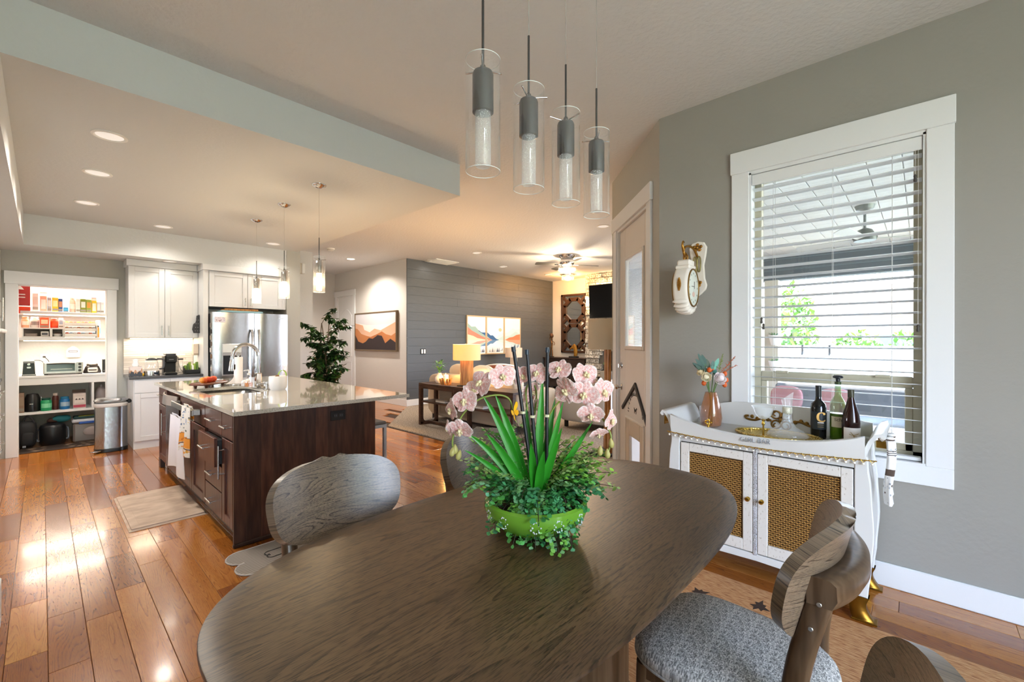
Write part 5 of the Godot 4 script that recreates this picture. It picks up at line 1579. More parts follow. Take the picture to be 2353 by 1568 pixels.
func make_chair() -> Node3D:
	var o := thing("dining_chair", "", "chair", Vector3.ZERO, 0, "dining chairs around the oak table")
	# seat cushion: superellipse in plan, domed
	var rows := []
	var uvs := []
	var ol := []
	for k in 64:
		var th := TAU * k / 64.0
		var z := Geo.sgp(sin(th), 0.62) * 0.255
		var x := Geo.sgp(cos(th), 0.62) * (0.238 - 0.03 * (z / 0.255 * 0.5 + 0.5))
		ol.append(Vector2(x, z))
	for lv in [[0.0, 0.487], [0.45, 0.485], [0.75, 0.479], [0.92, 0.467], [0.985, 0.450], [1.0, 0.436], [0.985, 0.424], [0.93, 0.417], [0.0, 0.417]]:
		var r := []
		var u := []
		for k in 65:
			var p: Vector2 = ol[k % 64] * lv[0]
			r.append(Vector3(p.x, lv[1], p.y))
			u.append(p)
		rows.append(r)
		uvs.append(u)
	var seat := obj("seat", Geo.new().sheet(rows, 0.0, uvs), M.seat_fabric, o)
	var pip := []
	for p in ol: pip.append(Vector3(p.x * 0.99, 0.424, p.y * 0.99))
	obj("piping", Geo.new().tube(pip, 0.004, 6, true), M.seat_fabric, seat)
	obj("apron", Geo.new().box(Vector3(0, 0.395, -0.19), Vector3(0.36, 0.045, 0.022), 0.003).box(Vector3(0, 0.395, 0.19), Vector3(0.34, 0.045, 0.022), 0.003).box(Vector3(-0.185, 0.395, 0), Vector3(0.022, 0.045, 0.36), 0.003).box(Vector3(0.185, 0.395, 0), Vector3(0.022, 0.045, 0.36), 0.003), M.chair_wood, o)
	# front legs
	for s in [-1, 1]:
		obj("leg", Geo.new().tube([Vector3(s * 0.195, 0, -0.205), Vector3(s * 0.185, 0.25, -0.195), Vector3(s * 0.18, 0.415, -0.19)], [0.014, 0.019, 0.022], 12), M.chair_wood, o)
	# rear legs sweep up to carry the bow rail
	for s in [-1, 1]:
		var p := spline([Vector3(s * 0.20, 0, 0.27), Vector3(s * 0.19, 0.22, 0.215), Vector3(s * 0.178, 0.44, 0.185), Vector3(s * 0.175, 0.60, 0.197), Vector3(s * 0.172, 0.80, 0.248)], 5)
		var g := Geo.new()
		# flat-sided posts: an oval section
		var ring_rows := []
		for i in p.size():
			var t := float(i) / (p.size() - 1)
			var w := lerpf(0.016, 0.027, min(1.0, t * 1.6))
			var r := []
			for k in 17:
				var an := TAU * k / 16.0
				r.append(p[i] + Vector3(Geo.sgp(cos(an), 0.6) * w * 0.85, 0, Geo.sgp(sin(an), 0.6) * -w))
			ring_rows.append(r)
		g.sheet(ring_rows)
		g.g = 7
		var last: Array = ring_rows[-1]
		for k in range(1, 15): g.t(last[0], last[k], last[k + 1])
		var lg := obj("leg", g, M.chair_wood, o)
		for y in [0.70, 0.762]:
			obj("screw_cap", Geo.new().at(Vector3(s * 0.194, y, 0.222 + (y - 0.70) * 0.26), rot(0, 0, -90 * s)).cyl(Vector3.ZERO, 0.0055, 0.004, 10, 0.001), M.nickel, lg)
	# curved bow rail behind the back panel
	var bow := []
	for i in 25:
		var t := -1.0 + 2.0 * i / 24.0
		var x := -t * 0.196
		var zc := 0.280 - 1.15 * x * x
		bow.append([Vector3(x, 0.758, zc - 0.022), Vector3(x, 0.758, zc + 0.026), Vector3(x, 0.780, zc + 0.036), Vector3(x, 0.812, zc + 0.034), Vector3(x, 0.822, zc + 0.022), Vector3(x, 0.822, zc - 0.022), Vector3(x, 0.758, zc - 0.022)])
	var br := Geo.new().sheet(bow)
	br.g = 8
	for e in [bow[0], bow[-1]]:
		for k in range(1, 5):
			if e == bow[0]: br.t(e[0], e[k + 1], e[k])
			else: br.t(e[0], e[k], e[k + 1])
	obj("bow_rail", br, M.chair_wood, o)
	# back panel: rounded plank bent round the sitter
	var pr := []
	var pu := []
	for i in 31:
		var v := sin(lerpf(-PI / 2, PI / 2, i / 30.0)) * 0.999
		var y := 0.775 + v * 0.138
		var hw := 0.262 * pow(1.0 - pow(abs(v), 2.9), 1.0 / 2.9) * (1.0 - 0.11 * (0.5 - 0.5 * v))
		var r := []
		var u := []
		for j in 41:
			var x := hw * sin(lerpf(-PI / 2, PI / 2, j / 40.0))
			r.append(Vector3(x, y, 0.238 - 1.15 * x * x + (y - 0.77) * 0.24))
			u.append(Vector2(0.5 + x / 0.56, 0.5 - v * 0.48))
		pr.append(r)
		pu.append(u)
	obj("backrest", Geo.new().sheet(pr, 0.03, pu), M.chair_panel, o)
	return o

# ---------------------------------------------------------------- pendants
func pendant(p: Vector3, top: float, lit: bool, label: String, group: String, roll: float) -> Node3D:
	# p: centre of the glass top rim
	var o := thing("pendant_light", label, "pendant lamp", p, roll, group)
	obj("cable", Geo.new().tube([Vector3(0, 0.17, 0), Vector3(0, top - p.y, 0)], 0.0014, 6), c("c9c9c6", 0.3, 0.6), o)
	obj("stem", Geo.new().tube([Vector3(0, -0.022, 0), Vector3(0, 0.17, 0)], 0.0038, 8), M.gun_metal, o)
	obj("finial", Geo.new().blob(Vector3(0, -0.022, 0), Vector3(0.009, 0.012, 0.009), 1, 1, 10, 6), M.gun_metal, o)
	obj("socket_cup", Geo.new().lathe([Vector2(0.024, -0.150), Vector2(0.030, -0.148), Vector2(0.030, -0.042), Vector2(0.027, -0.034), Vector2(0.018, -0.030), Vector2(0, -0.030)], 28), M.chrome if lit else M.gun_metal, o)
	for k in 3:
		var a := TAU * k / 3.0 + 0.5
		obj("prong", Geo.new().tube([Vector3(cos(a) * 0.016, -0.026, sin(a) * 0.016), Vector3(cos(a) * 0.059, -0.020, sin(a) * 0.059)], 0.0028, 6), M.chrome, o)
	obj("glass_tube", Geo.new().lathe([Vector2(0.0482, -0.316), Vector2(0.0498, -0.316), Vector2(0.0498, 0.0), Vector2(0.0482, 0.0), Vector2(0.0482, -0.316)], 40), M.clear_glass, o)
	obj("rim", Geo.new().at(Vector3(0, 0, 0), rot(90, 0, 0)).tube(superpoly(0.049, 0.049, 2.0, 40).map(func(q): return Vector3(q.x, q.y, 0)), 0.0011, 6, true), M.rim_glass, o)
	obj("rim", Geo.new().at(Vector3(0, -0.316, 0), rot(90, 0, 0)).tube(superpoly(0.049, 0.049, 2.0, 40).map(func(q): return Vector3(q.x, q.y, 0)), 0.0011, 6, true), M.rim_glass, o)
	var rod := Geo.new().lathe([Vector2(0, -0.302), Vector2(0.020, -0.302), Vector2(0.0225, -0.299), Vector2(0.0225, -0.13), Vector2(0, -0.13)], 24)
	var core := obj("bubble_rod", rod, M.rod_lit if lit else M.rod_clear, o)
	var bub := Geo.new()
	for k in 150:
		var a := rr(0, TAU)
		var r := 0.0205 * sqrt(rr(0.05, 1.0))
		var s := rr(0.0006, 0.0013)
		bub.blob(Vector3(cos(a) * r, rr(-0.297, -0.14), sin(a) * r), Vector3(s, s, s), 1, 1, 5, 3)
	obj("bubbles", bub, M.bubble, core).set_meta("kind", "stuff")
	if lit:
		lamp("omni", Vector3(0, -0.22, 0), Color(1.0, 0.88, 0.7), 0.2, o, 0.02)
	return o

func pendants():
	glow("rod_lit", "ffedd2", 3.2)
	mat("bubble", "f4f7f8", 0.1)
	glass("rod_clear", "f2f6f6", 0.22, 0.02)
	mat("rim_glass", "e4ecec", 0.06)
	var ds := ["largest pendant light over the dining table, nearest the camera", "second dining pendant from the left over the table", "third dining pendant from the left over the table", "smallest dining pendant, nearest the angled door wall"]
	for k in 4:
		pendant(Vector3(0.855 + k * 0.1985, 2.165, -0.91), CE - 0.046, false, ds[k], "glass pendants over the dining table", [0.2, 1.9, 1.0, 2.3][k])
	var bar := thing("pendant_canopy", "long chrome ceiling canopy that the four dining pendants hang from", "canopy", Vector3(1.153, CE, -0.91))
	obj("plate", Geo.new().at(Vector3(0, 0, 0), rot(90, 0, 0)).ext(roundrect(0.8, 0.12, 0.02), 0.025, 0.005), M.chrome, bar)
	for k in 4: obj("grip", Geo.new().cyl(Vector3(-0.298 + k * 0.1985, -0.045, 0), 0.008, 0.02, 10), M.chrome, bar)
	ds = ["lit glass pendant over the near end of the island", "lit glass pendant over the middle of the island", "lit glass pendant over the island end by the refrigerator"]
	for k in 3:
		var z: float = [-3.933, -4.76, -5.608][k]
		var o := pendant(Vector3(1.69, 2.117, z), 2.745, true, ds[k], "lit pendants over the kitchen island", 0.4 + k)
		obj("ceiling_cup", Geo.new().at(Vector3(0, 0.642, 0)).lathe([Vector2(0, -0.03), Vector2(0.02, -0.03), Vector2(0.055, -0.012), Vector2(0.062, -0.004), Vector2(0.062, 0.0)], 24), M.chrome, o)

# ---------------------------------------------------------------- orchid bowl
func orchid_bowl():
	var o := thing("orchid_arrangement", "green bowl of pink orchids, sword leaves and ferns on the dining table", "flower arrangement", Vector3(1.09, 0.76, -0.912))
	# bowl
	var gm := mat("bowl_green", "74a832", 0.2)
	obj("bowl", Geo.new().lathe([Vector2(0, 0.0), Vector2(0.07, 0.0), Vector2(0.085, 0.003), Vector2(0.125, 0.022), Vector2(0.156, 0.052), Vector2(0.166, 0.078), Vector2(0.163, 0.098), Vector2(0.154, 0.104), Vector2(0.149, 0.100), Vector2(0.150, 0.085), Vector2(0.13, 0.06), Vector2(0, 0.055)], 56), gm, o)
	obj("moss", Geo.new().lathe([Vector2(0.148, 0.082), Vector2(0.10, 0.093), Vector2(0, 0.10)], 24), c("4a3a20", 0.95), o)
	# jewels on the bowl side towards the camera
	var jew := Geo.new()
	var cd := Vector3(-1.09, 0, 0.912).normalized()
	var az := atan2(cd.z, cd.x)
	for grp in [-0.95, -0.42, 0.0, 0.62, 1.05]:
		for k in 14:
			var a: float = az + grp + 0.095 * cos(TAU * k / 14.0) * (0.6 + 0.4 * (k % 2))
			var y := 0.070 + 0.016 * sin(TAU * k / 14.0)
			var r := 0.164
			jew.blob(Vector3(cos(a) * r, y, sin(a) * r), Vector3.ONE * rr(0.002, 0.0034), 1, 1, 6, 4)
	obj("rhinestones", jew, c("e4ebe6", 0.08, 0.3), o).set_meta("kind", "stuff")
	var right := Vector3(0.682, 0, 0.731)
	var to := Vector3(-0.731, 0, 0.682)
	# offset from the bowl centre given in metres to the right, up (above the table) and towards the camera
	var P := func(x: float, y: float, z: float): return right * x + Vector3.UP * y + to * z
	# stakes
	for s in [[[-0.004, 0.12, 0.0], [-0.072, 0.585, -0.005]], [[0.013, 0.10, 0.0], [-0.028, 0.575, -0.02]], [[0.035, 0.10, 0.0], [0.038, 0.583, 0.0]]]:
		var p0: Vector3 = P.call(s[0][0], s[0][1], s[0][2])
		var p1: Vector3 = P.call(s[1][0], s[1][1], s[1][2])
		var st := obj("stake", Geo.new().tube([p0, p1], 0.0058, 8), c("16181c", 0.35), o)
		obj("tip", Geo.new().tube([p1 - (p1 - p0).normalized() * 0.012, p1 + (p1 - p0).normalized() * 0.004], 0.0075, 8), c("2a3540", 0.3), st)
		var tie: Vector3 = p0.lerp(p1, 0.55)
		obj("tie", Geo.new().tube([tie - Vector3(0, 0.004, 0), tie + Vector3(0, 0.004, 0)], 0.009, 8), c("cfc9a4", 0.6), st)
	# sword leaves
	var lm := mat("sword_leaf", "2f8a22", 0.3)
	lm.backlight_enabled = true
	lm.backlight = Color(0.12, 0.3, 0.05)
	var lv := [
		[-0.170, 0.436, 0.03, 0.10, 0.0165], [-0.132, 0.441, 0.02, 0.07, 0.0165], [-0.218, 0.319, 0.05, 0.08, 0.0145], [-0.156, 0.322, 0.07, 0.06, 0.0165],
		[0.024, 0.496, -0.01, 0.03, 0.0165], [0.068, 0.421, -0.04, 0.0, 0.0155], [0.091, 0.417, 0.0, 0.0, 0.014], [0.077, 0.343, 0.08, 0.03, 0.0155],
		[0.184, 0.354, 0.02, 0.0, 0.013], [-0.03, 0.403, -0.06, -0.02, 0.013], [-0.224, 0.275, 0.08, 0.05, 0.0115], [0.02, 0.28, 0.11, 0.05, 0.016], [0.13, 0.26, -0.08, 0.04, 0.013], [-0.02, 0.30, 0.10, 0.06, 0.015],
	]
	for l in lv:
		var base: Vector3 = P.call(l[0] * 0.12, 0.095, l[2] * 0.2)
		var tip: Vector3 = P.call(l[0], l[1], l[2])
		var mid: Vector3 = base.lerp(tip, 0.5) + Vector3.UP * l[3] * 0.6
		var side := (tip - base).cross(to).normalized()
		var rows := []
		for i in 15:
			var t := i / 14.0
			var p: Vector3 = base * (1 - t) * (1 - t) + mid * 2 * t * (1 - t) + tip * t * t
			var w: float = l[4] * pow(sin(PI * clampf(0.12 + 0.88 * t, 0, 1)), 0.75) * (1.0 - 0.35 * t)
			var fold := to * w * 0.35
			rows.append([p - side * w, p - side * w * 0.5 - fold * 0.6, p - fold, p + side * w * 0.5 - fold * 0.6, p + side * w])
		obj("sword_leaf", Geo.new().sheet(rows, 0.0012), lm, o)
	# flower stems
	var sm := c("7f8f3a", 0.5)
	var L := [[-0.072, 0.37, 0.0], [-0.085, 0.42, 0.01], [-0.125, 0.435, 0.02], [-0.185, 0.42, 0.03], [-0.235, 0.37, 0.04], [-0.262, 0.30, 0.05], [-0.255, 0.255, 0.05]]
	var R := [[0.036, 0.35, 0.0], [0.065, 0.40, 0.005], [0.11, 0.435, 0.015], [0.165, 0.42, 0.02], [0.205, 0.37, 0.03], [0.235, 0.31, 0.04], [0.225, 0.255, 0.045]]
	var Mm := [[-0.025, 0.38, -0.015], [-0.03, 0.44, -0.03], [-0.015, 0.47, -0.04], [0.005, 0.44, -0.05], [0.0, 0.36, -0.05]]
	for q in [L, R, Mm]: obj("flower_stem", Geo.new().tube(spline(q.map(func(e): return P.call(e[0], e[1], e[2])), 5), 0.003, 6), sm, o)
	# flowers
	var proto := orchid_meshes()
	var fl := [
		[-0.107, 0.495, 0.045, 0.3, 0.35, 0.2, 1.08], [-0.173, 0.475, 0.05, -0.9, 0.5, -0.5, 1.08], [-0.222, 0.420, 0.06, -0.5, 0.2, 0.1, 1.05], [-0.268, 0.388, 0.03, -1.8, -0.1, 0.3, 0.95], [-0.236, 0.332, 0.07, -0.3, -0.55, 0.0, 1.05], [-0.275, 0.335, 0.05, -2.2, -0.3, 0.5, 0.7],
		[-0.045, 0.488, -0.05, 0.9, 0.2, 0.4, 0.95], [0.006, 0.500, -0.02, -0.4, 0.5, -0.2, 1.0], [-0.012, 0.435, -0.05, 0.6, -0.3, 1.2, 0.95], [0.0, 0.385, -0.06, 0.5, -0.8, 0.0, 0.85],
		[0.075, 0.515, 0.02, -0.6, 0.7, -0.1, 1.0], [0.092, 0.452, 0.05, -1.0, -0.3, 0.8, 1.15], [0.158, 0.498, 0.015, 0.4, 0.6, 0.2, 1.12], [0.148, 0.440, 0.055, -0.3, 0.1, -0.3, 1.15], [0.212, 0.445, 0.03, 0.8, 0.1, 0.1, 1.15], [0.168, 0.378, 0.06, -0.2, -0.4, 0.0, 1.02], [0.233, 0.358, 0.045, 1.4, -0.1, -0.5, 0.95], [0.195, 0.315, 0.045, 0.3, -1.0, 0.3, 0.75], [-0.205, 0.445, 0.0, 0.9, 0.9, 0.9, 0.85],
	]
	for f in fl:
		var n := Node3D.new()
		add(n, "orchid_flower", o)
		var dir: Vector3 = (to + right * f[3] + Vector3.UP * (f[4] - 0.1)).normalized()
		n.transform = Transform3D(facing(dir, f[5]).scaled(Vector3.ONE * f[6]), P.call(f[0], f[1], f[2]))
		for part in proto:
			obj(part[0], part[1], part[2], n)
	# buds
	for b in [[-0.254, 0.268, 0.05], [-0.243, 0.250, 0.05], [-0.262, 0.262, 0.055], [0.20, 0.262, 0.045], [0.222, 0.254, 0.05], [0.234, 0.287, 0.05]]:
		obj("bud", Geo.new().at(P.call(b[0], b[1], b[2]), Basis(Vector3(0, 0, 1), rr(-0.4, 0.4))).lathe([Vector2(0, -0.016), Vector2(0.007, -0.011), Vector2(0.0095, -0.001), Vector2(0.006, 0.010), Vector2(0.0015, 0.017), Vector2(0, 0.018)], 10), c("b3a862", 0.45), o)
	# fern
	var fm := mat("fern_leaf", "3f8a38", 0.5)
	fm.vertex_color_use_as_albedo = true
	fm.albedo_color = Color.WHITE
	fm.backlight_enabled = true
	fm.backlight = Color(0.1, 0.2, 0.06)
	var nf := 84
	for k in nf:
		var a := TAU * k * 0.381966
		var reach := rr(0.12, 0.235)
		var lift := rr(0.02, 0.13)
		var dirv := Vector3(cos(a), 0, sin(a))
		var cam_side := dirv.dot(to)
		if cam_side > 0.3:
			reach *= 0.86
			lift *= 0.7
		var drop := rr(-0.05, 0.03) if k % 3 > 0 else rr(-0.03, 0.07)
		if cam_side > 0.55 and k % 2 == 0: drop = -0.085 - rr(0, 0.02)
		if abs(dirv.dot(right)) > 0.6: drop += 0.05
		var st: Vector3 = dirv * rr(0.0, 0.07) + Vector3.UP * 0.09
		var en := dirv * reach + Vector3.UP * (0.09 + drop)
		en.y = max(en.y, 0.012)
		var md := st.lerp(en, 0.55) + Vector3.UP * (lift + 0.03)
		frond(o, st, md, en, fm, [Color("62b054"), Color("3f8a48"), Color("79ab74"), Color("82bf58"), Color("4c9460")][k % 5])
	# bushier sprays left, right and behind
	for s in [[-0.235, 0.22, 0.0], [-0.21, 0.28, -0.05], [-0.17, 0.31, -0.06], [-0.11, 0.33, -0.07], [0.18, 0.27, -0.02], [0.225, 0.25, 0.0], [0.14, 0.28, -0.05], [0.20, 0.22, 0.03], [0.25, 0.15, 0.05], [-0.22, 0.15, 0.04], [0.02, 0.31, -0.08], [-0.06, 0.33, -0.06], [0.235, 0.22, 0.01], [0.16, 0.235, 0.04], [-0.18, 0.21, 0.05], [-0.15, 0.25, -0.02], [-0.12, 0.29, -0.05], [0.21, 0.245, -0.03], [0.10, 0.27, -0.06], [-0.225, 0.19, 0.02], [0.19, 0.18, 0.06], [0.245, 0.19, 0.03]]:
		var en: Vector3 = P.call(s[0], s[1], s[2])
		frond(o, Vector3(0, 0.09, 0) + en * 0.12, en * 0.5 + Vector3.UP * 0.10, en, fm, [Color("8fc24c"), Color("5fa548"), Color("9dbb6c")][rng.randi() % 3])
	# butterfly
	var bf := Node3D.new()
	add(bf, "butterfly", o)
	bf.transform = Transform3D(facing((to * 0.5 + right).normalized(), 0.6).scaled(Vector3.ONE * 0.8), P.call(-0.072, 0.382, 0.03))
	obj("body", Geo.new().tube([Vector3(0, -0.014, 0), Vector3(0, 0.014, 0)], 0.0025, 6), c("2a2216"), bf)
	for s in [-1.0, 1.0]:
		var up := []
		for q in [[0, 0.002], [0.012, 0.022], [0.028, 0.034], [0.034, 0.026], [0.030, 0.010], [0.014, 0.0]]: up.append(Vector2(q[0] * s, q[1]))
		var lo := []
		for q in [[0, 0.0], [0.014, -0.001], [0.025, -0.008], [0.022, -0.026], [0.010, -0.028], [0.002, -0.012]]: lo.append(Vector2(q[0] * s, q[1]))
		obj("wing", Geo.new().at(Vector3.ZERO, Basis(Vector3.UP, s * -0.35)).ext(up, 0.0012), c("f0b414", 0.5), bf)
		obj("wing", Geo.new().at(Vector3.ZERO, Basis(Vector3.UP, s * -0.35)).ext(lo, 0.0012), c("e8a410", 0.5), bf)

func frond(o: Node3D, a: Vector3, m: Vector3, b: Vector3, fm, col: Color):
	var g := Geo.new()
	g.tint = Color("3a2c1c").srgb_to_linear()
	var path := []
	for i in 9:
		var t := i / 8.0
		path.append(a * (1 - t) * (1 - t) + m * 2 * t * (1 - t) + b * t * t)
	g.tube(path, 0.0011, 4)
	var n := 19
	for i in range(2, n):
		var t := float(i) / n
		var p := a * (1 - t) * (1 - t) + m * 2 * t * (1 - t) + b * t * t
		var d := ((m - a) * (1 - t) + (b - m) * t).normalized()
		var side := d.cross(Vector3.UP).normalized()
		for s in [-1.0, 1.0]:
			var twig: float = (0.010 + 0.030 * sin(PI * t)) * rr(0.7, 1.15)
			for w in (3 if twig > 0.026 else 2):
				var q: Vector3 = p + (side * s + d * 0.35 + Vector3.UP * rr(-0.25, 0.35)).normalized() * twig * [1.0, 0.55, 0.8][w]
				leaflet(g, q, (side * s + d * rr(0.1, 0.9) + Vector3(rr(-0.3, 0.3), rr(-0.5, 0.3), rr(-0.3, 0.3))).normalized(), rr(0.0095, 0.0155), col)
	leaflet(g, b, (b - m).normalized(), 0.012, col)
	obj("fern_frond", g, fm, o)
# fan-shaped leaflet
func leaflet(g: Geo, p: Vector3, d: Vector3, s: float, col: Color):
	var f := rr(0.75, 1.25)
	var cc := col.srgb_to_linear()
	g.tint = Color(cc.r * f, cc.g * f, cc.b * f * rr(0.7, 1.2))
	var n := (Vector3.UP + Vector3(rr(-0.8, 0.8), 0, rr(-0.8, 0.8))).normalized()
	var x := d.cross(n).normalized()
	g.g = -1
	var k := [p, p + d * s * 0.55 - x * s * 0.62, p + d * s * 0.95 - x * s * 0.35, p + d * s * 1.08, p + d * s * 0.95 + x * s * 0.35, p + d * s * 0.55 + x * s * 0.62]
	for i in range(1, 5): g.t(k[0], k[i], k[i + 1])

func orchid_meshes() -> Array:
	# petal picture: pale rim, pink veins that fan out from the base (v = 0)
	var im := Image.create(128, 128, false, Image.FORMAT_RGB8)
	var nz := fnl(77, 0.05, 2)
	for y in 128:
		for x in 128:
			var u := x / 127.0 * 2.0 - 1.0
			var v := y / 127.0
			var vein := pow(0.5 + 0.5 * sin(u * 30.0 / (0.55 + v * 0.6) + nz.get_noise_2d(x, y) * 2.0), 3.0)
			var fade := clampf(1.0 - pow(max(abs(u), v * 0.98), 5.0), 0, 1)
			var col := Color("f7e9e2").lerp(Color("e4a497"), fade * clampf(0.50 + nz.get_noise_2d(x * 0.6 + 300, y * 0.6) * 0.9, 0.05, 0.85))
			col = col.lerp(Color("c75c66"), vein * 0.50 * fade * clampf(v * 3.0 + 0.1, 0, 1))
			col = col.lerp(Color("efe3bc"), clampf(1.0 - v * 4.5, 0, 1))
			im.set_pixel(x, y, col)
	var pm := mat("orchid_petal", "ffffff", 0.55)
	pm.albedo_texture = tex(im)
	pm.backlight_enabled = true
	pm.backlight = Color(0.35, 0.30, 0.28)
	var petal := func(len_: float, wid: float, ang: float, cup: float, round_: float):
		var rows := []
		for i in 10:
			var t := i / 9.0
			var w := wid * pow(sin(PI * clampf(pow(t, round_) * 0.93 + 0.05, 0, 1)), 0.62)
			var r := []
			for j in 9:
				var s := j / 4.0 - 1.0
				r.append(Vector3(s * w, t * len_, cup * (t * t * len_ * 0.5) - s * s * w * 0.22 + 0.0016 * sin(s * 6.0 + t * 7.0)))
			rows.append(r)
		return Geo.new().at(Vector3.ZERO, Basis(Vector3(0, 0, 1), ang)).sheet(rows, 0.0009).mesh()
	var out := []
	# sepals behind, broad petals at the sides
	out.append(["sepal", petal.call(0.040, 0.0165, 0.0, -0.25, 1.0), pm])
	out.append(["sepal", petal.call(0.038, 0.0150, 2.35, -0.2, 1.0), pm])
	out.append(["sepal", petal.call(0.038, 0.0150, -2.35, -0.2, 1.0), pm])
	out.append(["petal", petal.call(0.043, 0.0245, 1.32, 0.25, 1.15), pm])
	out.append(["petal", petal.call(0.043, 0.0245, -1.32, 0.25, 1.15), pm])
	var lip := Geo.new()
	lip.blob(Vector3(0, -0.007, 0.010), Vector3(0.0045, 0.007, 0.006), 1, 1, 10, 6)
	lip.blob(Vector3(-0.007, -0.002, 0.009), Vector3(0.0035, 0.0045, 0.003), 1, 1, 8, 5)
	lip.blob(Vector3(0.007, -0.002, 0.009), Vector3(0.0035, 0.0045, 0.003), 1, 1, 8, 5)
	out.append(["lip", lip.mesh(), c("e3cfa0", 0.5)])
	out.append(["column", Geo.new().blob(Vector3(0, 0.003, 0.008), Vector3(0.004, 0.006, 0.006), 1, 1, 8, 5).mesh(), c("e8dcae", 0.5)])
	return out
# ---------------------------------------------------------------- window, blind, patio door
func text_mesh(s: String, size: float, depth: float, family := "Droid Sans", weight := 400) -> TextMesh:
	var t := TextMesh.new()
	var f := SystemFont.new()
	f.font_names = PackedStringArray([family])
	f.font_weight = weight
	t.font = f
	t.text = s
	t.font_size = 64
	t.pixel_size = size / 64.0
	t.depth = depth
	t.curve_step = 2.0
	return t

func window_and_door():
	var z0 := -0.835
	var z1 := 0.02
	var y0 := 0.70
	var y1 := 2.48
	# casing and jambs
	var g := Geo.new()
	g.bx(3.190, 3.216, 2.49, 2.635, -0.949, 0.132, 0.003)
	g.bx(3.196, 3.216, 0.70, 2.49, -0.942, z0, 0.003)
	g.bx(3.196, 3.216, 0.70, 2.49, z1, 0.127, 0.003)
	g.bx(3.196, 3.216, 0.597, 0.70, -0.942, 0.127, 0.003)
	g.bx(3.196, 3.375, y0 - 0.002, y0 + 0.012, z0, z1)
	g.bx(3.205, 3.375, y1 - 0.012, y1 + 0.012, z0, z1)
	g.bx(3.205, 3.375, y0, y1, z0 - 0.002, z0 + 0.012)
	g.bx(3.205, 3.375, y0, y1, z1 - 0.012, z1 + 0.002)
	struct("trim_window", g, M.trim_white, "wide white flat casing around the dining window", "trim")
	# vinyl frame and panes
	var vin := c("b9b39c", 0.5)
	var w := struct("window_1", Geo.new().bx(3.30, 3.35, y0, y0 + 0.05, z0, z1).bx(3.30, 3.35, y1 - 0.05, y1, z0, z1).bx(3.30, 3.35, y0, y1, z0, z0 + 0.05).bx(3.30, 3.35, y0, y1, z1 - 0.05, z1), vin, "single-hung dining window with tan vinyl frame", "window")
	obj("meeting_rail", Geo.new().bx(3.295, 3.345, 1.10, 1.165, z0 + 0.05, z1 - 0.05, 0.006), vin, w)
	obj("sash_rail", Geo.new().bx(3.30, 3.34, y0 + 0.05, y0 + 0.09, z0 + 0.05, z1 - 0.05, 0.004).bx(3.30, 3.34, y0 + 0.05, 1.10, z0 + 0.05, z0 + 0.085, 0.004).bx(3.30, 3.34, y0 + 0.05, 1.10, z1 - 0.085, z1 - 0.05, 0.004), vin, w)
	for z in [-0.66, -0.16]: obj("sash_lock", Geo.new().bx(3.275, 3.297, 1.155, 1.172, z - 0.035, z + 0.035, 0.004), vin, w)
	obj("pane", Geo.new().bx(3.318, 3.322, 1.165, y1 - 0.05, z0 + 0.05, z1 - 0.05), M.pane, w)
	obj("pane", Geo.new().bx(3.318, 3.322, y0 + 0.09, 1.10, z0 + 0.085, z1 - 0.085), M.pane, w)
	# blind
	var b := thing("window_blind", "white horizontal slat blind hanging open in the dining window", "blind", Vector3(3.25, 0, (z0 + z1) / 2))
	var hw := (z1 - z0) / 2 - 0.016
	obj("valance", Geo.new().bx(-0.038, -0.024, 2.395, 2.466, -hw - 0.002, hw + 0.002, 0.003), M.trim_white, b)
	obj("headrail", Geo.new().bx(-0.022, 0.03, 2.42, 2.466, -hw, hw, 0.002), M.trim_white, b)
	var slat := Geo.new()
	var sr := []
	for i in 5:
		var t := i / 4.0 * 2.0 - 1.0
		sr.append([Vector3(t * 0.025, 0.0016 * (1 - t * t), hw), Vector3(t * 0.025, 0.0016 * (1 - t * t), -hw)])
	var sm: ArrayMesh = slat.at(Vector3.ZERO, rot(0, 0, -9)).sheet(sr, 0.0028).mesh()
	var sw := mat("slat_white", "dfe2e4", 0.35)
	var y := 2.372
	var n := 0
	while y > 0.755:
		var o := obj("slat", sm, sw, b)
		o.position.y = y
		y -= 0.0655
		n += 1
	obj("bottom_rail", Geo.new().bx(-0.026, 0.026, 0.716, 0.735, -hw, hw, 0.004), M.trim_white, b)
	for z in [-0.29, 0.02, 0.29]:
		obj("ladder_cord", Geo.new().tube([Vector3(-0.0275, 2.42, z), Vector3(-0.0275, 0.72, z)], 0.0011, 5).tube([Vector3(0.0275, 2.42, z), Vector3(0.0275, 0.72, z)], 0.0011, 5), c("d9d9d6", 0.8), b)
	for k in 2:
		var ze: float = [-0.355, 0.385][k]
		var ends: Array = [[1.50, 1.46], [2.245, 1.435]][k]
		for j in 2:
			var cord := obj("pull_cord", Geo.new().tube([Vector3(-0.036, 2.42, ze + j * 0.012), Vector3(-0.036, ends[j] + 0.018, ze + j * 0.012)], 0.0011, 5), c("d9d9d6", 0.8), b)
			obj("tassel", Geo.new().at(Vector3(-0.036, ends[j] - 0.02, ze + j * 0.012)).lathe([Vector2(0, 0), Vector2(0.007, 0.0), Vector2(0.0085, 0.01), Vector2(0.006, 0.022), Vector2(0.008, 0.032), Vector2(0.003, 0.04), Vector2(0, 0.04)], 10), c("3f3a32", 0.5), cord)
	# door in the angled wall
	var B := Basis(Vector3(1, 0, -1).normalized(), Vector3.UP, Vector3(1, 0, 1).normalized() * -1.0)
	B = Basis(Vector3(-1, 0, 1).normalized(), Vector3.UP, Vector3(-1, 0, -1).normalized())
	# local x runs from the far end towards the window corner, local z into the room; s is measured from the corner
	var at := Vector3(3.215, 0, -1.46)
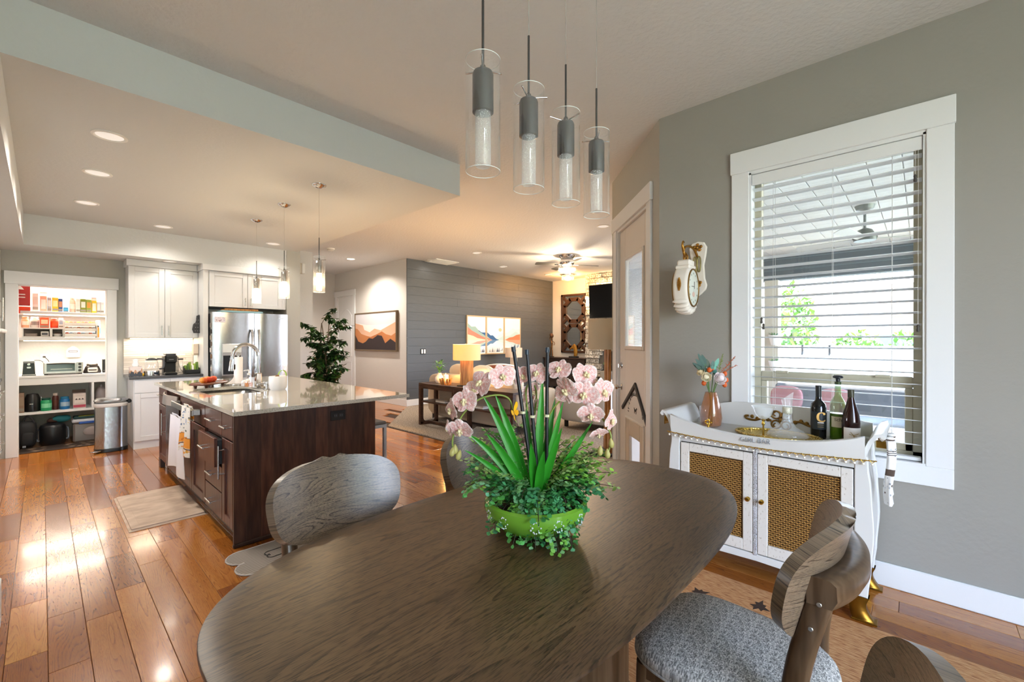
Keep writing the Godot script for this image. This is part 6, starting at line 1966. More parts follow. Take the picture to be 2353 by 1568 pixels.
	var L := func(s: float, yy: float, off: float): return at + Vector3(1, 0, -1).normalized() * s + Vector3.UP * yy + Vector3(-1, 0, -1).normalized() * off
	var bar := func(gg: Geo, s0: float, s1: float, ya: float, yb: float, o0: float, o1: float, bev := 0.003):
		gg.at(at, B)
		gg.bx(-s1, -s0, ya, yb, o0, o1, bev)
	var cs := Geo.new()
	bar.call(cs, 0.146, 0.247, 0.0, 2.49, -0.001, 0.02)
	bar.call(cs, 1.153, 1.254, 0.0, 2.49, -0.001, 0.02)
	bar.call(cs, 0.135, 1.30, 2.49, 2.635, -0.001, 0.028)
	bar.call(cs, 0.247, 0.262, 0.0, 2.48, -0.14, 0.005)
	bar.call(cs, 1.138, 1.153, 0.0, 2.48, -0.14, 0.005)
	bar.call(cs, 0.247, 1.153, 2.465, 2.49, -0.14, 0.005)
	struct("trim_door", cs, M.trim_white, "white casing and header around the patio door", "trim")
	var door := Geo.new()
	bar.call(door, 0.264, 0.395, 0.01, 2.463, -0.065, -0.02)
	bar.call(door, 0.96, 1.136, 0.01, 2.463, -0.065, -0.02)
	bar.call(door, 0.395, 0.96, 2.18, 2.463, -0.065, -0.02)
	bar.call(door, 0.395, 0.96, 0.63, 1.28, -0.065, -0.02)
	bar.call(door, 0.395, 0.96, 0.01, 0.10, -0.065, -0.02)
	var dn := struct("door_1", door, c("d8d2cb", 0.4), "white patio door with a blind glass lite and a pet flap", "door")
	var lf := Geo.new()
	for e in [[0.395, 0.43, 1.28, 2.18], [0.925, 0.96, 1.28, 2.18], [0.43, 0.925, 1.28, 1.315], [0.43, 0.925, 2.145, 2.18]]: bar.call(lf, e[0], e[1], e[2], e[3], -0.07, -0.008, 0.006)
	obj("lite_frame", lf, c("dcd6cf", 0.4), dn)
	var pg := Geo.new()
	bar.call(pg, 0.43, 0.925, 1.315, 2.145, -0.03, -0.026, 0.0)
	obj("lite_pane", pg, M.pane, dn)
	pg = Geo.new()
	bar.call(pg, 0.43, 0.925, 1.315, 2.145, -0.062, -0.058, 0.0)
	obj("lite_pane", pg, M.pane, dn)
	var sl := Geo.new()
	for k in 62:
		sl.at(at, B)
		sl.at(L.call(0.675, 1.335 + k * 0.013, -0.045), B * rot(-28, 0, 0))
		sl.box(Vector3.ZERO, Vector3(0.455, 0.0012, 0.0115))
	obj("mini_blind", sl, sw, dn).set_meta("kind", "stuff")
	# pet flap
	var pf := Geo.new()
	for e in [[0.40, 0.50, 0.10, 0.62], [0.81, 0.91, 0.10, 0.62], [0.50, 0.81, 0.47, 0.62], [0.50, 0.81, 0.10, 0.16]]: bar.call(pf, e[0], e[1], e[2], e[3], -0.06, -0.012, 0.006)
	obj("pet_door_frame", pf, c("cbbfae", 0.45), dn)
	pf = Geo.new()
	for e in [[0.385, 0.40, 0.09, 0.635], [0.91, 0.925, 0.09, 0.635], [0.385, 0.925, 0.62, 0.64]]: bar.call(pf, e[0], e[1], e[2], e[3], -0.06, -0.006, 0.004)
	obj("pet_door_rim", pf, c("e0dad2", 0.4), dn)
	pf = Geo.new()
	bar.call(pf, 0.50, 0.81, 0.16, 0.47, -0.045, -0.040, 0.0)
	var fm := mat("flap_vinyl", "f2f4f6", 0.5)
	fm.backlight_enabled = true
	fm.backlight = Color(0.9, 0.9, 0.9)
	obj("pet_flap", pf, fm, dn)
	for hy in [0.30, 0.98, 1.62, 2.22]:
		var hg := Geo.new()
		bar.call(hg, 0.252, 0.272, hy, hy + 0.10, -0.025, -0.008, 0.003)
		obj("hinge", hg, M.nickel, dn)
	# hardware
	var kn := Geo.new().at(L.call(1.075, 0.90, -0.02), B * rot(90, 0, 0))
	kn.lathe([Vector2(0, 0), Vector2(0.033, 0), Vector2(0.033, 0.006), Vector2(0.014, 0.012), Vector2(0.012, 0.03), Vector2(0.02, 0.04), Vector2(0.026, 0.052), Vector2(0.022, 0.066), Vector2(0, 0.07)], 18)
	obj("knob", kn, M.chrome, dn)
	kn = Geo.new().at(L.call(1.075, 1.115, -0.02), B * rot(90, 0, 0))
	kn.lathe([Vector2(0, 0), Vector2(0.034, 0), Vector2(0.032, 0.012), Vector2(0.012, 0.014), Vector2(0.012, 0.03), Vector2(0, 0.032)], 18).box(Vector3(0, 0.03, 0), Vector3(0.012, 0.014, 0.04), 0.003)
	obj("deadbolt", kn, M.chrome, dn)
	# roof-shaped sign over the flap
	var sg := thing("pet_sign", "black roof-shaped sign with lettering and a small dog on the patio door", "sign")
	var apex := Vector2(0.62, 0.965)
	for e in [Vector2(1.02, 0.70), Vector2(0.30, 0.655)]:
		var d: Vector2 = (apex - e).normalized()
		var nrm := Vector2(-d.y, d.x) * 0.018
		var pl := []
		for q in [e - nrm, apex + d * 0.012 - nrm, apex + d * 0.012 + nrm, e + nrm]: pl.append(Vector2(-q.x, q.y))
		obj("roof_bar", Geo.new().at(at + Vector3(-1, 0, -1).normalized() * -0.02, B).ext(pl, 0.018, 0.004), c("222326", 0.5), sg)
	var word := "IT'S A DOGGIE DOG WORLD"
	var tm := c("1d1d1f", 0.6)
	for i in word.length():
		if word[i] == " ": continue
		var a := deg_to_rad(lerpf(172.0, 8.0, float(i) / (word.length() - 1)))
		var ctr := Vector2(-0.64, 0.665)
		var pos := ctr + Vector2(cos(a) * 0.205, sin(a) * 0.21)
		var mi := obj("letter", text_mesh(word[i], 0.038, 0.002, "Droid Serif", 400), tm, sg)
		mi.transform = Transform3D(B * Basis(Vector3(0, 0, 1), a - PI / 2), at + Vector3(-1, 0, -1).normalized() * -0.018 + B * Vector3(pos.x, pos.y, 0))
	var dog := [Vector2(-0.05, 0.0), Vector2(-0.042, 0.0), Vector2(-0.036, 0.03), Vector2(0.018, 0.03), Vector2(0.024, 0.0), Vector2(0.034, 0.0), Vector2(0.034, 0.045), Vector2(0.05, 0.07), Vector2(0.07, 0.066), Vector2(0.066, 0.082), Vector2(0.046, 0.092), Vector2(0.03, 0.07), Vector2(-0.035, 0.062), Vector2(-0.06, 0.085), Vector2(-0.064, 0.08), Vector2(-0.05, 0.05)]
	obj("dog_shape", Geo.new().at(at + Vector3(-1, 0, -1).normalized() * -0.02 + B * Vector3(-0.635, 0.70, 0), B * Basis.from_scale(Vector3(0.62, 0.62, 1))).ext(dog, 0.003), tm, sg)

# ---------------------------------------------------------------- bar cart
func bar_cart():
	var o := thing("bar_cart", "white bombe bar cabinet with two woven gold cane doors under the window", "bar cabinet")
	var cw = M.cart_white
	var zc := -0.67
	var fx := 2.72
	var bx_ := 3.16
	# side curve of the bombe: outward offset from the door edge against height
	var bulge := func(y: float) -> float:
		var pts := [[0.12, 0.052], [0.24, 0.064], [0.43, 0.076], [0.64, 0.066], [0.74, 0.054], [0.82, 0.050]]
		for k in pts.size() - 1:
			if y <= pts[k + 1][0]:
				return lerpf(pts[k][1], pts[k + 1][1], smoothstep(pts[k][0], pts[k + 1][0], y))
		return 0.046
	# body shell: floor, back, top under the tray
	obj("body", Geo.new().bx(fx + 0.03, bx_ - 0.02, 0.16, 0.18, zc - 0.43, zc + 0.43).bx(bx_ - 0.03, bx_ - 0.012, 0.16, 0.78, zc - 0.43, zc + 0.43).bx(fx + 0.03, bx_ - 0.02, 0.768, 0.80, zc - 0.46, zc + 0.46), cw, o)
	obj("inside_dark", Geo.new().bx(fx + 0.03, fx + 0.034, 0.18, 0.75, zc - 0.43, zc + 0.43), M.black_matte, o)
	obj("apron", Geo.new().bx(fx + 0.004, fx + 0.03, 0.741, 0.80, zc - 0.432, zc + 0.432, 0.002), cw, o)
	obj("bottom_rail", Geo.new().at(Vector3(fx + 0.03, 0, zc), rot(0, -90, 0)).ext([Vector2(-0.43, 0.172), Vector2(-0.43, 0.118), Vector2(-0.33, 0.125), Vector2(0.0, 0.135), Vector2(0.33, 0.125), Vector2(0.43, 0.118), Vector2(0.43, 0.172)], 0.03, 0.002), cw, o)
	for s in [-1, 1]:
		# side panels
		var rows := []
		for i in 13:
			var y := lerpf(0.125, 0.82, i / 12.0)
			var z: float = zc + s * (0.43 + bulge.call(y) - 0.012)
			rows.append([Vector3(fx + 0.05, y, z), Vector3(bx_ - 0.05, y, z)])
		obj("side_panel", Geo.new().sheet(rows, 0.014), cw, o)
		# legs, front and back, sawn from plank with gilt sabre feet
		for e in [[fx, 1], [bx_ - 0.05, 0]]:
			var prof := []
			for i in 15:
				var y := lerpf(0.118, 0.83, i / 14.0)
				prof.append(Vector2(s * (0.432 + bulge.call(y)), y))
			prof.append(Vector2(s * 0.432, 0.83))
			prof.append(Vector2(s * 0.432, 0.118))
			var mp: Array = prof.map(func(p): return Vector2(p.x, p.y))
			var leg := obj("leg", Geo.new().at(Vector3(e[0] + 0.05, 0, zc), rot(0, -90, 0)).ext(mp, 0.05, 0.004), cw, o)
			var fr := []
			for i in 9:
				var t := i / 8.0
				var y := 0.118 * (1 - t)
				var off := 0.044 - 0.014 * sin(t * PI) + 0.014 * t * t
				var half := 0.034 - 0.004 * sin(t * PI) + 0.010 * t * t
				var ctr: float = s * (0.432 + off - 0.02)
				var r := []
				for k in 5:
					var cc: Array = [[-1, -1], [1, -1], [1, 1], [-1, 1], [-1, -1]][k]
					r.append(Vector3(e[0] + 0.025 + cc[0] * 0.025, y, zc + ctr + cc[1] * half))
				fr.append(r)
			obj("gilt_foot", Geo.new().sheet(fr).box(Vector3(e[0] + 0.025, 0.004, zc + s * 0.470), Vector3(0.06, 0.008, 0.10), 0.002), M.cart_gold, leg)
	# doors with cane panels
	for k in 2:
		var d0 := zc - 0.425 + k * 0.43
		var d1 := d0 + 0.405 + (0.018 if k == 1 else 0.0)
		var fr := Geo.new()
		var fw := 0.05
		fr.bx(fx - 0.002, fx + 0.018, 0.178, 0.735, d0, d0 + fw, 0.003).bx(fx - 0.002, fx + 0.018, 0.178, 0.735, d1 - fw, d1, 0.003)
		fr.bx(fx - 0.002, fx + 0.018, 0.178, 0.178 + 0.062, d0 + fw, d1 - fw, 0.003).bx(fx - 0.002, fx + 0.018, 0.735 - 0.05, 0.735, d0 + fw, d1 - fw, 0.003)
		var d := obj("door", fr, M.distressed, o)
		var cane := Geo.new()
		var pz0 := d0 + fw
		var pz1 := d1 - fw
		var py0 := 0.24
		var py1 := 0.685
		obj("cane_backing", Geo.new().bx(fx + 0.012, fx + 0.015, py0, py1, pz0, pz1), M.cane_back, d)
		var st := 0.0118
		var ny := int((py1 - py0) / st)
		var nz := int((pz1 - pz0) / st)
		for iy in ny:
			for iz in nz:
				var cpt := Vector3(fx + 0.010, py0 + (iy + 0.5) * st, pz0 + (iz + 0.5) * st)
				cane.at(cpt, rot(0, 0, 0) * Basis(Vector3(1, 0, 0), deg_to_rad(34.0 if (iy + iz) % 2 == 0 else -14.0)))
				cane.blob(Vector3.ZERO, Vector3(0.0046, 0.0032, 0.0072), 1, 1, 6, 4)
		obj("cane_panel", cane, M.cane, d).set_meta("kind", "stuff")
		var kz := d1 - 0.022 if k == 0 else d0 + 0.022
		obj("knob", Geo.new().at(Vector3(fx - 0.002, 0.475, kz), rot(0, 0, 90)).lathe([Vector2(0, 0), Vector2(0.012, 0), Vector2(0.006, 0.008), Vector2(0.013, 0.018), Vector2(0.010, 0.026), Vector2(0, 0.028)], 14), M.gold_bright, d)
	# glittering strip between the doors
	obj("glitter_strip", Geo.new().bx(fx - 0.004, fx + 0.018, 0.165, 0.77, zc - 0.018, zc + 0.003, 0.003), M.glitter, o)
	# tray walls
	var top_y := func(z: float) -> float: return 0.832 + 0.085 * pow(abs((z - zc) / 0.5), 2.2)
	var fb := []
	for i in 25:
		var z := zc - 0.475 + 0.95 * i / 24.0
		fb.append([Vector3(fx - 0.012, 0.770, z), Vector3(fx - 0.020, 0.80, z), Vector3(fx - 0.028, lerpf(0.80, top_y.call(z), 0.6), z), Vector3(fx - 0.034, top_y.call(z), z)])
	obj("tray_front", Geo.new().sheet(fb, 0.02), cw, o)
	var bb := []
	for i in 25:
		var z := zc - 0.475 + 0.95 * i / 24.0
		var t := 1.0 - pow(abs((z - zc) / 0.475), 2.0)
		var ty: float = 0.905 + 0.055 * smoothstep(0.0, 0.9, t)
		bb.append([Vector3(bx_ + 0.012, 0.775, z), Vector3(bx_ + 0.018, 0.85, z), Vector3(bx_ + 0.022, ty, z)])
	obj("tray_back", Geo.new().sheet(bb, 0.018), cw, o)
	for s in [-1, 1]:
		var eb := []
		for i in 11:
			var x := lerpf(fx - 0.02, bx_ + 0.02, i / 10.0)
			var r := []
			for q in [[0.462, 0.775], [0.476, 0.83], [0.494, 0.88], [0.515, 0.912], [0.535, 0.918], [0.542, 0.905], [0.532, 0.897]]: r.append(Vector3(x, q[1], zc + s * q[0]))
			eb.append(r)
		obj("tray_end", Geo.new().sheet(eb, 0.018), cw, o)
		obj("towel_bracket", Geo.new().box(Vector3(2.80, 0.86, zc + s * 0.535), Vector3(0.02, 0.035, 0.05), 0.003).box(Vector3(2.94, 0.86, zc + s * 0.535), Vector3(0.02, 0.035, 0.05), 0.003).box(Vector3(2.87, 0.845, zc + s * 0.56), Vector3(0.16, 0.05, 0.007), 0.002), M.brass, o)
	obj("tray_floor", Geo.new().bx(fx - 0.012, bx_ + 0.012, 0.798, 0.806, zc - 0.465, zc + 0.465), c("bdbdb8", 0.4), o)
	# bead garland
	var gar := Geo.new()
	var chain := []
	for i in 61:
		var t := i / 60.0
		var z := zc - 0.50 + 1.02 * t
		chain.append(Vector3(fx - 0.030, 0.797 - 0.022 * sin(PI * t), z))
	gar.tube(chain, 0.0028, 5)
	var garl := thing("bead_garland", "gold chain garland with dangling pearl beads along the bar cabinet front", "garland")
	obj("chain", gar, M.gold_bright, garl)
	for i in range(1, 60, 2):
		var p: Vector3 = chain[i]
		var zig := Geo.new().tube([p + Vector3(-0.003, 0.004, -0.013), p + Vector3(-0.004, -0.010, 0.0), p + Vector3(-0.003, 0.004, 0.013)], 0.0021, 4)
		var lk := obj("link", zig, M.gold_bright, garl)
		obj("pearl", Geo.new().blob(p + Vector3(-0.005, -0.016, 0.0), Vector3.ONE * 0.0064, 1, 1, 8, 6), c("ece9e2", 0.2), lk)
	# rhinestone lettering
	var lt := obj("lettering", text_mesh("GIRL BAR", 0.036, 0.003), c("b3bcc4", 0.2, 0.5), o)
	lt.transform = Transform3D(rot(0, -90, 0) * rot(0, 0, 0), Vector3(fx - 0.041, 0.817, -0.668))
	lt.rotation_degrees = Vector3(0, -90, 2)
	# carved gilt ornament on the inside of the back board
	var orn := Geo.new()
	var ox := bx_ + 0.006
	for s in [-1, 1]:
		for u in [-1, 1]:
			var lp := []
			for k in 15:
				var a := TAU * k / 14.0
				lp.append(Vector3(ox, 0.868 + u * (0.030 + 0.024 * cos(a)), zc + 0.03 + s * (0.028 + 0.026 * sin(a))))
			orn.tube(lp, 0.0055, 6)
			orn.tube(spline([Vector3(ox, 0.868 + u * 0.05, zc + 0.03 + s * 0.03), Vector3(ox - 0.004, 0.868 + u * 0.036, zc + 0.03 + s * 0.042), Vector3(ox - 0.004, 0.868 + u * 0.022, zc + 0.03 + s * 0.03)], 4), 0.004, 5)
		var arm := spline([Vector3(ox, 0.858, zc + 0.03 + s * 0.055), Vector3(ox, 0.868, zc + 0.03 + s * 0.10), Vector3(ox, 0.850, zc + 0.03 + s * 0.15), Vector3(ox, 0.856, zc + 0.03 + s * 0.195), Vector3(ox, 0.872, zc + 0.03 + s * 0.205), Vector3(ox, 0.874, zc + 0.03 + s * 0.185)], 5)
		orn.tube(arm, 0.0075, 6)
		for k in 4: orn.blob(Vector3(ox, 0.862 + 0.01 * (k % 2), zc + 0.03 + s * (0.075 + k * 0.03)), Vector3(0.006, 0.013, 0.012), 1, 1, 8, 5)
	orn.blob(Vector3(ox - 0.004, 0.868, zc + 0.03), Vector3(0.008, 0.014, 0.014), 1, 1, 10, 6)
	obj("gilt_ornament", orn, M.antique_gold, o)
	cart_top()

func cart_top():
	var y := 0.807
	var o := thing("gold_tray", "oval hammered gold tray on the bar cabinet", "tray", Vector3(2.93, y, -0.615))
	obj("plate", Geo.new().at(Vector3(0, 0.0, 0), rot(-90, 0, 0)).ext(superpoly(0.13, 0.215, 2.0, 48), 0.008, 0.002), M.gold_hammered, o)
	obj("rim", Geo.new().at(Vector3(0, 0.012, 0), rot(-90, 0, 0)).tube(superpoly(0.132, 0.217, 2.0, 48).map(func(p): return Vector3(p.x, p.y, 0)), 0.008, 6, true), M.gold_hammered, o)
	# coupe
	o = thing("coupe_glass", "clear coupe glass on a gold stem standing on the gold tray", "glass", Vector3(2.845, y + 0.008, -0.665))
	obj("foot", Geo.new().lathe([Vector2(0, 0), Vector2(0.036, 0), Vector2(0.036, 0.003), Vector2(0.008, 0.008), Vector2(0, 0.008)], 20), M.gold_bright, o)
	obj("stem", Geo.new().lathe([Vector2(0.006, 0.006), Vector2(0.0045, 0.06), Vector2(0.010, 0.072), Vector2(0.006, 0.085), Vector2(0.012, 0.098), Vector2(0, 0.10)], 14), M.gold_bright, o)
	obj("bowl", Geo.new().lathe([Vector2(0, 0.098), Vector2(0.02, 0.102), Vector2(0.042, 0.125), Vector2(0.052, 0.16), Vector2(0.062, 0.172), Vector2(0.0605, 0.173), Vector2(0.050, 0.161), Vector2(0.040, 0.127), Vector2(0.018, 0.105), Vector2(0, 0.102)], 28), M.glass_bold, o)
	# decanter
	o = thing("wine_decanter", "wide-based clear wine decanter with a slanted flared lip", "decanter", Vector3(2.92, y + 0.008, -0.56))
	var dr := []
	for lv in [[0.0, 0.0], [0.095, 0.0], [0.108, 0.012], [0.085, 0.035], [0.042, 0.06], [0.028, 0.085], [0.022, 0.12], [0.022, 0.165], [0.026, 0.20], [0.030, 0.235]]:
		var r := []
		for k in 29:
			var a := TAU * k / 28.0
			var tilt: float = 0.0 if lv[1] < 0.19 else (lv[1] - 0.19) * -0.9 * sin(a) * 0.6
			r.append(Vector3(cos(a) * lv[0], lv[1] + tilt, -sin(a) * lv[0]))
		dr.append(r)
	obj("vessel", Geo.new().sheet(dr), M.glass_bold, o)
	obj("beaded_collar", Geo.new().lathe([Vector2(0.0225, 0.135), Vector2(0.0245, 0.138), Vector2(0.0245, 0.168), Vector2(0.0225, 0.171)], 24), M.bead_band, o)
	# bottles
	bottle("wine_bottle", "dark wine bottle with a black label and a gold letter C", Vector3(3.05, y, -0.43), [Vector2(0, 0), Vector2(0.036, 0.0), Vector2(0.0385, 0.006), Vector2(0.0385, 0.175), Vector2(0.034, 0.198), Vector2(0.016, 0.218), Vector2(0.0145, 0.24), Vector2(0.0145, 0.30), Vector2(0, 0.30)], mat("bottle_black", "0b0f12", 0.06), c("0d1012", 0.4), 0.0147, 0.235, 0.302, "1b2429", 0.055, 0.155)
	var wb: Node3D = get_node("wine_bottle")
	var cm := obj("label_letter", text_mesh("C", 0.075, 0.002, "Droid Serif", 700), c("c79b52", 0.35, 0.4), wb)
	var dirc := Vector3(-0.92, 0, 0.39).normalized()
	cm.transform = Transform3D(facing(dirc), dirc * 0.0395 + Vector3(0, 0.125, 0))
	for k in 3:
		var ln := obj("label_line", Geo.new().box(Vector3.ZERO, Vector3(0.03, 0.003 if k else 0.005, 0.001)), c("d8d2c6" if k == 0 else "8f7a45"), wb)
		ln.transform = Transform3D(facing(dirc), dirc * 0.0395 + Vector3(0, 0.094 - k * 0.012, 0))
	bottle("wine_bottle", "green wine bottle with a cream label and a dark mushroom stopper", Vector3(3.07, y, -0.342), [Vector2(0, 0), Vector2(0.036, 0.0), Vector2(0.0385, 0.006), Vector2(0.0385, 0.19), Vector2(0.034, 0.215), Vector2(0.016, 0.25), Vector2(0.0145, 0.27), Vector2(0.0145, 0.315), Vector2(0.0155, 0.316), Vector2(0.0155, 0.328), Vector2(0, 0.328)], M.green_bottle, c("2c3a14", 0.4), 0.0158, 0.314, 0.329, "e2d8c0", 0.075, 0.135)
	var gb: Node3D = get_node("wine_bottle_001")
	obj("wine", Geo.new().lathe([Vector2(0, 0.004), Vector2(0.034, 0.004), Vector2(0.0368, 0.01), Vector2(0.0368, 0.15), Vector2(0, 0.15)], 24), c("1a1408", 0.1), gb)
	obj("stopper", Geo.new().lathe([Vector2(0.010, 0.328), Vector2(0.011, 0.345), Vector2(0.024, 0.350), Vector2(0.025, 0.357), Vector2(0.018, 0.364), Vector2(0, 0.366)], 18), c("1d232b", 0.3), gb)
	var d2 := Vector3(-0.93, 0, 0.36).normalized()
	var sc := obj("label_script", text_mesh("Schw", 0.022, 0.001, "Droid Serif"), c("5a4a32"), gb)
	sc.transform = Transform3D(facing(d2), d2 * 0.0395 + Vector3(0, 0.118, 0))
	bottle("wine_bottle", "sloping dark red wine bottle with a white label, nearest the towel", Vector3(2.98, y, -0.275), [Vector2(0, 0), Vector2(0.038, 0.0), Vector2(0.041, 0.006), Vector2(0.041, 0.12), Vector2(0.036, 0.165), Vector2(0.02, 0.225), Vector2(0.0145, 0.25), Vector2(0.0145, 0.295), Vector2(0, 0.295)], mat("bottle_red", "220a0a", 0.05), c("3a3a2a", 0.35), 0.0149, 0.255, 0.297, "ebe4dc", 0.03, 0.095)
	var rb: Node3D = get_node("wine_bottle_002")
	var sprig := Geo.new()
	for k in 7: sprig.tube([Vector3(0.0, 0.055, 0.0), Vector3(-0.02 + k * 0.007, 0.055 + 0.018 * sin(k * 1.1 + 0.4), 0.0)], 0.0012, 4)
	var so := obj("label_sprig", sprig, c("a5852c"), rb)
	so.transform = Transform3D(facing(d2), d2 * 0.042)
	# vase with silk flowers
	o = thing("amber_vase", "amber glass vase with pale rose and eucalyptus on the bar cabinet", "vase", Vector3(2.975, y, -1.0))
	obj("vase", Geo.new().lathe([Vector2(0, 0.0), Vector2(0.045, 0.0), Vector2(0.060, 0.012), Vector2(0.068, 0.06), Vector2(0.060, 0.13), Vector2(0.038, 0.215), Vector2(0.035, 0.225), Vector2(0.033, 0.225), Vector2(0.036, 0.213), Vector2(0.057, 0.13), Vector2(0.064, 0.06), Vector2(0.056, 0.015), Vector2(0, 0.006)], 32), M.amber_glass, o)
	var rt := Vector3(0.682, 0, 0.731)
	var to := Vector3(-0.731, 0, 0.682)
	var P := func(x: float, yy: float, z: float): return rt * x + Vector3.UP * yy + to * z
	var stem_m := c("4c6a2c", 0.6)
	for e in [[-0.05, 0.31, 0.02], [0.02, 0.30, 0.03], [0.06, 0.33, 0.0], [-0.02, 0.36, -0.01], [0.03, 0.42, -0.02], [-0.04, 0.42, 0.0]]:
		obj("stem", Geo.new().tube(spline([P.call(e[0] * -0.3, 0.02, e[2]), P.call(e[0] * 0.2, 0.20, e[2] * 0.5), P.call(e[0], e[1], e[2])], 5), 0.003, 6), stem_m, o)
	rose(o, P.call(0.035, 0.315, 0.045), (to + Vector3.UP * 0.4 + rt * 0.1), 0.052, c("e9dcdc", 0.7))
	rose(o, P.call(-0.045, 0.325, 0.035), (to + Vector3.UP * 0.3 - rt * 0.5), 0.040, c("eadfc0", 0.7))
	rose(o, P.call(-0.07, 0.355, 0.01), (to * 0.5 + Vector3.UP * 0.6 - rt), 0.034, c("e6d3a8", 0.7))
	for b in [[-0.055, 0.285, 0.02], [0.075, 0.275, 0.03], [0.085, 0.345, 0.01], [0.09, 0.305, 0.02], [0.0, 0.375, 0.01], [-0.02, 0.37, 0.02]]:
		obj("berry", Geo.new().blob(P.call(b[0], b[1], b[2]), Vector3(0.015, 0.017, 0.015), 1, 1, 12, 8), c("cf5a1c", 0.45), o)
	var leafs := [[-0.12, 0.415, 0.0, "2f4f42"], [-0.10, 0.44, 0.0, "35564a"], [-0.085, 0.475, 0.0, "3a5c4e"], [-0.06, 0.47, 0.0, "35564a"], [-0.11, 0.40, 0.02, "33503f"], [-0.03, 0.44, 0.0, "4c5a44"], [0.01, 0.43, 0.01, "4f6f62"], [-0.005, 0.40, 0.03, "5b8a7e"], [0.015, 0.375, 0.04, "4a7a70"], [0.04, 0.42, 0.0, "6fb09a"], [0.055, 0.445, -0.01, "74b39c"], [-0.02, 0.355, 0.02, "3d5f56"], [-0.045, 0.38, 0.01, "3f6258"], [0.03, 0.355, 0.03, "4a7a70"], [-0.07, 0.395, 0.02, "2f4a3c"]]
	for l in leafs:
		var tip: Vector3 = P.call(l[0], l[1], l[2])
		var st: Vector3 = P.call(l[0] * 0.45, lerpf(0.33, l[1], 0.45), l[2] * 0.5)
		var d := (tip - st)
		var sd := d.cross(to).normalized()
		var rows := []
		for i in 7:
			var t := i / 6.0
			var w := 0.0135 * pow(sin(PI * (0.1 + 0.87 * t)), 0.8)
			rows.append([st + d * t - sd * w, st + d * t + to * w * 0.3, st + d * t + sd * w])
		obj("leaf", Geo.new().sheet(rows, 0.001), c(l[3], 0.55), o)
	for f in [[0.155, 0.455, 0.0], [0.16, 0.40, 0.01], [0.075, 0.47, 0.0]]:
		var g := Geo.new()
		var tip: Vector3 = P.call(f[0], f[1], f[2])
		var st: Vector3 = P.call(0.04, 0.33, 0.01)
		g.tube([st, tip], 0.0018, 4)
		for i in 26:
			var t := 0.3 + 0.7 * i / 25.0
			var p := st.lerp(tip, t)
			g.tube([p, p + Vector3(rr(-0.02, 0.02), rr(-0.012, 0.022), rr(-0.02, 0.02)) * (1.15 - 0.7 * t)], [0.0024, 0.0006], 4)
		obj("plume", g, c("b0603f" if f[0] > 0.1 else "7b8a4a", 0.8), o)
	# little gold bow ornament on the rim before the vase
	o = thing("gold_bow", "tiny gold flower ornament clipped to the tray edge before the vase", "ornament", Vector3(2.683, 0.873, -0.915))
	for k in 5:
		var a := TAU * k / 5.0
		obj("petal", Geo.new().at(Vector3(-0.008, 0.014 + 0.013 * sin(a), 0.013 * cos(a)), Basis(Vector3(1, 0, 0), a)).blob(Vector3.ZERO, Vector3(0.005, 0.006, 0.011), 1, 1, 8, 5), M.gold_bright, o)
	obj("clip", Geo.new().box(Vector3(0.0, -0.008, 0), Vector3(0.03, 0.016, 0.012), 0.003), M.gold_bright, o)
	# towels on the side bar
	var im := Image.create(64, 256, false, Image.FORMAT_RGB8)
	im.fill(Color("e9e8e6"))
	for k in 60: im.fill_rect(Rect2i(rng.randi() % 60, rng.randi() % 250, 1 + rng.randi() % 4, 2 + rng.randi() % 8), Color.html(["b9c0c6", "8f949c", "d5d8da", "6d6258"][k % 4]))
	im.fill_rect(Rect2i(0, 118, 64, 26), Color("5a4a40"))
	for k in 3: im.fill_rect(Rect2i(0, 200 + k * 8, 64, 3), Color("4c4844"))
	var m := mat("bar_towel", "ffffff", 0.9)
	m.albedo_texture = tex(im)
	for k in 2:
		var t := thing("bar_towel", ["white printed tea towel with brown bands hanging beside the cabinet, outer fold", "slim white tea towel hanging behind the outer printed one"][k], "towel", Vector3(2.80 + k * 0.10, 0, -0.108))
		var rows := []
		for i in 13:
			var yy := lerpf(0.885, 0.575 + k * 0.02, i / 12.0)
			var r := []
			for j in 13:
				var a := TAU * j / 12.0
				var rad := (0.030 + 0.007 * sin(3 * a + i * 0.3)) * (1.0 if k == 0 else 0.8)
				r.append(Vector3(cos(a) * rad * 1.2, yy, -sin(a) * rad * 0.55 + 0.006 * sin(i * 0.5)))
			rows.append(r)
		rows.reverse()
		obj("fall", Geo.new().sheet(rows), m, t)
		obj("loop", Geo.new().blob(Vector3(0, 0.888, 0), Vector3(0.024, 0.02, 0.018), 1, 0.8, 12, 6), m, t)

func bottle(called: String, label: String, p: Vector3, prof: Array, m, capm, cr: float, c0: float, c1: float, paper: String, l0: float, l1: float):
	var o := thing(called, label, "bottle", p, 0, "wine bottles on the bar cabinet")
	obj("bottle", Geo.new().lathe(prof, 28), m, o)
	obj("capsule", Geo.new().lathe([Vector2(cr, c0), Vector2(cr + 0.0004, c1 - 0.002), Vector2(cr - 0.002, c1), Vector2(0, c1)], 20), capm, o)
	var r: float = prof[3].x + 0.0006
	var a0 := atan2(0.39, -0.92) - 1.15
	obj("paper_label", Geo.new().at(Vector3.ZERO, Basis(Vector3.UP, -a0)).lathe([Vector2(r, l0), Vector2(r, l1)], 14, Vector3.ZERO, 2.3), c(paper, 0.5), o)

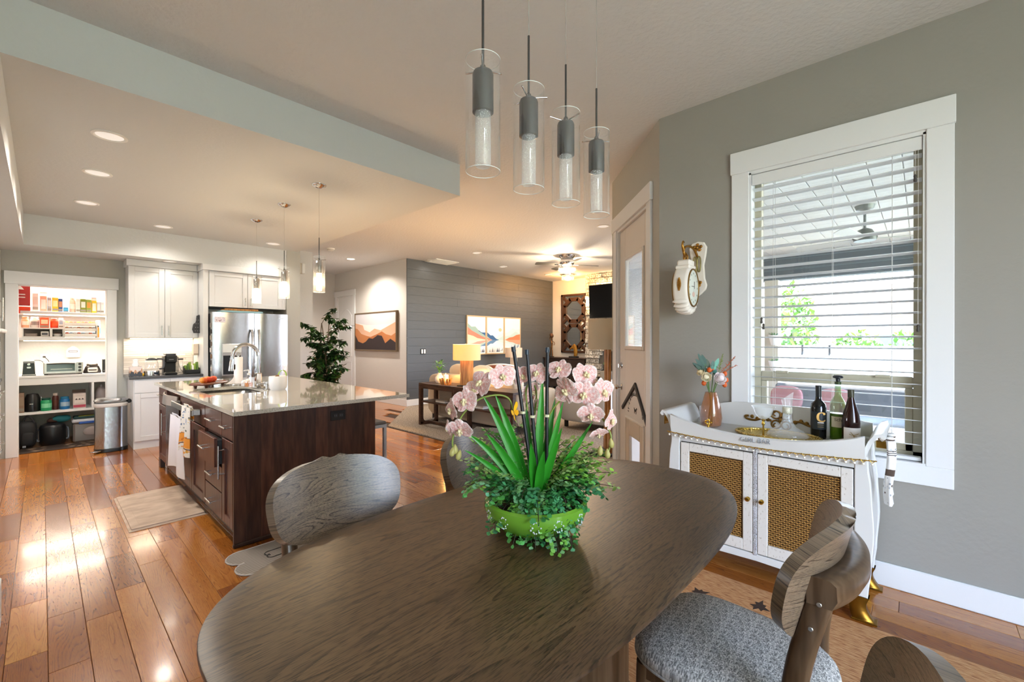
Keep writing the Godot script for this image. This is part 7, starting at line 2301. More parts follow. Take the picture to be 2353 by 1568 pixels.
func rose(o: Node3D, p: Vector3, d: Vector3, r: float, m):
	var f := Node3D.new()
	add(f, "rose", o)
	f.transform = Transform3D(facing(d, rr(0, 3)), p)
	obj("heart", Geo.new().blob(Vector3(0, 0, r * 0.25), Vector3(r * 0.4, r * 0.4, r * 0.4), 1, 1, 12, 8, 0.08), m, f)
	for ring in 3:
		var n := 4 + ring
		for k in n:
			var a := TAU * k / n + ring * 0.6
			var rows := []
			for i in 6:
				var t := i / 5.0
				var row := []
				for j in 7:
					var s := j / 3.0 - 1.0
					var rad := r * (0.30 + 0.22 * ring) * (0.75 + 0.35 * t) * (1.0 - 0.08 * s * s)
					var an := a + s * (0.75 - 0.05 * ring) * (0.55 + 0.45 * sin(PI * min(1.0, 0.25 + 0.65 * t)))
					var hgt := r * (-0.30 + (0.95 - 0.22 * ring) * t - 0.12 * s * s * t)
					row.append(Vector3(cos(an) * rad, sin(an) * rad, hgt))
				rows.append(row)
			obj("petal", Geo.new().sheet(rows, 0.0012), m, f)

# ---------------------------------------------------------------- clock
func wall_clock():
	var wc := c("e9e2d6", 0.45)
	var o := thing("wall_clock", "ornate white double-faced clock hanging from a scrolled wall bracket", "clock", Vector3(3.05, 1.73, -1.195))
	# body: oval, thickness along z
	var rows := []
	for lv in [[0.80, -0.052], [0.96, -0.046], [1.0, -0.03], [0.985, 0.0], [1.0, 0.03], [0.96, 0.046], [0.80, 0.052]]:
		var r := []
		for k in 41:
			var a := TAU * k / 40.0
			r.append(Vector3(cos(a) * 0.112 * lv[0], sin(a) * 0.155 * lv[0], lv[1]))
		rows.append(r)
	obj("case", Geo.new().sheet(rows), wc, o)
	for s in [-1, 1]:
		var b := Basis.IDENTITY if s > 0 else rot(0, 180, 0)
		var face := obj("dial", Geo.new().at(b * Vector3(0, 0, 0.050), b).ext(superpoly(0.088, 0.122, 2.0, 40), 0.004, 0.001), c("dde2d6", 0.2), o)
		obj("bezel", Geo.new().at(b * Vector3(0, 0, 0.054), b).tube(superpoly(0.092, 0.127, 2.0, 40).map(func(p): return Vector3(p.x, p.y, 0)), 0.006, 8, true), c("8a6c3a", 0.35, 0.7), face)
		var marks := Geo.new().at(b * Vector3(0, 0, 0.0545), b)
		for k in 12:
			var a := TAU * k / 12.0
			marks.box(Vector3(cos(a) * 0.070, sin(a) * 0.098, 0), Vector3(0.008, 0.012, 0.001))
		obj("hour_marks", marks, c("7d8a80"), face)
		obj("flower_print", Geo.new().at(b * Vector3(0, -0.045, 0.0545), b).ext(superpoly(0.022, 0.018, 2.0, 14), 0.0008), c("d9b8a4"), face)
		obj("hands", Geo.new().at(b * Vector3(0, 0, 0.056), b).box(Vector3(0.012, 0.018, 0), Vector3(0.005, 0.05, 0.001)).box(Vector3(-0.016, 0.008, 0.001), Vector3(0.045, 0.004, 0.001)), c("3a3026"), face)
	# crown, foot, gilt rosette on the rim
	obj("crown", Geo.new().bx(-0.045, 0.045, 0.145, 0.195, -0.045, 0.045, 0.01).bx(-0.06, 0.06, 0.128, 0.158, -0.05, 0.05, 0.008), wc, o)
	var foot := Geo.new()
	for k in 9:
		var a := lerpf(-2.5, -0.64, k / 8.0)
		foot.at(Vector3(cos(a) * 0.115, sin(a) * 0.158, 0), Basis(Vector3(0, 0, 1), a)).blob(Vector3.ZERO, Vector3(0.026, 0.014, 0.052), 0.9, 0.8, 10, 6, 0.1)
	obj("carved_foot", foot, wc, o)
	var gr := Geo.new()
	for k in 9: gr.blob(Vector3(-0.113, 0.02 + (k - 4) * 0.0095, 0.0), Vector3(0.006, 0.008, 0.013 * sin(PI * (k + 1) / 10.0) + 0.003), 1, 1, 8, 5)
	obj("gilt_rosette", gr, M.gilt, o)
	# wall plate
	var pl := []
	for q in [[0.0, 0.345], [0.042, 0.335], [0.062, 0.30], [0.056, 0.25], [0.042, 0.17], [0.048, 0.08], [0.062, 0.03], [0.055, 0.0], [0.025, -0.03], [0.0, -0.045]]: pl.append(Vector2(q[0], q[1]))
	for k in range(8, 0, -1): pl.append(Vector2(-pl[k].x, pl[k].y))
	obj("wall_plate", Geo.new().at(Vector3(0.165, 0.0, 0.03), rot(0, -90, 0)).ext(pl, 0.022, 0.006), wc, o)
	# scrolled arm with links
	var arm := spline([Vector3(0.14, 0.235, 0.03), Vector3(0.10, 0.285, 0.02), Vector3(0.05, 0.30, 0.005), Vector3(-0.01, 0.285, 0.0), Vector3(-0.035, 0.25, 0.0), Vector3(-0.015, 0.225, 0.0), Vector3(0.005, 0.24, 0.0)], 6)
	var ar := Geo.new().tube(arm, 0.008, 8)
	ar.tube(spline([Vector3(-0.035, 0.255, 0.0), Vector3(-0.055, 0.29, 0.0), Vector3(-0.045, 0.32, 0.0), Vector3(-0.025, 0.315, 0.0)], 6), [0.010] + range(18).map(func(i): return 0.010 - 0.0004 * i), 8)
	obj("scroll_arm", ar, M.gilt, o)
	for k in 3:
		var ring := []
		for j in 14:
			var a := TAU * j / 14.0
			ring.append(Vector3(0.0 if k % 2 else 0.016 * cos(a), 0.205 + 0.012 * k + 0.02 * sin(a), 0.016 * cos(a) if k % 2 else 0.0))
		obj("chain_link", Geo.new().tube(ring, 0.0042, 6, true), M.gilt, o)
	var lp := Geo.new()
	for s in [-1, 1]:
		var ring := []
		for j in 16:
			var a := TAU * j / 16.0
			ring.append(Vector3(0.13, 0.18 + 0.055 * sin(a), 0.03 + s * 0.014 + 0.012 * cos(a)))
		lp.tube(ring, 0.0045, 6, true)
	obj("hanging_loops", lp, c("8f8450", 0.35, 0.8), o)
	for e in [[0.30, 1.0], [0.045, 0.85]]:
		var q := Geo.new()
		for k in 5:
			var a := TAU * k / 5.0 + 0.3
			q.blob(Vector3(0.138, e[0] + 0.020 * sin(a) * e[1], 0.03 + 0.024 * cos(a) * e[1]), Vector3(0.008, 0.012, 0.013), 1, 1, 8, 5)
		q.blob(Vector3(0.134, e[0], 0.03), Vector3(0.010, 0.011, 0.011), 1, 1, 8, 5)
		obj("gilt_leaf", q, M.gilt, o)
# ---------------------------------------------------------------- hallway
func hallway():
	# arched two-panel door in the painting wall
	var X := Basis(Vector3(0, 0, 1), Vector3.UP, Vector3(-1, 0, 0))
	var g := Geo.new()
	g.bx(5.108, 5.131, 0, 2.46, -10.97, -10.86, 0.003).bx(5.108, 5.131, 0, 2.46, -10.02, -9.92, 0.003).bx(5.10, 5.131, 2.46, 2.60, -10.99, -9.90, 0.003)
	g.bx(5.131, 5.28, 0, 2.46, -10.86, -10.845).bx(5.131, 5.28, 0, 2.46, -10.025, -10.01).bx(5.131, 5.28, 2.445, 2.46, -10.86, -10.01)
	struct("trim_hall", g, M.trim_white, "white casing around the hallway door", "trim")
	var d := struct("door_2", Geo.new().bx(5.155, 5.19, 0.01, 2.445, -10.845, -10.025), M.trim_white, "white hallway door with an arched upper panel", "door")
	var arch := []
	for k in 13:
		var t := k / 12.0
		arch.append(Vector2(-0.29 + 0.58 * t, 1.98 + 0.16 * sin(PI * t)))
	arch.append(Vector2(0.29, 0.98))
	arch.append(Vector2(-0.29, 0.98))
	obj("panel", Geo.new().at(Vector3(5.158, 0, -10.435), X).ext(arch, 0.012, 0.010), M.trim_white, d)
	obj("panel", Geo.new().at(Vector3(5.158, 0.52, -10.435), X).ext(roundrect(0.58, 0.66, 0.01), 0.012, 0.010), M.trim_white, d)
	for y in [0.35, 1.1, 1.85]: obj("hinge", Geo.new().bx(5.148, 5.158, y, y + 0.09, -10.035, -10.02), M.nickel, d)
	obj("knob", Geo.new().at(Vector3(5.155, 0.98, -10.76), rot(0, 0, 90)).lathe([Vector2(0, 0), Vector2(0.03, 0), Vector2(0.012, 0.02), Vector2(0.026, 0.045), Vector2(0, 0.06)], 14), M.nickel, d)
	# door chime and thermostat on the near hall wall
	var o := thing("door_chime", "beige and white door chime box high on the hallway wall", "door chime", Vector3(3.30, 2.72, -8.55))
	obj("box", Geo.new().box(Vector3(0, 0, 0.03), Vector3(0.10, 0.20, 0.06), 0.006), c("c6bba8", 0.5), o)
	obj("cover", Geo.new().box(Vector3(0.055, 0.0, 0.035), Vector3(0.06, 0.19, 0.07), 0.008), M.plastic_white, o)
	# desert picture
	var im := Image.create(256, 160, false, Image.FORMAT_RGB8)
	var line := func(pts: Array, u: float) -> float:
		for k in pts.size() - 1:
			if u <= pts[k + 1][0]: return lerpf(pts[k][1], pts[k + 1][1], (u - pts[k][0]) / (pts[k + 1][0] - pts[k][0]))
		return pts[-1][1]
	var l1 := [[0.0, 0.25], [0.12, 0.27], [0.3, 0.31], [0.5, 0.32], [0.8, 0.30], [1.0, 0.28]]
	var l2 := [[0.0, 0.26], [0.1, 0.28], [0.22, 0.34], [0.16, 0.44], [0.3, 0.48], [0.4, 0.52], [0.5, 0.44], [0.62, 0.48], [0.8, 0.38], [1.0, 0.28]]
	var l2b := [[0.0, 0.25], [0.2, 0.32], [0.24, 0.45], [0.38, 0.52], [0.5, 0.42], [0.65, 0.47], [0.8, 0.38], [1.0, 0.26]]
	var l3 := [[0.0, 0.40], [0.06, 0.42], [0.16, 0.56], [0.3, 0.62], [0.4, 0.65], [0.55, 0.58], [0.68, 0.50], [0.78, 0.58], [0.9, 0.62], [1.0, 0.54]]
	var l4 := [[0.0, 0.60], [0.08, 0.78], [0.2, 0.83], [0.28, 0.78], [0.36, 0.68], [0.46, 0.70], [0.58, 0.60], [0.68, 0.62], [0.76, 0.82], [0.88, 0.70], [1.0, 0.80]]
	for x in 256:
		var u := x / 255.0
		for y in 160:
			var v := y / 159.0
			var col := Color("d5d3d6")
			if v > line.call(l1, u) and u > 0.0: col = Color("efe9e2")
			if v > line.call(l2b, u): col = Color("dba684").lerp(Color("e9c6ae"), clampf((v - 0.3) * 2.0, 0, 1))
			if v > line.call(l3, u): col = Color("b9703f").lerp(Color("c98350"), sin(u * 9.0) * 0.5 + 0.5)
			if v > line.call(l4, u): col = Color("33282a")
			im.set_pixel(x, y, col)
	picture("framed_picture", "framed desert mountain print in orange and dark brown on the pale wall", Transform3D(X, Vector3(5.13, 1.566, -8.953)), 1.80, 0.875, im, c("6d5a42", 0.45), 0.06)
	ficus(Vector3(3.36, 0, -7.62))

func picture(called: String, label: String, xf: Transform3D, w: float, h: float, im: Image, fm, depth: float) -> Node3D:
	var o := thing(called, label, "picture")
	o.transform = xf
	var fr := Geo.new()
	var t := 0.028
	fr.box(Vector3(-w / 2 + t / 2, 0, depth / 2), Vector3(t, h, depth), 0.003).box(Vector3(w / 2 - t / 2, 0, depth / 2), Vector3(t, h, depth), 0.003)
	fr.box(Vector3(0, h / 2 - t / 2, depth / 2), Vector3(w - 2 * t, t, depth), 0.003).box(Vector3(0, -h / 2 + t / 2, depth / 2), Vector3(w - 2 * t, t, depth), 0.003)
	obj("frame", fr, fm, o)
	var m := mat("print_" + called, "ffffff", 0.6)
	m.albedo_texture = tex(im)
	var hw := w / 2 - t
	var hh := h / 2 - t
	obj("print", Geo.new().sheet([[Vector3(-hw, hh, depth * 0.8), Vector3(hw, hh, depth * 0.8)], [Vector3(-hw, -hh, depth * 0.8), Vector3(hw, -hh, depth * 0.8)]], 0.004), m, o)
	return o

func ficus(p: Vector3):
	var o := thing("ficus_tree", "tall leafy potted ficus tree beside the refrigerator wall", "potted tree", p)
	obj("pot", Geo.new().lathe([Vector2(0, 0), Vector2(0.13, 0), Vector2(0.17, 0.26), Vector2(0.175, 0.28), Vector2(0.155, 0.28), Vector2(0.15, 0.24), Vector2(0, 0.24)], 24), c("5b4a3a", 0.6), o)
	var trunk := Geo.new()
	var tips := []
	for k in 3:
		var a := TAU * k / 3.0
		var path := []
		for i in 8:
			var t := i / 7.0
			path.append(Vector3(cos(a + t * 2.5) * (0.03 + 0.05 * t), 0.22 + t * 1.45, sin(a + t * 2.5) * (0.03 + 0.05 * t)))
		trunk.tube(path, range(8).map(func(i): return 0.018 - 0.0015 * i), 7)
		for j in 20:
			var f := rr(0.12, 1.0)
			var st := Vector3(cos(a + f * 2.5) * (0.03 + 0.05 * f), 0.22 + f * 1.45, sin(a + f * 2.5) * (0.03 + 0.05 * f))
			var th := rr(0, TAU)
			var reach: float = rr(0.18, 0.46) * (1.05 - 0.35 * abs(f - 0.55))
			var en := st + Vector3(cos(th) * reach, rr(0.05, 0.42), sin(th) * reach)
			var md := st.lerp(en, 0.5) + Vector3.UP * 0.07
			var br := []
			for i in 6:
				var t := i / 5.0
				br.append(st * (1 - t) * (1 - t) + md * 2 * t * (1 - t) + (en - Vector3.UP * 0.08) * t * t)
			trunk.tube(br, [0.006, 0.005, 0.004, 0.0035, 0.003, 0.002], 5)
			tips.append(br)
	obj("trunk", trunk, c("6b5a48", 0.8), o)
	var lf := Geo.new()
	for br in tips:
		for j in 30:
			var t := rr(0.2, 1.0)
			var i := int(t * 4.99)
			var q: Vector3 = br[i].lerp(br[i + 1], t * 4.99 - i)
			var d := Vector3(rr(-1, 1), rr(-0.9, 0.25), rr(-1, 1)).normalized()
			var s := rr(0.075, 0.115)
			var sd := d.cross(Vector3.UP).normalized()
			var up := sd.cross(d)
			var col: Color = [Color("1f3a1c"), Color("2a4c22"), Color("37602a"), Color("4d7a34"), Color("182e18")][rng.randi() % 5]
			lf.tint = col
			var w := s * 0.30
			var r := [[q, q, q], [q + d * s * 0.3 - sd * w, q + d * s * 0.3 - up * w * 0.3, q + d * s * 0.3 + sd * w], [q + d * s * 0.65 - sd * w * 0.8, q + d * s * 0.65 - up * w * 0.3 - Vector3.UP * s * 0.03, q + d * s * 0.65 + sd * w * 0.8], [q + d * s - Vector3.UP * s * 0.12, q + d * s - Vector3.UP * s * 0.12, q + d * s - Vector3.UP * s * 0.12]]
			lf.sheet(r)
	var m := mat("ficus_leaf", "ffffff", 0.35)
	m.vertex_color_use_as_albedo = true
	m.vertex_color_is_srgb = true
	m.backlight_enabled = true
	m.backlight = Color(0.12, 0.2, 0.06)
	obj("foliage", lf, m, o).set_meta("kind", "stuff")

# ---------------------------------------------------------------- living room
func table_lamp(p: Vector3, r: float, h: float, bw: float, bh: float, lit: bool, label: String):
	var o := thing("table_lamp", label, "table lamp", p, 0.35)
	obj("foot", Geo.new().box(Vector3(0, 0.008, 0), Vector3(bw + 0.06, 0.016, bw + 0.03), 0.003), c("2b1d14", 0.4), o)
	obj("base", Geo.new().box(Vector3(0, 0.016 + bh / 2, 0), Vector3(bw, bh, bw * 0.75), 0.004), M.honey_wood if lit else c("d8c4ac", 0.5), o)
	var sm := mat("shade_" + ("lit" if lit else "off"), "efe0bf" if lit else "e9e4da", 0.9)
	sm.backlight_enabled = true
	sm.backlight = Color(0.9, 0.8, 0.6)
	obj("shade", Geo.new().lathe([Vector2(r, bh + 0.0), Vector2(r, bh + h), Vector2(r - 0.004, bh + h), Vector2(r - 0.004, bh), Vector2(r, bh)], 36), sm, o)
	obj("stem", Geo.new().tube([Vector3(0, bh, 0), Vector3(0, bh + h * 0.6, 0)], 0.006, 8), M.brass, o)
	if lit:
		obj("bulb", Geo.new().blob(Vector3(0, bh + h * 0.5, 0), Vector3.ONE * 0.032, 1, 1, 12, 8), glow("bulb_warm", "ffd9a0", 9.0), o)
		lamp("omni", Vector3(0, bh + h * 0.5, 0), Color(1.0, 0.78, 0.5), 1.6, o, 0.03)

func living():
	# triptych
	var im := Image.create(384, 256, false, Image.FORMAT_RGB8)
	var pl := func(pts: Array, u: float) -> float:
		for k in pts.size() - 1:
			if u <= pts[k + 1][0]: return lerpf(pts[k][1], pts[k + 1][1], (u - pts[k][0]) / (pts[k + 1][0] - pts[k][0]))
		return pts[-1][1]
	var far1 := [[0.0, 0.9], [0.5, 0.6], [0.56, 0.5], [0.66, 0.42], [0.72, 0.42], [0.84, 0.28], [0.9, 0.33], [1.0, 0.30]]
	var far2 := [[0.0, 0.9], [0.55, 0.60], [0.66, 0.52], [0.78, 0.50], [0.9, 0.38], [1.0, 0.44]]
	var red2 := [[0.0, 0.9], [0.68, 0.62], [0.76, 0.56], [0.84, 0.54], [0.92, 0.48], [1.0, 0.46]]
	var green := [[0.0, 0.18], [0.07, 0.27], [0.14, 0.26], [0.2, 0.36], [0.3, 0.46], [0.4, 0.58], [0.46, 0.62], [1.0, 0.9]]
	var blue := [[0.0, 0.9], [0.18, 0.34], [0.26, 0.42], [0.34, 0.42], [0.40, 0.50], [0.45, 0.50], [0.52, 0.60], [0.56, 0.62], [1.0, 0.9]]
	var coral := [[0.0, 0.28], [0.08, 0.38], [0.16, 0.44], [0.26, 0.52], [0.36, 0.58], [0.42, 0.62], [1.0, 0.9]]
	var sand := [[0.0, 0.48], [0.1, 0.52], [0.18, 0.58], [0.34, 0.62], [1.0, 0.9]]
	for x in 384:
		var u := x / 383.0
		for y in 256:
			var v := y / 255.0
			var w := v if v < 0.63 else 0.63 - (v - 0.63) * 1.25
			var col := Color("e7e6e1")
			if v < 0.63 and Vector2((u - 0.60) * 1.5, v - 0.34).length() < 0.05: col = Color("e2b48e")
			if w > pl.call(far1, u): col = Color("c3d0d6")
			if w > pl.call(far2, u): col = Color("b4cac6")
			if w > pl.call(red2, u): col = Color("c9764e")
			if w > pl.call(blue, u) and u > 0.17: col = Color("2f5a86")
			if w > pl.call(green, u) and not (u > 0.2 and w > pl.call(blue, u) and w < pl.call(green, u) + 0.02): col = Color("93ab9f") if u < 0.47 else col
			if w > pl.call(coral, u) and u < 0.46: col = Color("cf7a63")
			if w > pl.call(sand, u) and u < 0.40: col = Color("e3d3ac")
			if v > 0.63: col = col.lerp(Color("d9e2e6"), 0.28)
			im.set_pixel(x, y, col)
	for k in 46:
		var u := rr(0.2, 1.0)
		var cx := int(u * 383)
		var base := int(256 * (0.97 - 0.10 * max(0.0, u - 0.55) / 0.45 * rr(0.2, 2.4)))
		var h := int(rr(8, 34))
		var tc: Color = [Color("33465e"), Color("4a4450"), Color("5b6f86"), Color("3b3340")][k % 4]
		for i in h:
			var ww := int((i * 0.32 + 1) * rr(0.5, 1.0))
			im.fill_rect(Rect2i(clampi(cx - ww / 2, 0, 380), clampi(base - h + i, 0, 255), max(1, ww), 1), tc)
	var third := 0
	for k in 3:
		var sub := im.get_region(Rect2i(k * 128, 0, 128, 256))
		picture("art_panel", ["left panel of the lake and mountain triptych, mostly coral and green slopes", "middle panel of the triptych with the orange sun", "right panel of the triptych with pale peaks and an orange hill"][k], Transform3D(Basis.IDENTITY, Vector3(7.037 + k * 0.625, 1.49, -7.742)), 0.622, 0.93, sub, c("b79f7c", 0.5), 0.04).set_meta("group", "triptych on the grey shiplap wall")
	var o := thing("bare_outlet", "open black outlet box with white devices on the shiplap wall", "outlet", Vector3(5.526, 1.132, -7.74))
	obj("box", Geo.new().box(Vector3(0, 0, 0.004), Vector3(0.135, 0.115, 0.012), 0.002), c("151617"), o)
	obj("device", Geo.new().box(Vector3(-0.03, 0, 0.012), Vector3(0.04, 0.09, 0.01), 0.004).box(Vector3(0.035, 0, 0.012), Vector3(0.04, 0.09, 0.01), 0.004), c("e8e8e6", 0.4), o)
	# console behind the sofa: three frames, top, shelf, low rail
	o = thing("console_table", "long dark wood sofa console with open frames and a middle shelf", "console table")
	obj("top_board", Geo.new().bx(4.14, 4.50, 0.655, 0.688, -5.92, -3.84, 0.004), M.walnut, o)
	obj("apron", Geo.new().bx(4.145, 4.165, 0.60, 0.655, -5.90, -3.86, 0.002), M.walnut, o)
	obj("shelf_board", Geo.new().bx(4.16, 4.48, 0.375, 0.40, -5.90, -3.86, 0.003), M.walnut, o)
	for z in [-5.895, -5.06, -3.87]:
		for x in [4.17, 4.47]:
			obj("leg", Geo.new().bx(x - 0.03, x + 0.03, 0.02, 0.66, z - 0.026, z + 0.026, 0.004), M.walnut, o)
		obj("foot_rail", Geo.new().bx(4.14, 4.50, 0.0, 0.06, z - 0.026, z + 0.026, 0.005), M.walnut, o)
		var gs := Geo.new().at(Vector3(0, 0, z - 0.024))
		for s in [[4.2, 1], [4.44, -1]]:
			var arc := [Vector2(s[0], 0.06)]
			for k in 6:
				var a := PI * 0.5 * k / 5.0
				arc.append(Vector2(s[0] + s[1] * 0.06 * (1 - sin(a)), 0.06 + 0.06 * (1 - cos(a))))
			gs.ext(arc, 0.048)
		obj("corner_block", gs, M.walnut, o)
	obj("low_rail", Geo.new().bx(4.30, 4.34, 0.02, 0.065, -5.88, -3.88, 0.004), M.walnut, o)
	for k in 4:
		tag(obj("book", Geo.new().box(Vector3(4.30, 0.410 + (k % 2) * 0.020, -5.45 + (k / 2) * 0.85), Vector3(0.18, 0.018, 0.24), 0.002), c(["c9c0b4", "8b8177", "d8d4cc", "a39a90"][k])), ["pale book lying flat on the console shelf, lower of the left pair", "grey book on top of the left pair on the console shelf", "white magazine under another at the middle of the console shelf", "grey magazine topmost at the middle of the console shelf"][k], "book", "books on the console shelf")
	table_lamp(Vector3(4.32, 0.689, -4.95), 0.205, 0.235, 0.175, 0.385, true, "lit table lamp with a drum shade on the sofa console")
	o = thing("leaf_vase", "small cream vase of green leafy stems on the console end", "vase", Vector3(4.33, 0.689, -5.62))
	obj("vase", Geo.new().lathe([Vector2(0, 0), Vector2(0.05, 0), Vector2(0.075, 0.04), Vector2(0.07, 0.09), Vector2(0.03, 0.14), Vector2(0.032, 0.16), Vector2(0.026, 0.16), Vector2(0.0, 0.12)], 20), c("ddd0c2", 0.5), o)
	var lg := Geo.new()
	for k in 46:
		var a := rr(0, TAU)
		var el := rr(0.1, 1.2)
		var st := Vector3(0, 0.17 + rr(0, 0.14), 0)
		var d := Vector3(cos(a) * cos(el), sin(el) * 0.7, sin(a) * cos(el))
		var s := rr(0.09, 0.20)
		var sd := d.cross(Vector3.UP).normalized()
		lg.tint = [Color("3f7a34"), Color("5b9640"), Color("2c5c34"), Color("78ad58")][k % 4]
		lg.sheet([[st + d * s * 0.3, st + d * s * 0.3], [st + d * s * 0.6 - sd * 0.018, st + d * s * 0.6 + sd * 0.018], [st + d * s * 0.85 - sd * 0.013 - Vector3.UP * 0.01, st + d * s * 0.85 + sd * 0.013 - Vector3.UP * 0.01], [st + d * s - Vector3.UP * 0.03, st + d * s - Vector3.UP * 0.03]])
		if k < 9: lg.tube([Vector3(0, 0.14, 0), st + d * s * 0.5], 0.003, 4)
	obj("foliage", lg, M.ficus_leaf, o)
	o = thing("driftwood_candle", "lit white candle in a ring of driftwood sticks on the console", "candle holder", Vector3(4.25, 0.689, -5.36))
	for k in 18:
		var a := TAU * k / 18.0
		obj("stick", Geo.new().tube([Vector3(cos(a) * 0.07, 0.0, sin(a) * 0.07), Vector3(cos(a + rr(-0.5, 0.5)) * 0.078, 0.085 + rr(-0.01, 0.015), sin(a + rr(-0.3, 0.3)) * 0.078)], 0.011, 6), M.honey_wood, o)
	obj("candle", Geo.new().cyl(Vector3(0, 0.005, 0), 0.042, 0.14, 20, 0.004), c("f3e7d2", 0.5), o)
	obj("flame", Geo.new().lathe([Vector2(0, 0.146), Vector2(0.006, 0.152), Vector2(0.004, 0.165), Vector2(0, 0.176)], 8), glow("flame", "ffb860", 8.0), o)
	lamp("omni", Vector3(0, 0.16, 0), Color(1.0, 0.72, 0.4), 0.08, o, 0.01)
	# sofa seen from behind
	o = thing("sofa", "beige fabric sofa standing with its back to the console", "sofa", Vector3(5.02, 0, -5.22))
	obj("back", Geo.new().blob(Vector3(-0.36, 0.45, 0), Vector3(0.12, 0.36, 1.02), 0.25, 0.25, 32, 12), M.linen, o)
	obj("seat_base", Geo.new().box(Vector3(0.05, 0.27, 0), Vector3(0.86, 0.26, 1.9), 0.03), M.linen, o)
	for k in 2: obj("seat_cushion", Geo.new().blob(Vector3(0.08, 0.47, -0.47 + k * 0.94), Vector3(0.38, 0.08, 0.46), 0.4, 0.25, 24, 8), M.linen, o)
	for s in [-1, 1]: obj("arm", Geo.new().blob(Vector3(0.02, 0.38, s * 0.95), Vector3(0.48, 0.26, 0.11), 0.3, 0.25, 24, 8), M.linen, o)
	for e in [[-0.38, -0.95], [0.38, -0.95], [-0.38, 0.95], [0.38, 0.95]]: obj("leg", Geo.new().box(Vector3(e[0], 0.07, e[1]), Vector3(0.05, 0.14, 0.05), 0.004), M.black_matte, o)
	for k in 3:
		var pz: float = [-5.80, -5.22, -4.64][k]
		o = thing("throw_pillow", ["cream pillow peeking over the sofa back at its left end", "cream pillow in the middle of the sofa back", "cream pillow at the right end of the sofa back"][k], "pillow", Vector3(4.93, 0.575, pz), 0, "pillows on the beige sofa")
		obj("body", Geo.new().at(Vector3(0, 0.19, 0), rot(0, 0, 14)).blob(Vector3.ZERO, Vector3(0.09, 0.20, 0.24), 0.7, 0.5, 20, 10), c(["d9c4a8", "e6d6c2", "dfceb8"][k], 0.95), o)
		obj("piping", Geo.new().at(Vector3(0, 0.19, 0), rot(0, 0, 14)).tube(superpoly(0.225, 0.19, 3.6, 28).map(func(p): return Vector3(0, p.y, p.x)), 0.006, 5, true), c("cbb698", 0.95), o)
	# pale armchair right of the sofa
	o = thing("pale_armchair", "pale grey upholstered armchair behind the orchids, right of the sofa", "armchair", Vector3(6.02, 0, -3.72), 0.0)
	obj("back", Geo.new().blob(Vector3(-0.02, 0.43, 0.33), Vector3(0.42, 0.34, 0.11), 0.25, 0.25, 28, 10), M.pale_cloth, o)
	obj("seat", Geo.new().box(Vector3(0, 0.28, -0.06), Vector3(0.82, 0.28, 0.74), 0.04), M.pale_cloth, o)
	for s in [-1, 1]: obj("arm", Geo.new().blob(Vector3(s * 0.39, 0.36, -0.03), Vector3(0.09, 0.24, 0.42), 0.25, 0.3, 24, 8), M.pale_cloth, o)
	for e in [[-0.36, -0.38], [0.36, -0.38], [-0.36, 0.36], [0.36, 0.36]]: obj("leg", Geo.new().box(Vector3(e[0], 0.07, e[1]), Vector3(0.05, 0.14, 0.05), 0.004), M.black_matte, o)
	# leather tub chair
	o = thing("leather_chair", "rust leather tub chair with pale piping beyond the sofa", "armchair", Vector3(6.15, 0, -6.05), -0.82)
	var back := []
	for i in 8:
		var y := lerpf(0.30, 0.90, i / 7.0)
		var r := []
		for j in 19:
			var a := lerpf(-1.5, 1.5, j / 18.0)
			var k := 1.0 - 0.22 * pow(abs(a) / 1.5, 2) * (y - 0.3) / 0.6
			r.append(Vector3(sin(a) * 0.36, 0.30 + (y - 0.30) * k, cos(a) * 0.34))
		back.append(r)
	obj("back", Geo.new().sheet(back, 0.07), c("9a4f30", 0.5), o)
	obj("seat", Geo.new().blob(Vector3(0, 0.38, 0), Vector3(0.32, 0.12, 0.32), 0.4, 0.7, 20, 8), c("9a4f30", 0.5), o)
	obj("piping", Geo.new().tube(back[7].map(func(p): return p + Vector3(0, 0.012, 0)), 0.018, 6), c("e4ddd4", 0.7), o)
	obj("base", Geo.new().lathe([Vector2(0, 0.0), Vector2(0.25, 0.0), Vector2(0.25, 0.03), Vector2(0.05, 0.06), Vector2(0.05, 0.28), Vector2(0, 0.28)], 20), M.black_matte, o)
	# side table with the second lamp
	o = thing("side_table", "small side table under the unlit lamp near the shiplap wall", "side table", Vector3(7.62, 0, -7.05))
	obj("top", Geo.new().cyl(Vector3(0, 0.54, 0), 0.24, 0.03, 24, 0.005), M.walnut, o)
	for k in 3: obj("leg", Geo.new().tube([Vector3(cos(k * 2.1) * 0.2, 0, sin(k * 2.1) * 0.2), Vector3(cos(k * 2.1) * 0.1, 0.54, sin(k * 2.1) * 0.1)], 0.015, 8), M.walnut, o)
	table_lamp(Vector3(7.62, 0.571, -7.05), 0.20, 0.225, 0.16, 0.395, false, "unlit table lamp with a white drum shade before the shiplap wall")
	# sideboard and its figures
	o = thing("sideboard", "dark brown sideboard under the octagon mirror", "sideboard")
	obj("body", Geo.new().bx(9.58, 10.0, 0.10, 0.87, -7.70, -6.36, 0.004), c("2c1d15", 0.4), o)
	obj("top", Geo.new().bx(9.55, 10.01, 0.87, 0.90, -7.73, -6.33, 0.004), c("33221a", 0.35), o)
	for k in 3: obj("handle", Geo.new().bx(9.565, 9.58, 0.45, 0.66, -7.25 + k * 0.45, -7.235 + k * 0.45), M.nickel, obj("door", Geo.new().bx(9.568, 9.582, 0.13, 0.85, -7.68 + k * 0.445, -7.245 + k * 0.445, 0.003), c("2c1d15", 0.4), o))
	for z in [-7.6, -6.46]: obj("leg", Geo.new().bx(9.6, 9.66, 0, 0.10, z - 0.03, z + 0.03).bx(9.92, 9.98, 0, 0.10, z - 0.03, z + 0.03), c("2c1d15", 0.4), o)
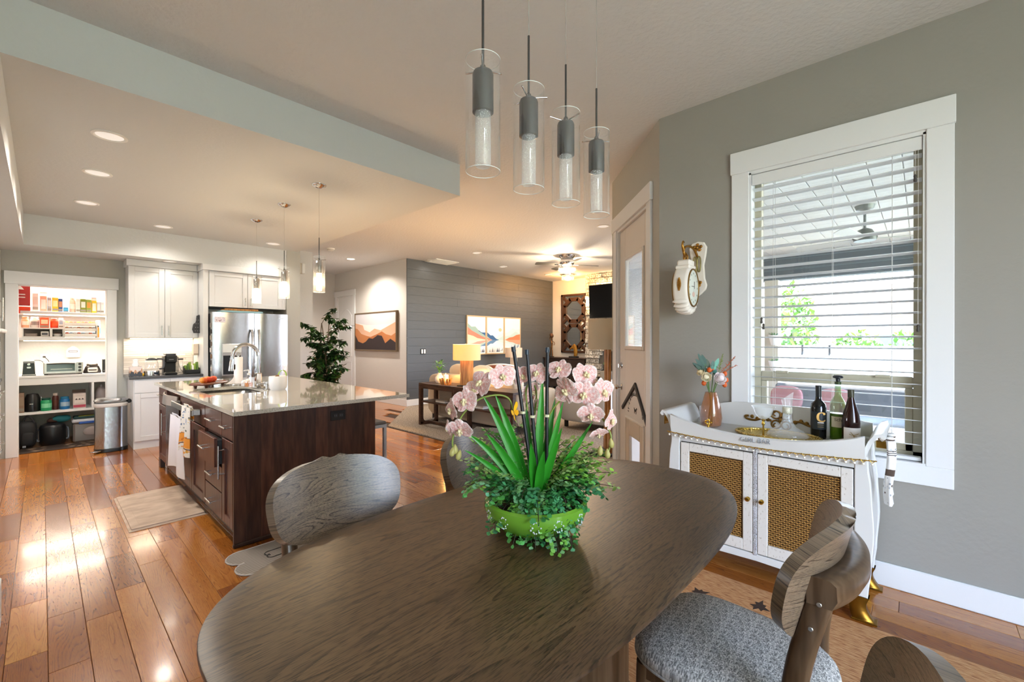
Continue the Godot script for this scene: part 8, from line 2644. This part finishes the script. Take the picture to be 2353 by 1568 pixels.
	o = thing("dancer_statue", "slim bronze dancing figure at the left of the sideboard", "statue", Vector3(9.72, 0.90, -7.55))
	obj("base", Geo.new().cyl(Vector3.ZERO, 0.07, 0.02, 16, 0.004), M.black_matte, o)
	var fig := Geo.new()
	fig.tube(spline([Vector3(-0.05, 0.02, 0.08), Vector3(-0.01, 0.16, 0.04), Vector3(0.0, 0.28, 0.01)], 5), 0.013, 8)
	fig.tube(spline([Vector3(0.03, 0.02, -0.10), Vector3(0.01, 0.14, -0.05), Vector3(0.0, 0.28, -0.01)], 5), 0.013, 8)
	fig.tube(spline([Vector3(0, 0.26, 0), Vector3(0.01, 0.35, 0.01), Vector3(0, 0.43, 0.0), Vector3(0.0, 0.48, 0.0)], 5), [0.026, 0.028, 0.026, 0.024, 0.024, 0.026, 0.028, 0.030, 0.032, 0.030, 0.026, 0.02, 0.016, 0.014, 0.014, 0.012], 10)
	fig.tube(spline([Vector3(0, 0.45, 0.03), Vector3(0, 0.40, 0.10), Vector3(0, 0.33, 0.09)], 5), 0.009, 6)
	fig.tube(spline([Vector3(0, 0.45, -0.03), Vector3(0, 0.53, -0.07), Vector3(0, 0.58, -0.02)], 5), 0.009, 6)
	fig.blob(Vector3(0, 0.52, 0), Vector3(0.026, 0.034, 0.028), 1, 1, 12, 8)
	obj("figure", fig, mat("bronze", "7a5430", 0.3, 0.7), o)
	obj("headdress", Geo.new().blob(Vector3(0, 0.60, 0), Vector3(0.05, 0.07, 0.06), 1, 1, 12, 8, 0.1), c("5a3a24", 0.5), o)
	o = thing("horse_statue", "gilt horse head sculpture on a dark plinth at the right of the sideboard", "statue", Vector3(9.72, 0.90, -6.80))
	obj("plinth", Geo.new().box(Vector3(0, 0.02, 0), Vector3(0.14, 0.04, 0.24), 0.004), M.black_matte, o)
	var hd := [Vector2(-0.02, 0.0), Vector2(0.06, 0.0), Vector2(0.075, 0.10), Vector2(0.07, 0.20), Vector2(0.03, 0.29), Vector2(0.0, 0.33), Vector2(-0.02, 0.315), Vector2(-0.04, 0.315), Vector2(-0.09, 0.255), Vector2(-0.155, 0.205), Vector2(-0.16, 0.175), Vector2(-0.13, 0.165), Vector2(-0.07, 0.20), Vector2(-0.03, 0.195), Vector2(-0.015, 0.12)]
	obj("head", Geo.new().at(Vector3(0.025, 0.04, 0.02), rot(0, -90, 0)).ext(hd, 0.05, 0.018), M.gilt, o)
	obj("mane", Geo.new().tube(spline([Vector3(0, 0.36, 0.01), Vector3(0, 0.30, 0.075), Vector3(0, 0.16, 0.105), Vector3(0, 0.06, 0.09)], 6), 0.016, 8), M.gilt, o)
	# octagon mirror
	octagon_mirror()
	fireplace()
	floor_lamp()
	ceiling_fan()
	o = thing("crystal_flush_light", "lit crystal flush ceiling light near the far corner", "ceiling light", Vector3(9.2, CE, -6.62))
	obj("plate", Geo.new().at(Vector3.ZERO).lathe([Vector2(0, -0.03), Vector2(0.17, -0.03), Vector2(0.175, -0.02), Vector2(0.175, 0.0)], 28), M.chrome, o)
	for k in 26:
		var a := TAU * k / 26.0
		obj("crystal", Geo.new().box(Vector3(cos(a) * 0.145, -0.09, sin(a) * 0.145), Vector3(0.022, 0.11, 0.022), 0.004), M.clear_glass, o)
	obj("bulb", Geo.new().blob(Vector3(0, -0.10, 0), Vector3(0.10, 0.06, 0.10), 1, 1, 16, 8), glow("crystal_glow", "ffd8a0", 5.0), o)
	lamp("omni", Vector3(0, -0.10, 0), Color(1.0, 0.72, 0.42), 1.7, o, 0.06)

func octagon_mirror():
	var o := thing("octagon_mirror", "tall dark wood mirror with two stacked octagon panes", "mirror")
	o.transform = Transform3D(Basis(Vector3(0, 0, 1), Vector3.UP, Vector3(-1, 0, 0)), Vector3(10.018, 1.835, -6.98))
	var w := 0.85
	var h := 1.62
	obj("back_pane", Geo.new().box(Vector3(0, 0, 0.008), Vector3(w - 0.02, h - 0.02, 0.012)), mat("mirror_glass", "cfd3d4", 0.02, 1.0), o)
	var wd := c("3d2718", 0.45)
	var b := 0.055
	obj("frame", Geo.new().box(Vector3(-w / 2 + b / 2, 0, 0.03), Vector3(b, h, 0.05), 0.004).box(Vector3(w / 2 - b / 2, 0, 0.03), Vector3(b, h, 0.05), 0.004).box(Vector3(0, h / 2 - b / 2, 0.03), Vector3(w, b, 0.05), 0.004).box(Vector3(0, -h / 2 + b / 2, 0.03), Vector3(w, b, 0.05), 0.004), wd, o)
	for s in [-1, 1]:
		var cy: float = s * 0.36
		var ring := []
		for k in 8:
			var a := TAU * (k + 0.5) / 8.0
			ring.append(Vector2(cos(a) * 0.335, cy + sin(a) * 0.325))
		for k in 8:
			var p: Vector2 = ring[k]
			var q: Vector2 = ring[(k + 1) % 8]
			var m := (p + q) / 2
			obj("octagon_bar", Geo.new().at(Vector3(m.x, m.y, 0.032), Basis(Vector3(0, 0, 1), (q - p).angle())).box(Vector3.ZERO, Vector3(p.distance_to(q) + 0.045, 0.105, 0.045), 0.003), wd, o)
		for sx in [-1, 1]:
			for sy in [-1, 1]:
				var p := Vector2(sx * 0.24, cy + sy * 0.235)
				var q := Vector2(sx * (w / 2 - 0.03), cy + sy * (0.415 if sy == s else 0.36))
				var m := (p + q) / 2
				obj("corner_strut", Geo.new().at(Vector3(m.x, m.y, 0.030), Basis(Vector3(0, 0, 1), (q - p).angle())).box(Vector3.ZERO, Vector3(p.distance_to(q) + 0.03, 0.07, 0.04), 0.003), wd, o)

func fireplace():
	var f := struct("wall_fireplace", wall_with_hole("x", 9.56, 0.45, -6.28, -4.0, 0, CE, [[-5.78, -4.6, 0.35, 1.10]]), c("55504a", 0.9), "stacked stone fireplace wall behind the television", "fireplace")
	var y := 0.0
	while y < CE - 0.02:
		var h: float = min(rr(0.075, 0.15), CE - y)
		var z := -6.30
		while z < -5.0:
			var w := rr(0.16, 0.42)
			if not (y + h > 0.36 and y < 1.09 and z + w > -5.78):
				var g := Geo.new()
				var t := rr(0.42, 0.78)
				g.tint = Color(t * 1.04, t, t * 0.93)
				var dpt := rr(0.03, 0.085)
				g.box(Vector3(9.565 - dpt / 2, y + h / 2, z + w / 2), Vector3(dpt, h - 0.006, w - 0.006), 0.01)
				obj("stone", g, M.stone, f)
			z += w
		y += h
	obj("firebox", Geo.new().bx(9.80, 9.83, 0.35, 1.10, -5.78, -4.6), M.black_matte, f)
	var o := thing("television", "black wall-mounted television tilted forward on the stone fireplace", "television", Vector3(9.37, 2.33, -5.30), 0)
	o.rotation.z = deg_to_rad(3.0)
	obj("screen", Geo.new().box(Vector3(-0.024, 0, 0), Vector3(0.004, 0.80, 1.52), 0.001), c("050506", 0.12), o)
	obj("bezel", Geo.new().box(Vector3(0, 0, 0), Vector3(0.045, 0.83, 1.56), 0.006), M.black_matte, o)
	obj("wall_arm", Geo.new().bx(0.02, 0.10, -0.1, 0.1, -0.15, 0.15, 0.004), M.black_iron, o)
	var led := obj("led_strip", Geo.new().bx(0.026, 0.032, -0.38, 0.38, -0.74, -0.73), glow("led_tv", "ffe2b4", 10.0), o)
	var led2 := obj("led_strip", Geo.new().bx(0.026, 0.032, 0.37, 0.38, -0.74, 0.74), M.led_tv, o)
	strip_light(Vector3(0.035, 0, -0.76), 0.04, 0.76, Color(1.0, 0.86, 0.62), 1.4, o, rot(0, 0, 0) * Basis(Vector3(0, 0, 1), deg_to_rad(90)))
	strip_light(Vector3(0.035, 0.40, 0.0), 0.04, 1.4, Color(1.0, 0.86, 0.62), 1.0, o, Basis(Vector3(0, 0, 1), deg_to_rad(90)))
	o = thing("succulent_pot", "small white pot with a green succulent on the hearth ledge", "plant pot", Vector3(9.36, 0.62, -5.56))
	obj("pot", Geo.new().lathe([Vector2(0, 0), Vector2(0.05, 0), Vector2(0.07, 0.10), Vector2(0.06, 0.10), Vector2(0, 0.08)], 18), c("e2dcd4", 0.4), o)
	var g := Geo.new()
	for k in 16:
		var a := k * 2.4
		g.at(Vector3(cos(a) * 0.03, 0.11 + 0.004 * k, sin(a) * 0.03), Basis(Vector3.UP, -a) * Basis(Vector3(0, 0, 1), 0.5)).blob(Vector3(0.03, 0, 0), Vector3(0.05, 0.012, 0.02), 1, 1, 8, 5)
	obj("rosette", g, c("5c9a4a", 0.5), o)
	obj("ledge", Geo.new().bx(-0.1, 0.12, -0.62, 0.0, -0.15, 0.15, 0.01), c("8d867c", 0.9), o)

func floor_lamp():
	var o := thing("floor_lamp", "floor lamp with a wide pale drum shade and slanting wood legs beside the angled wall", "floor lamp", Vector3(4.635, 0, -2.77))
	var sm := mat("shade_tall", "cdc3ae", 0.9)
	sm.backlight_enabled = true
	sm.backlight = Color(0.5, 0.45, 0.36)
	obj("shade", Geo.new().lathe([Vector2(0.215, 1.262), Vector2(0.215, 1.622), Vector2(0.211, 1.622), Vector2(0.211, 1.262), Vector2(0.215, 1.262)], 40), sm, o)
	obj("base", Geo.new().box(Vector3(0, 0.02, 0), Vector3(0.36, 0.04, 0.28), 0.006), M.black_matte, o)
	for s in [-1, 1]:
		var g := Geo.new()
		g.at(Vector3.ZERO, rot(0, 47, 0)).ext([Vector2(s * 0.135, 0.04), Vector2(s * 0.02, 0.04), Vector2(s * 0.035, 0.6), Vector2(s * 0.015, 1.29), Vector2(s * 0.10, 1.29), Vector2(s * 0.075, 0.6)], 0.035, 0.004)
		obj("leg", g, M.honey_wood, o)
	obj("stem", Geo.new().tube([Vector3(0, 1.25, 0), Vector3(0, 1.50, 0)], 0.009, 8), M.brass, o)

func ceiling_fan():
	var o := thing("ceiling_fan", "chrome living room ceiling fan with a lit crystal bowl and four blades", "ceiling fan", Vector3(7.151, CE, -5.166))
	obj("motor", Geo.new().lathe([Vector2(0, -0.21), Vector2(0.10, -0.21), Vector2(0.14, -0.17), Vector2(0.15, -0.12), Vector2(0.12, -0.06), Vector2(0.15, -0.03), Vector2(0.165, 0.0)], 28), M.chrome, o)
	for k in 4:
		var a := deg_to_rad([-34, 62, 146, 236][k])
		var b := Basis(Vector3.UP, a) * Basis(Vector3(1, 0, 0), deg_to_rad(12))
		var bl := obj("blade", Geo.new().at(Vector3(0, -0.185, 0), b * rot(-90, 0, 0)).ext([Vector2(0.22, -0.05), Vector2(0.30, -0.062), Vector2(0.62, -0.068), Vector2(0.655, -0.05), Vector2(0.66, 0.05), Vector2(0.62, 0.068), Vector2(0.30, 0.062), Vector2(0.22, 0.05)], 0.008, 0.002), c("57534e", 0.4), o)
		obj("bracket", Geo.new().at(Vector3(0, -0.183, 0), b).box(Vector3(0.18, 0, 0), Vector3(0.16, 0.012, 0.04), 0.003), M.chrome, bl)
	obj("crystal_bowl", Geo.new().lathe([Vector2(0, -0.365), Vector2(0.06, -0.36), Vector2(0.13, -0.33), Vector2(0.17, -0.26), Vector2(0.165, -0.225)], 20), M.clear_glass, o)
	for k in 20:
		var a := TAU * k / 20.0
		obj("crystal", Geo.new().blob(Vector3(cos(a) * 0.165, -0.285, sin(a) * 0.165), Vector3(0.017, 0.036, 0.017), 1.6, 1.6, 8, 6), M.clear_glass, o)
	obj("bulb", Geo.new().blob(Vector3(0, -0.275, 0), Vector3(0.09, 0.045, 0.09), 1, 1, 16, 8), glow("fan_glow", "fff0d8", 8.0), o)
	lamp("omni", Vector3(0, -0.275, 0), Color(1.0, 0.9, 0.76), 2.2, o, 0.06)

# ---------------------------------------------------------------- patio and garden
func leafy(called: String, label: String, p: Vector3, r: Vector3, n: int, size: float, cols: Array, trunk_h: float):
	var o := thing(called, label, "tree", p)
	obj("trunk", Geo.new().tube([Vector3.ZERO, Vector3(0.03, trunk_h + r.y, 0.02), Vector3(0, trunk_h + r.y * 1.6, 0)], [0.07, 0.04, 0.01], 7), c("5f5142", 0.9), o)
	var g := Geo.new()
	for k in n:
		var d := Vector3(rng.randfn(), rng.randfn(), rng.randfn()).normalized() * pow(rr(0.15, 1.0), 0.4)
		var q := Vector3(d.x * r.x, trunk_h + r.y + d.y * r.y, d.z * r.z)
		var a := Vector3(rr(-1, 1), rr(-1, 1), rr(-1, 1)).normalized() * size
		var b := a.cross(Vector3(rr(-1, 1), 1, rr(-1, 1))).normalized() * size * 0.45
		g.tint = Color.html(cols[rng.randi() % cols.size()])
		g.g = -1
		g.q(q - a, q - b, q + a, q + b)
	var m: StandardMaterial3D = M.ficus_leaf
	obj("foliage", g, m, o).set_meta("kind", "stuff")

func patio():
	struct("patio_slab", Geo.new().bx(3.40, 8.4, -0.3, -0.10, -1.3, 5.0).bx(4.5, 8.4, -0.3, -0.10, -2.25, -1.3), c("b5b1aa", 0.9), "concrete patio slab outside the dining window", "patio")
	struct("ground", Geo.new().bx(-30, 60, -0.5, -0.3, -45, 45), c("a3a389", 0.95), "garden ground around the house", "ground")
	struct("patio_roof", Geo.new().bx(3.38, 8.3, 2.76, 2.86, -1.30, 5.0).bx(4.5, 8.3, 2.76, 2.86, -2.25, -1.30), c("dcdcd8", 0.7), "pale boarded patio ceiling seen through the blind", "roof")
	var pr: Node3D = get_node("patio_roof")
	for k in 34: obj("ceiling_board", Geo.new().bx(3.42 if k > 4 else 4.5, 8.1, 2.748, 2.76, -2.2 + k * 0.21, -2.2 + k * 0.21 + 0.203, 0.003), c("dcdcd8", 0.7), pr)
	var o := thing("patio_beam", "dark slate beam along the outer edge of the patio roof", "beam")
	obj("beam", Geo.new().bx(8.1, 8.3, 2.34, 2.752, -2.2, 5.0, 0.004), c("3f4a52", 0.6), o)
	for k in 4: obj("batten", Geo.new().bx(8.085, 8.1, 2.40 + k * 0.09, 2.412 + k * 0.09, -2.2, 5.0), c("58656e", 0.6), o)
	o = thing("patio_post", "beige patio post carrying two small wall planters", "post", Vector3(8.2, -0.1, -1.78))
	obj("shaft", Geo.new().box(Vector3(0, 1.225, 0), Vector3(0.2, 2.45, 0.2), 0.006), c("c2bcae", 0.7), o)
	obj("plinth", Geo.new().box(Vector3(0, 0.1, 0), Vector3(0.26, 0.2, 0.26), 0.006), c("c2bcae", 0.7), o)
	for k in 2:
		var y: float = [1.29, 0.88][k]
		var pl := thing("wall_planter", ["white wall planter with trailing greens, the upper one on the patio post", "white wall planter with greens, the lower one on the patio post"][k], "planter", Vector3(8.03, y, -1.72))
		obj("pot", Geo.new().lathe([Vector2(0, 0), Vector2(0.05, 0.0), Vector2(0.09, 0.16), Vector2(0.08, 0.16), Vector2(0, 0.13)], 6), c("eeeeec", 0.5), pl)
		var g := Geo.new()
		for j in 30:
			var a := rr(0, TAU)
			g.tint = [Color("3f7a34"), Color("6d9a48"), Color("2c5c34")][j % 3]
			var d := Vector3(cos(a), rr(0.1, 0.8), sin(a)).normalized() * rr(0.06, 0.12)
			var sd := d.cross(Vector3.UP).normalized() * 0.014
			var b := Vector3(0, 0.14, 0)
			g.sheet([[b, b], [b + d * 0.6 - sd, b + d * 0.6 + sd], [b + d, b + d]])
		obj("greens", g, M.ficus_leaf, pl)
	# patio fan
	o = thing("patio_fan", "grey patio ceiling fan seen through the blind", "ceiling fan", Vector3(5.75, 2.748, -0.42))
	obj("canopy", Geo.new().lathe([Vector2(0.02, -0.06), Vector2(0.07, -0.04), Vector2(0.085, 0.0)], 20), c("6e716c", 0.4, 0.4), o)
	obj("rod", Geo.new().tube([Vector3(0, -0.05, 0), Vector3(0, -0.24, 0)], 0.012, 8), c("6e716c", 0.4, 0.4), o)
	obj("motor", Geo.new().lathe([Vector2(0, -0.36), Vector2(0.09, -0.36), Vector2(0.105, -0.33), Vector2(0.06, -0.25), Vector2(0.02, -0.23), Vector2(0, -0.23)], 22), c("5d6059", 0.4, 0.4), o)
	for k in 3:
		var b := Basis(Vector3.UP, deg_to_rad([168, 75, 290][k])) * Basis(Vector3(1, 0, 0), deg_to_rad(14))
		obj("blade", Geo.new().at(Vector3(0, -0.345, 0), b * rot(-90, 0, 0)).ext([Vector2(0.08, -0.04), Vector2(0.62, -0.065), Vector2(0.66, 0.0), Vector2(0.62, 0.065), Vector2(0.08, 0.04)], 0.008, 0.002), c("c9c7c0", 0.5), o)
	# outdoor sofa, cushions, table
	o = thing("patio_sofa", "grey outdoor sofa beyond the dining window", "sofa", Vector3(7.2, -0.1, 0.1))
	obj("frame", Geo.new().box(Vector3(0, 0.18, 0), Vector3(0.85, 0.30, 3.4), 0.02), c("4a4e54", 0.7), o)
	obj("back", Geo.new().box(Vector3(0.38, 0.52, 0), Vector3(0.14, 0.62, 3.4), 0.03), c("6d737b", 0.8), o)
	for k in 4: obj("seat_cushion", Geo.new().blob(Vector3(-0.05, 0.40, -1.26 + k * 0.84), Vector3(0.38, 0.09, 0.41), 0.4, 0.3, 22, 8), c("8e959e", 0.9), o)
	var pc := [[6.95, -1.35, "a9747a", "dusty pink pillow at the left end of the patio sofa"], [6.95, -0.80, "ad7a80", "second dusty pink pillow on the patio sofa"], [6.92, 0.05, "7c8591", "dark grey knitted pillow on the patio sofa"], [6.92, 0.55, "a2abb8", "pale grey knitted pillow on the patio sofa"]]
	for e in pc:
		var t := thing("patio_pillow", e[3], "pillow", Vector3(e[0] - 0.02, 0.395, e[1]), 0, "pillows on the patio sofa")
		obj("body", Geo.new().at(Vector3(0.05, 0.18, 0), rot(0, 0, -18)).blob(Vector3.ZERO, Vector3(0.08, 0.17, 0.19), 0.7, 0.45, 18, 10), c(e[2], 0.95), t)
		obj("seam", Geo.new().at(Vector3(0.05, 0.18, 0), rot(0, 0, -18)).tube(superpoly(0.185, 0.16, 4.0, 24).map(func(p): return Vector3(0, p.y, p.x)), 0.005, 5, true), c(e[2], 0.95), t)
	o = thing("patio_table", "dark slatted outdoor table just outside the window", "table", Vector3(4.9, -0.1, 0.15))
	for k in 11: obj("slat", Geo.new().box(Vector3(-0.60 + k * 0.12, 0.62, 0), Vector3(0.112, 0.03, 2.3), 0.004), c("33373c", 0.35), o)
	for e in [[-0.58, -1.05], [0.58, -1.05], [-0.58, 1.05], [0.58, 1.05]]: obj("leg", Geo.new().box(Vector3(e[0], 0.30, e[1]), Vector3(0.07, 0.60, 0.07), 0.004), c("2b2f33", 0.5), o)
	o = thing("tiered_dish", "glass tiered dish with orange bowls on the outdoor table", "dish", Vector3(4.9, 0.536, 0.14))
	for k in 3: obj("tier", Geo.new().lathe([Vector2(0, 0.02 + k * 0.09), Vector2(0.05, 0.02 + k * 0.09), Vector2(0.10 - 0.02 * k, 0.055 + k * 0.09), Vector2(0.095 - 0.02 * k, 0.055 + k * 0.09), Vector2(0.045, 0.028 + k * 0.09), Vector2(0, 0.028 + k * 0.09)], 20), c(["dfe3e4", "d9835a", "e2e6e8"][k], 0.15), o)
	obj("post", Geo.new().cyl(Vector3.ZERO, 0.014, 0.24, 10), c("e6e9ea", 0.2), o)
	# fence
	o = thing("vinyl_fence", "white vinyl privacy fence across the garden", "fence")
	for k in 8:
		var z := -9.0 + k * 2.4
		obj("post", Geo.new().bx(12.95, 13.08, -0.3, 1.30, z - 0.065, z + 0.065, 0.006), c("ccd2d8", 0.5), o)
		obj("rail", Geo.new().bx(12.98, 13.05, 1.12, 1.24, z + 0.065, z + 2.335, 0.004).bx(12.98, 13.05, -0.2, -0.08, z + 0.065, z + 2.335, 0.004), c("ccd2d8", 0.5), o)
		for j in 8: obj("board", Geo.new().bx(13.0, 13.03, -0.08, 1.12, z + 0.07 + j * 0.283, z + 0.07 + j * 0.283 + 0.279, 0.003), c("c8ced5", 0.5), o)
	for k in 2:
		var h := thing("fence_hook", ["dark metal hook hung over the fence, the left of two", "dark metal hook hung over the fence, the right of two"][k], "hook", Vector3(12.93, 1.24, -2.15 + k * 0.55))
		obj("strap", Geo.new().box(Vector3(0.03, 0.012, 0), Vector3(0.16, 0.012, 0.04)).box(Vector3(-0.045, -0.10, 0), Vector3(0.012, 0.22, 0.04)), M.black_iron, h)
		obj("hook", Geo.new().tube(spline([Vector3(-0.05, -0.18, 0), Vector3(-0.08, -0.23, 0), Vector3(-0.12, -0.21, 0), Vector3(-0.12, -0.16, 0)], 4), 0.012, 6), M.black_iron, h)
	var gc := ["55792a", "6b9034", "45682a", "83a646"]
	leafy("garden_tree", "slender young tree behind the white fence", Vector3(17.0, -0.3, -3.1), Vector3(0.8, 1.7, 0.7), 900, 0.13, gc, 0.2)
	leafy("garden_shrub", "broad shrub above the fence on the right", Vector3(17.0, -0.3, 0.9), Vector3(1.1, 1.05, 2.0), 1200, 0.14, gc, 0.1)
	leafy("garden_shrub", "smaller shrub between the young tree and the broad shrub", Vector3(18.0, -0.3, -1.5), Vector3(0.8, 0.95, 0.8), 500, 0.14, gc, 0.1)
	# neighbouring house
	o = thing("neighbor_house", "cream neighbouring house with a low brown roof beyond the fence", "house", Vector3(30, -0.3, -3))
	obj("wall", Geo.new().box(Vector3(0, 1.35, 0), Vector3(8, 2.7, 26), 0.0), c("d9d4c6", 0.8), o)
	obj("roof", Geo.new().at(Vector3(0, 2.7, 13.5), rot(0, 180, 0)).ext([Vector2(-4.6, 0), Vector2(4.6, 0), Vector2(4.6, 0.18), Vector2(0, 1.9), Vector2(-4.6, 0.18)], 27.0), c("8a7560", 0.9), o)
	for k in 4:
		var wn := obj("window", Geo.new().box(Vector3(-4.02, 1.55, -9 + k * 5.6), Vector3(0.06, 0.9, 1.3), 0.01), c("eeeeea", 0.5), o)
		obj("pane", Geo.new().box(Vector3(-4.055, 1.55, -9 + k * 5.6), Vector3(0.02, 0.74, 1.14)), c("5d6c78", 0.1), wn)
	# trees beyond the rear opening: what the steel refrigerator mirrors
	leafy("yard_tree", "tree in the yard behind the dining opening, left one", Vector3(0.2, -0.3, 11.0), Vector3(2.2, 2.0, 1.6), 900, 0.3, gc, 0.6)
	leafy("yard_tree", "tree in the yard behind the dining opening, right one", Vector3(4.5, -0.3, 13.0), Vector3(2.4, 2.2, 1.6), 900, 0.3, gc, 0.6)
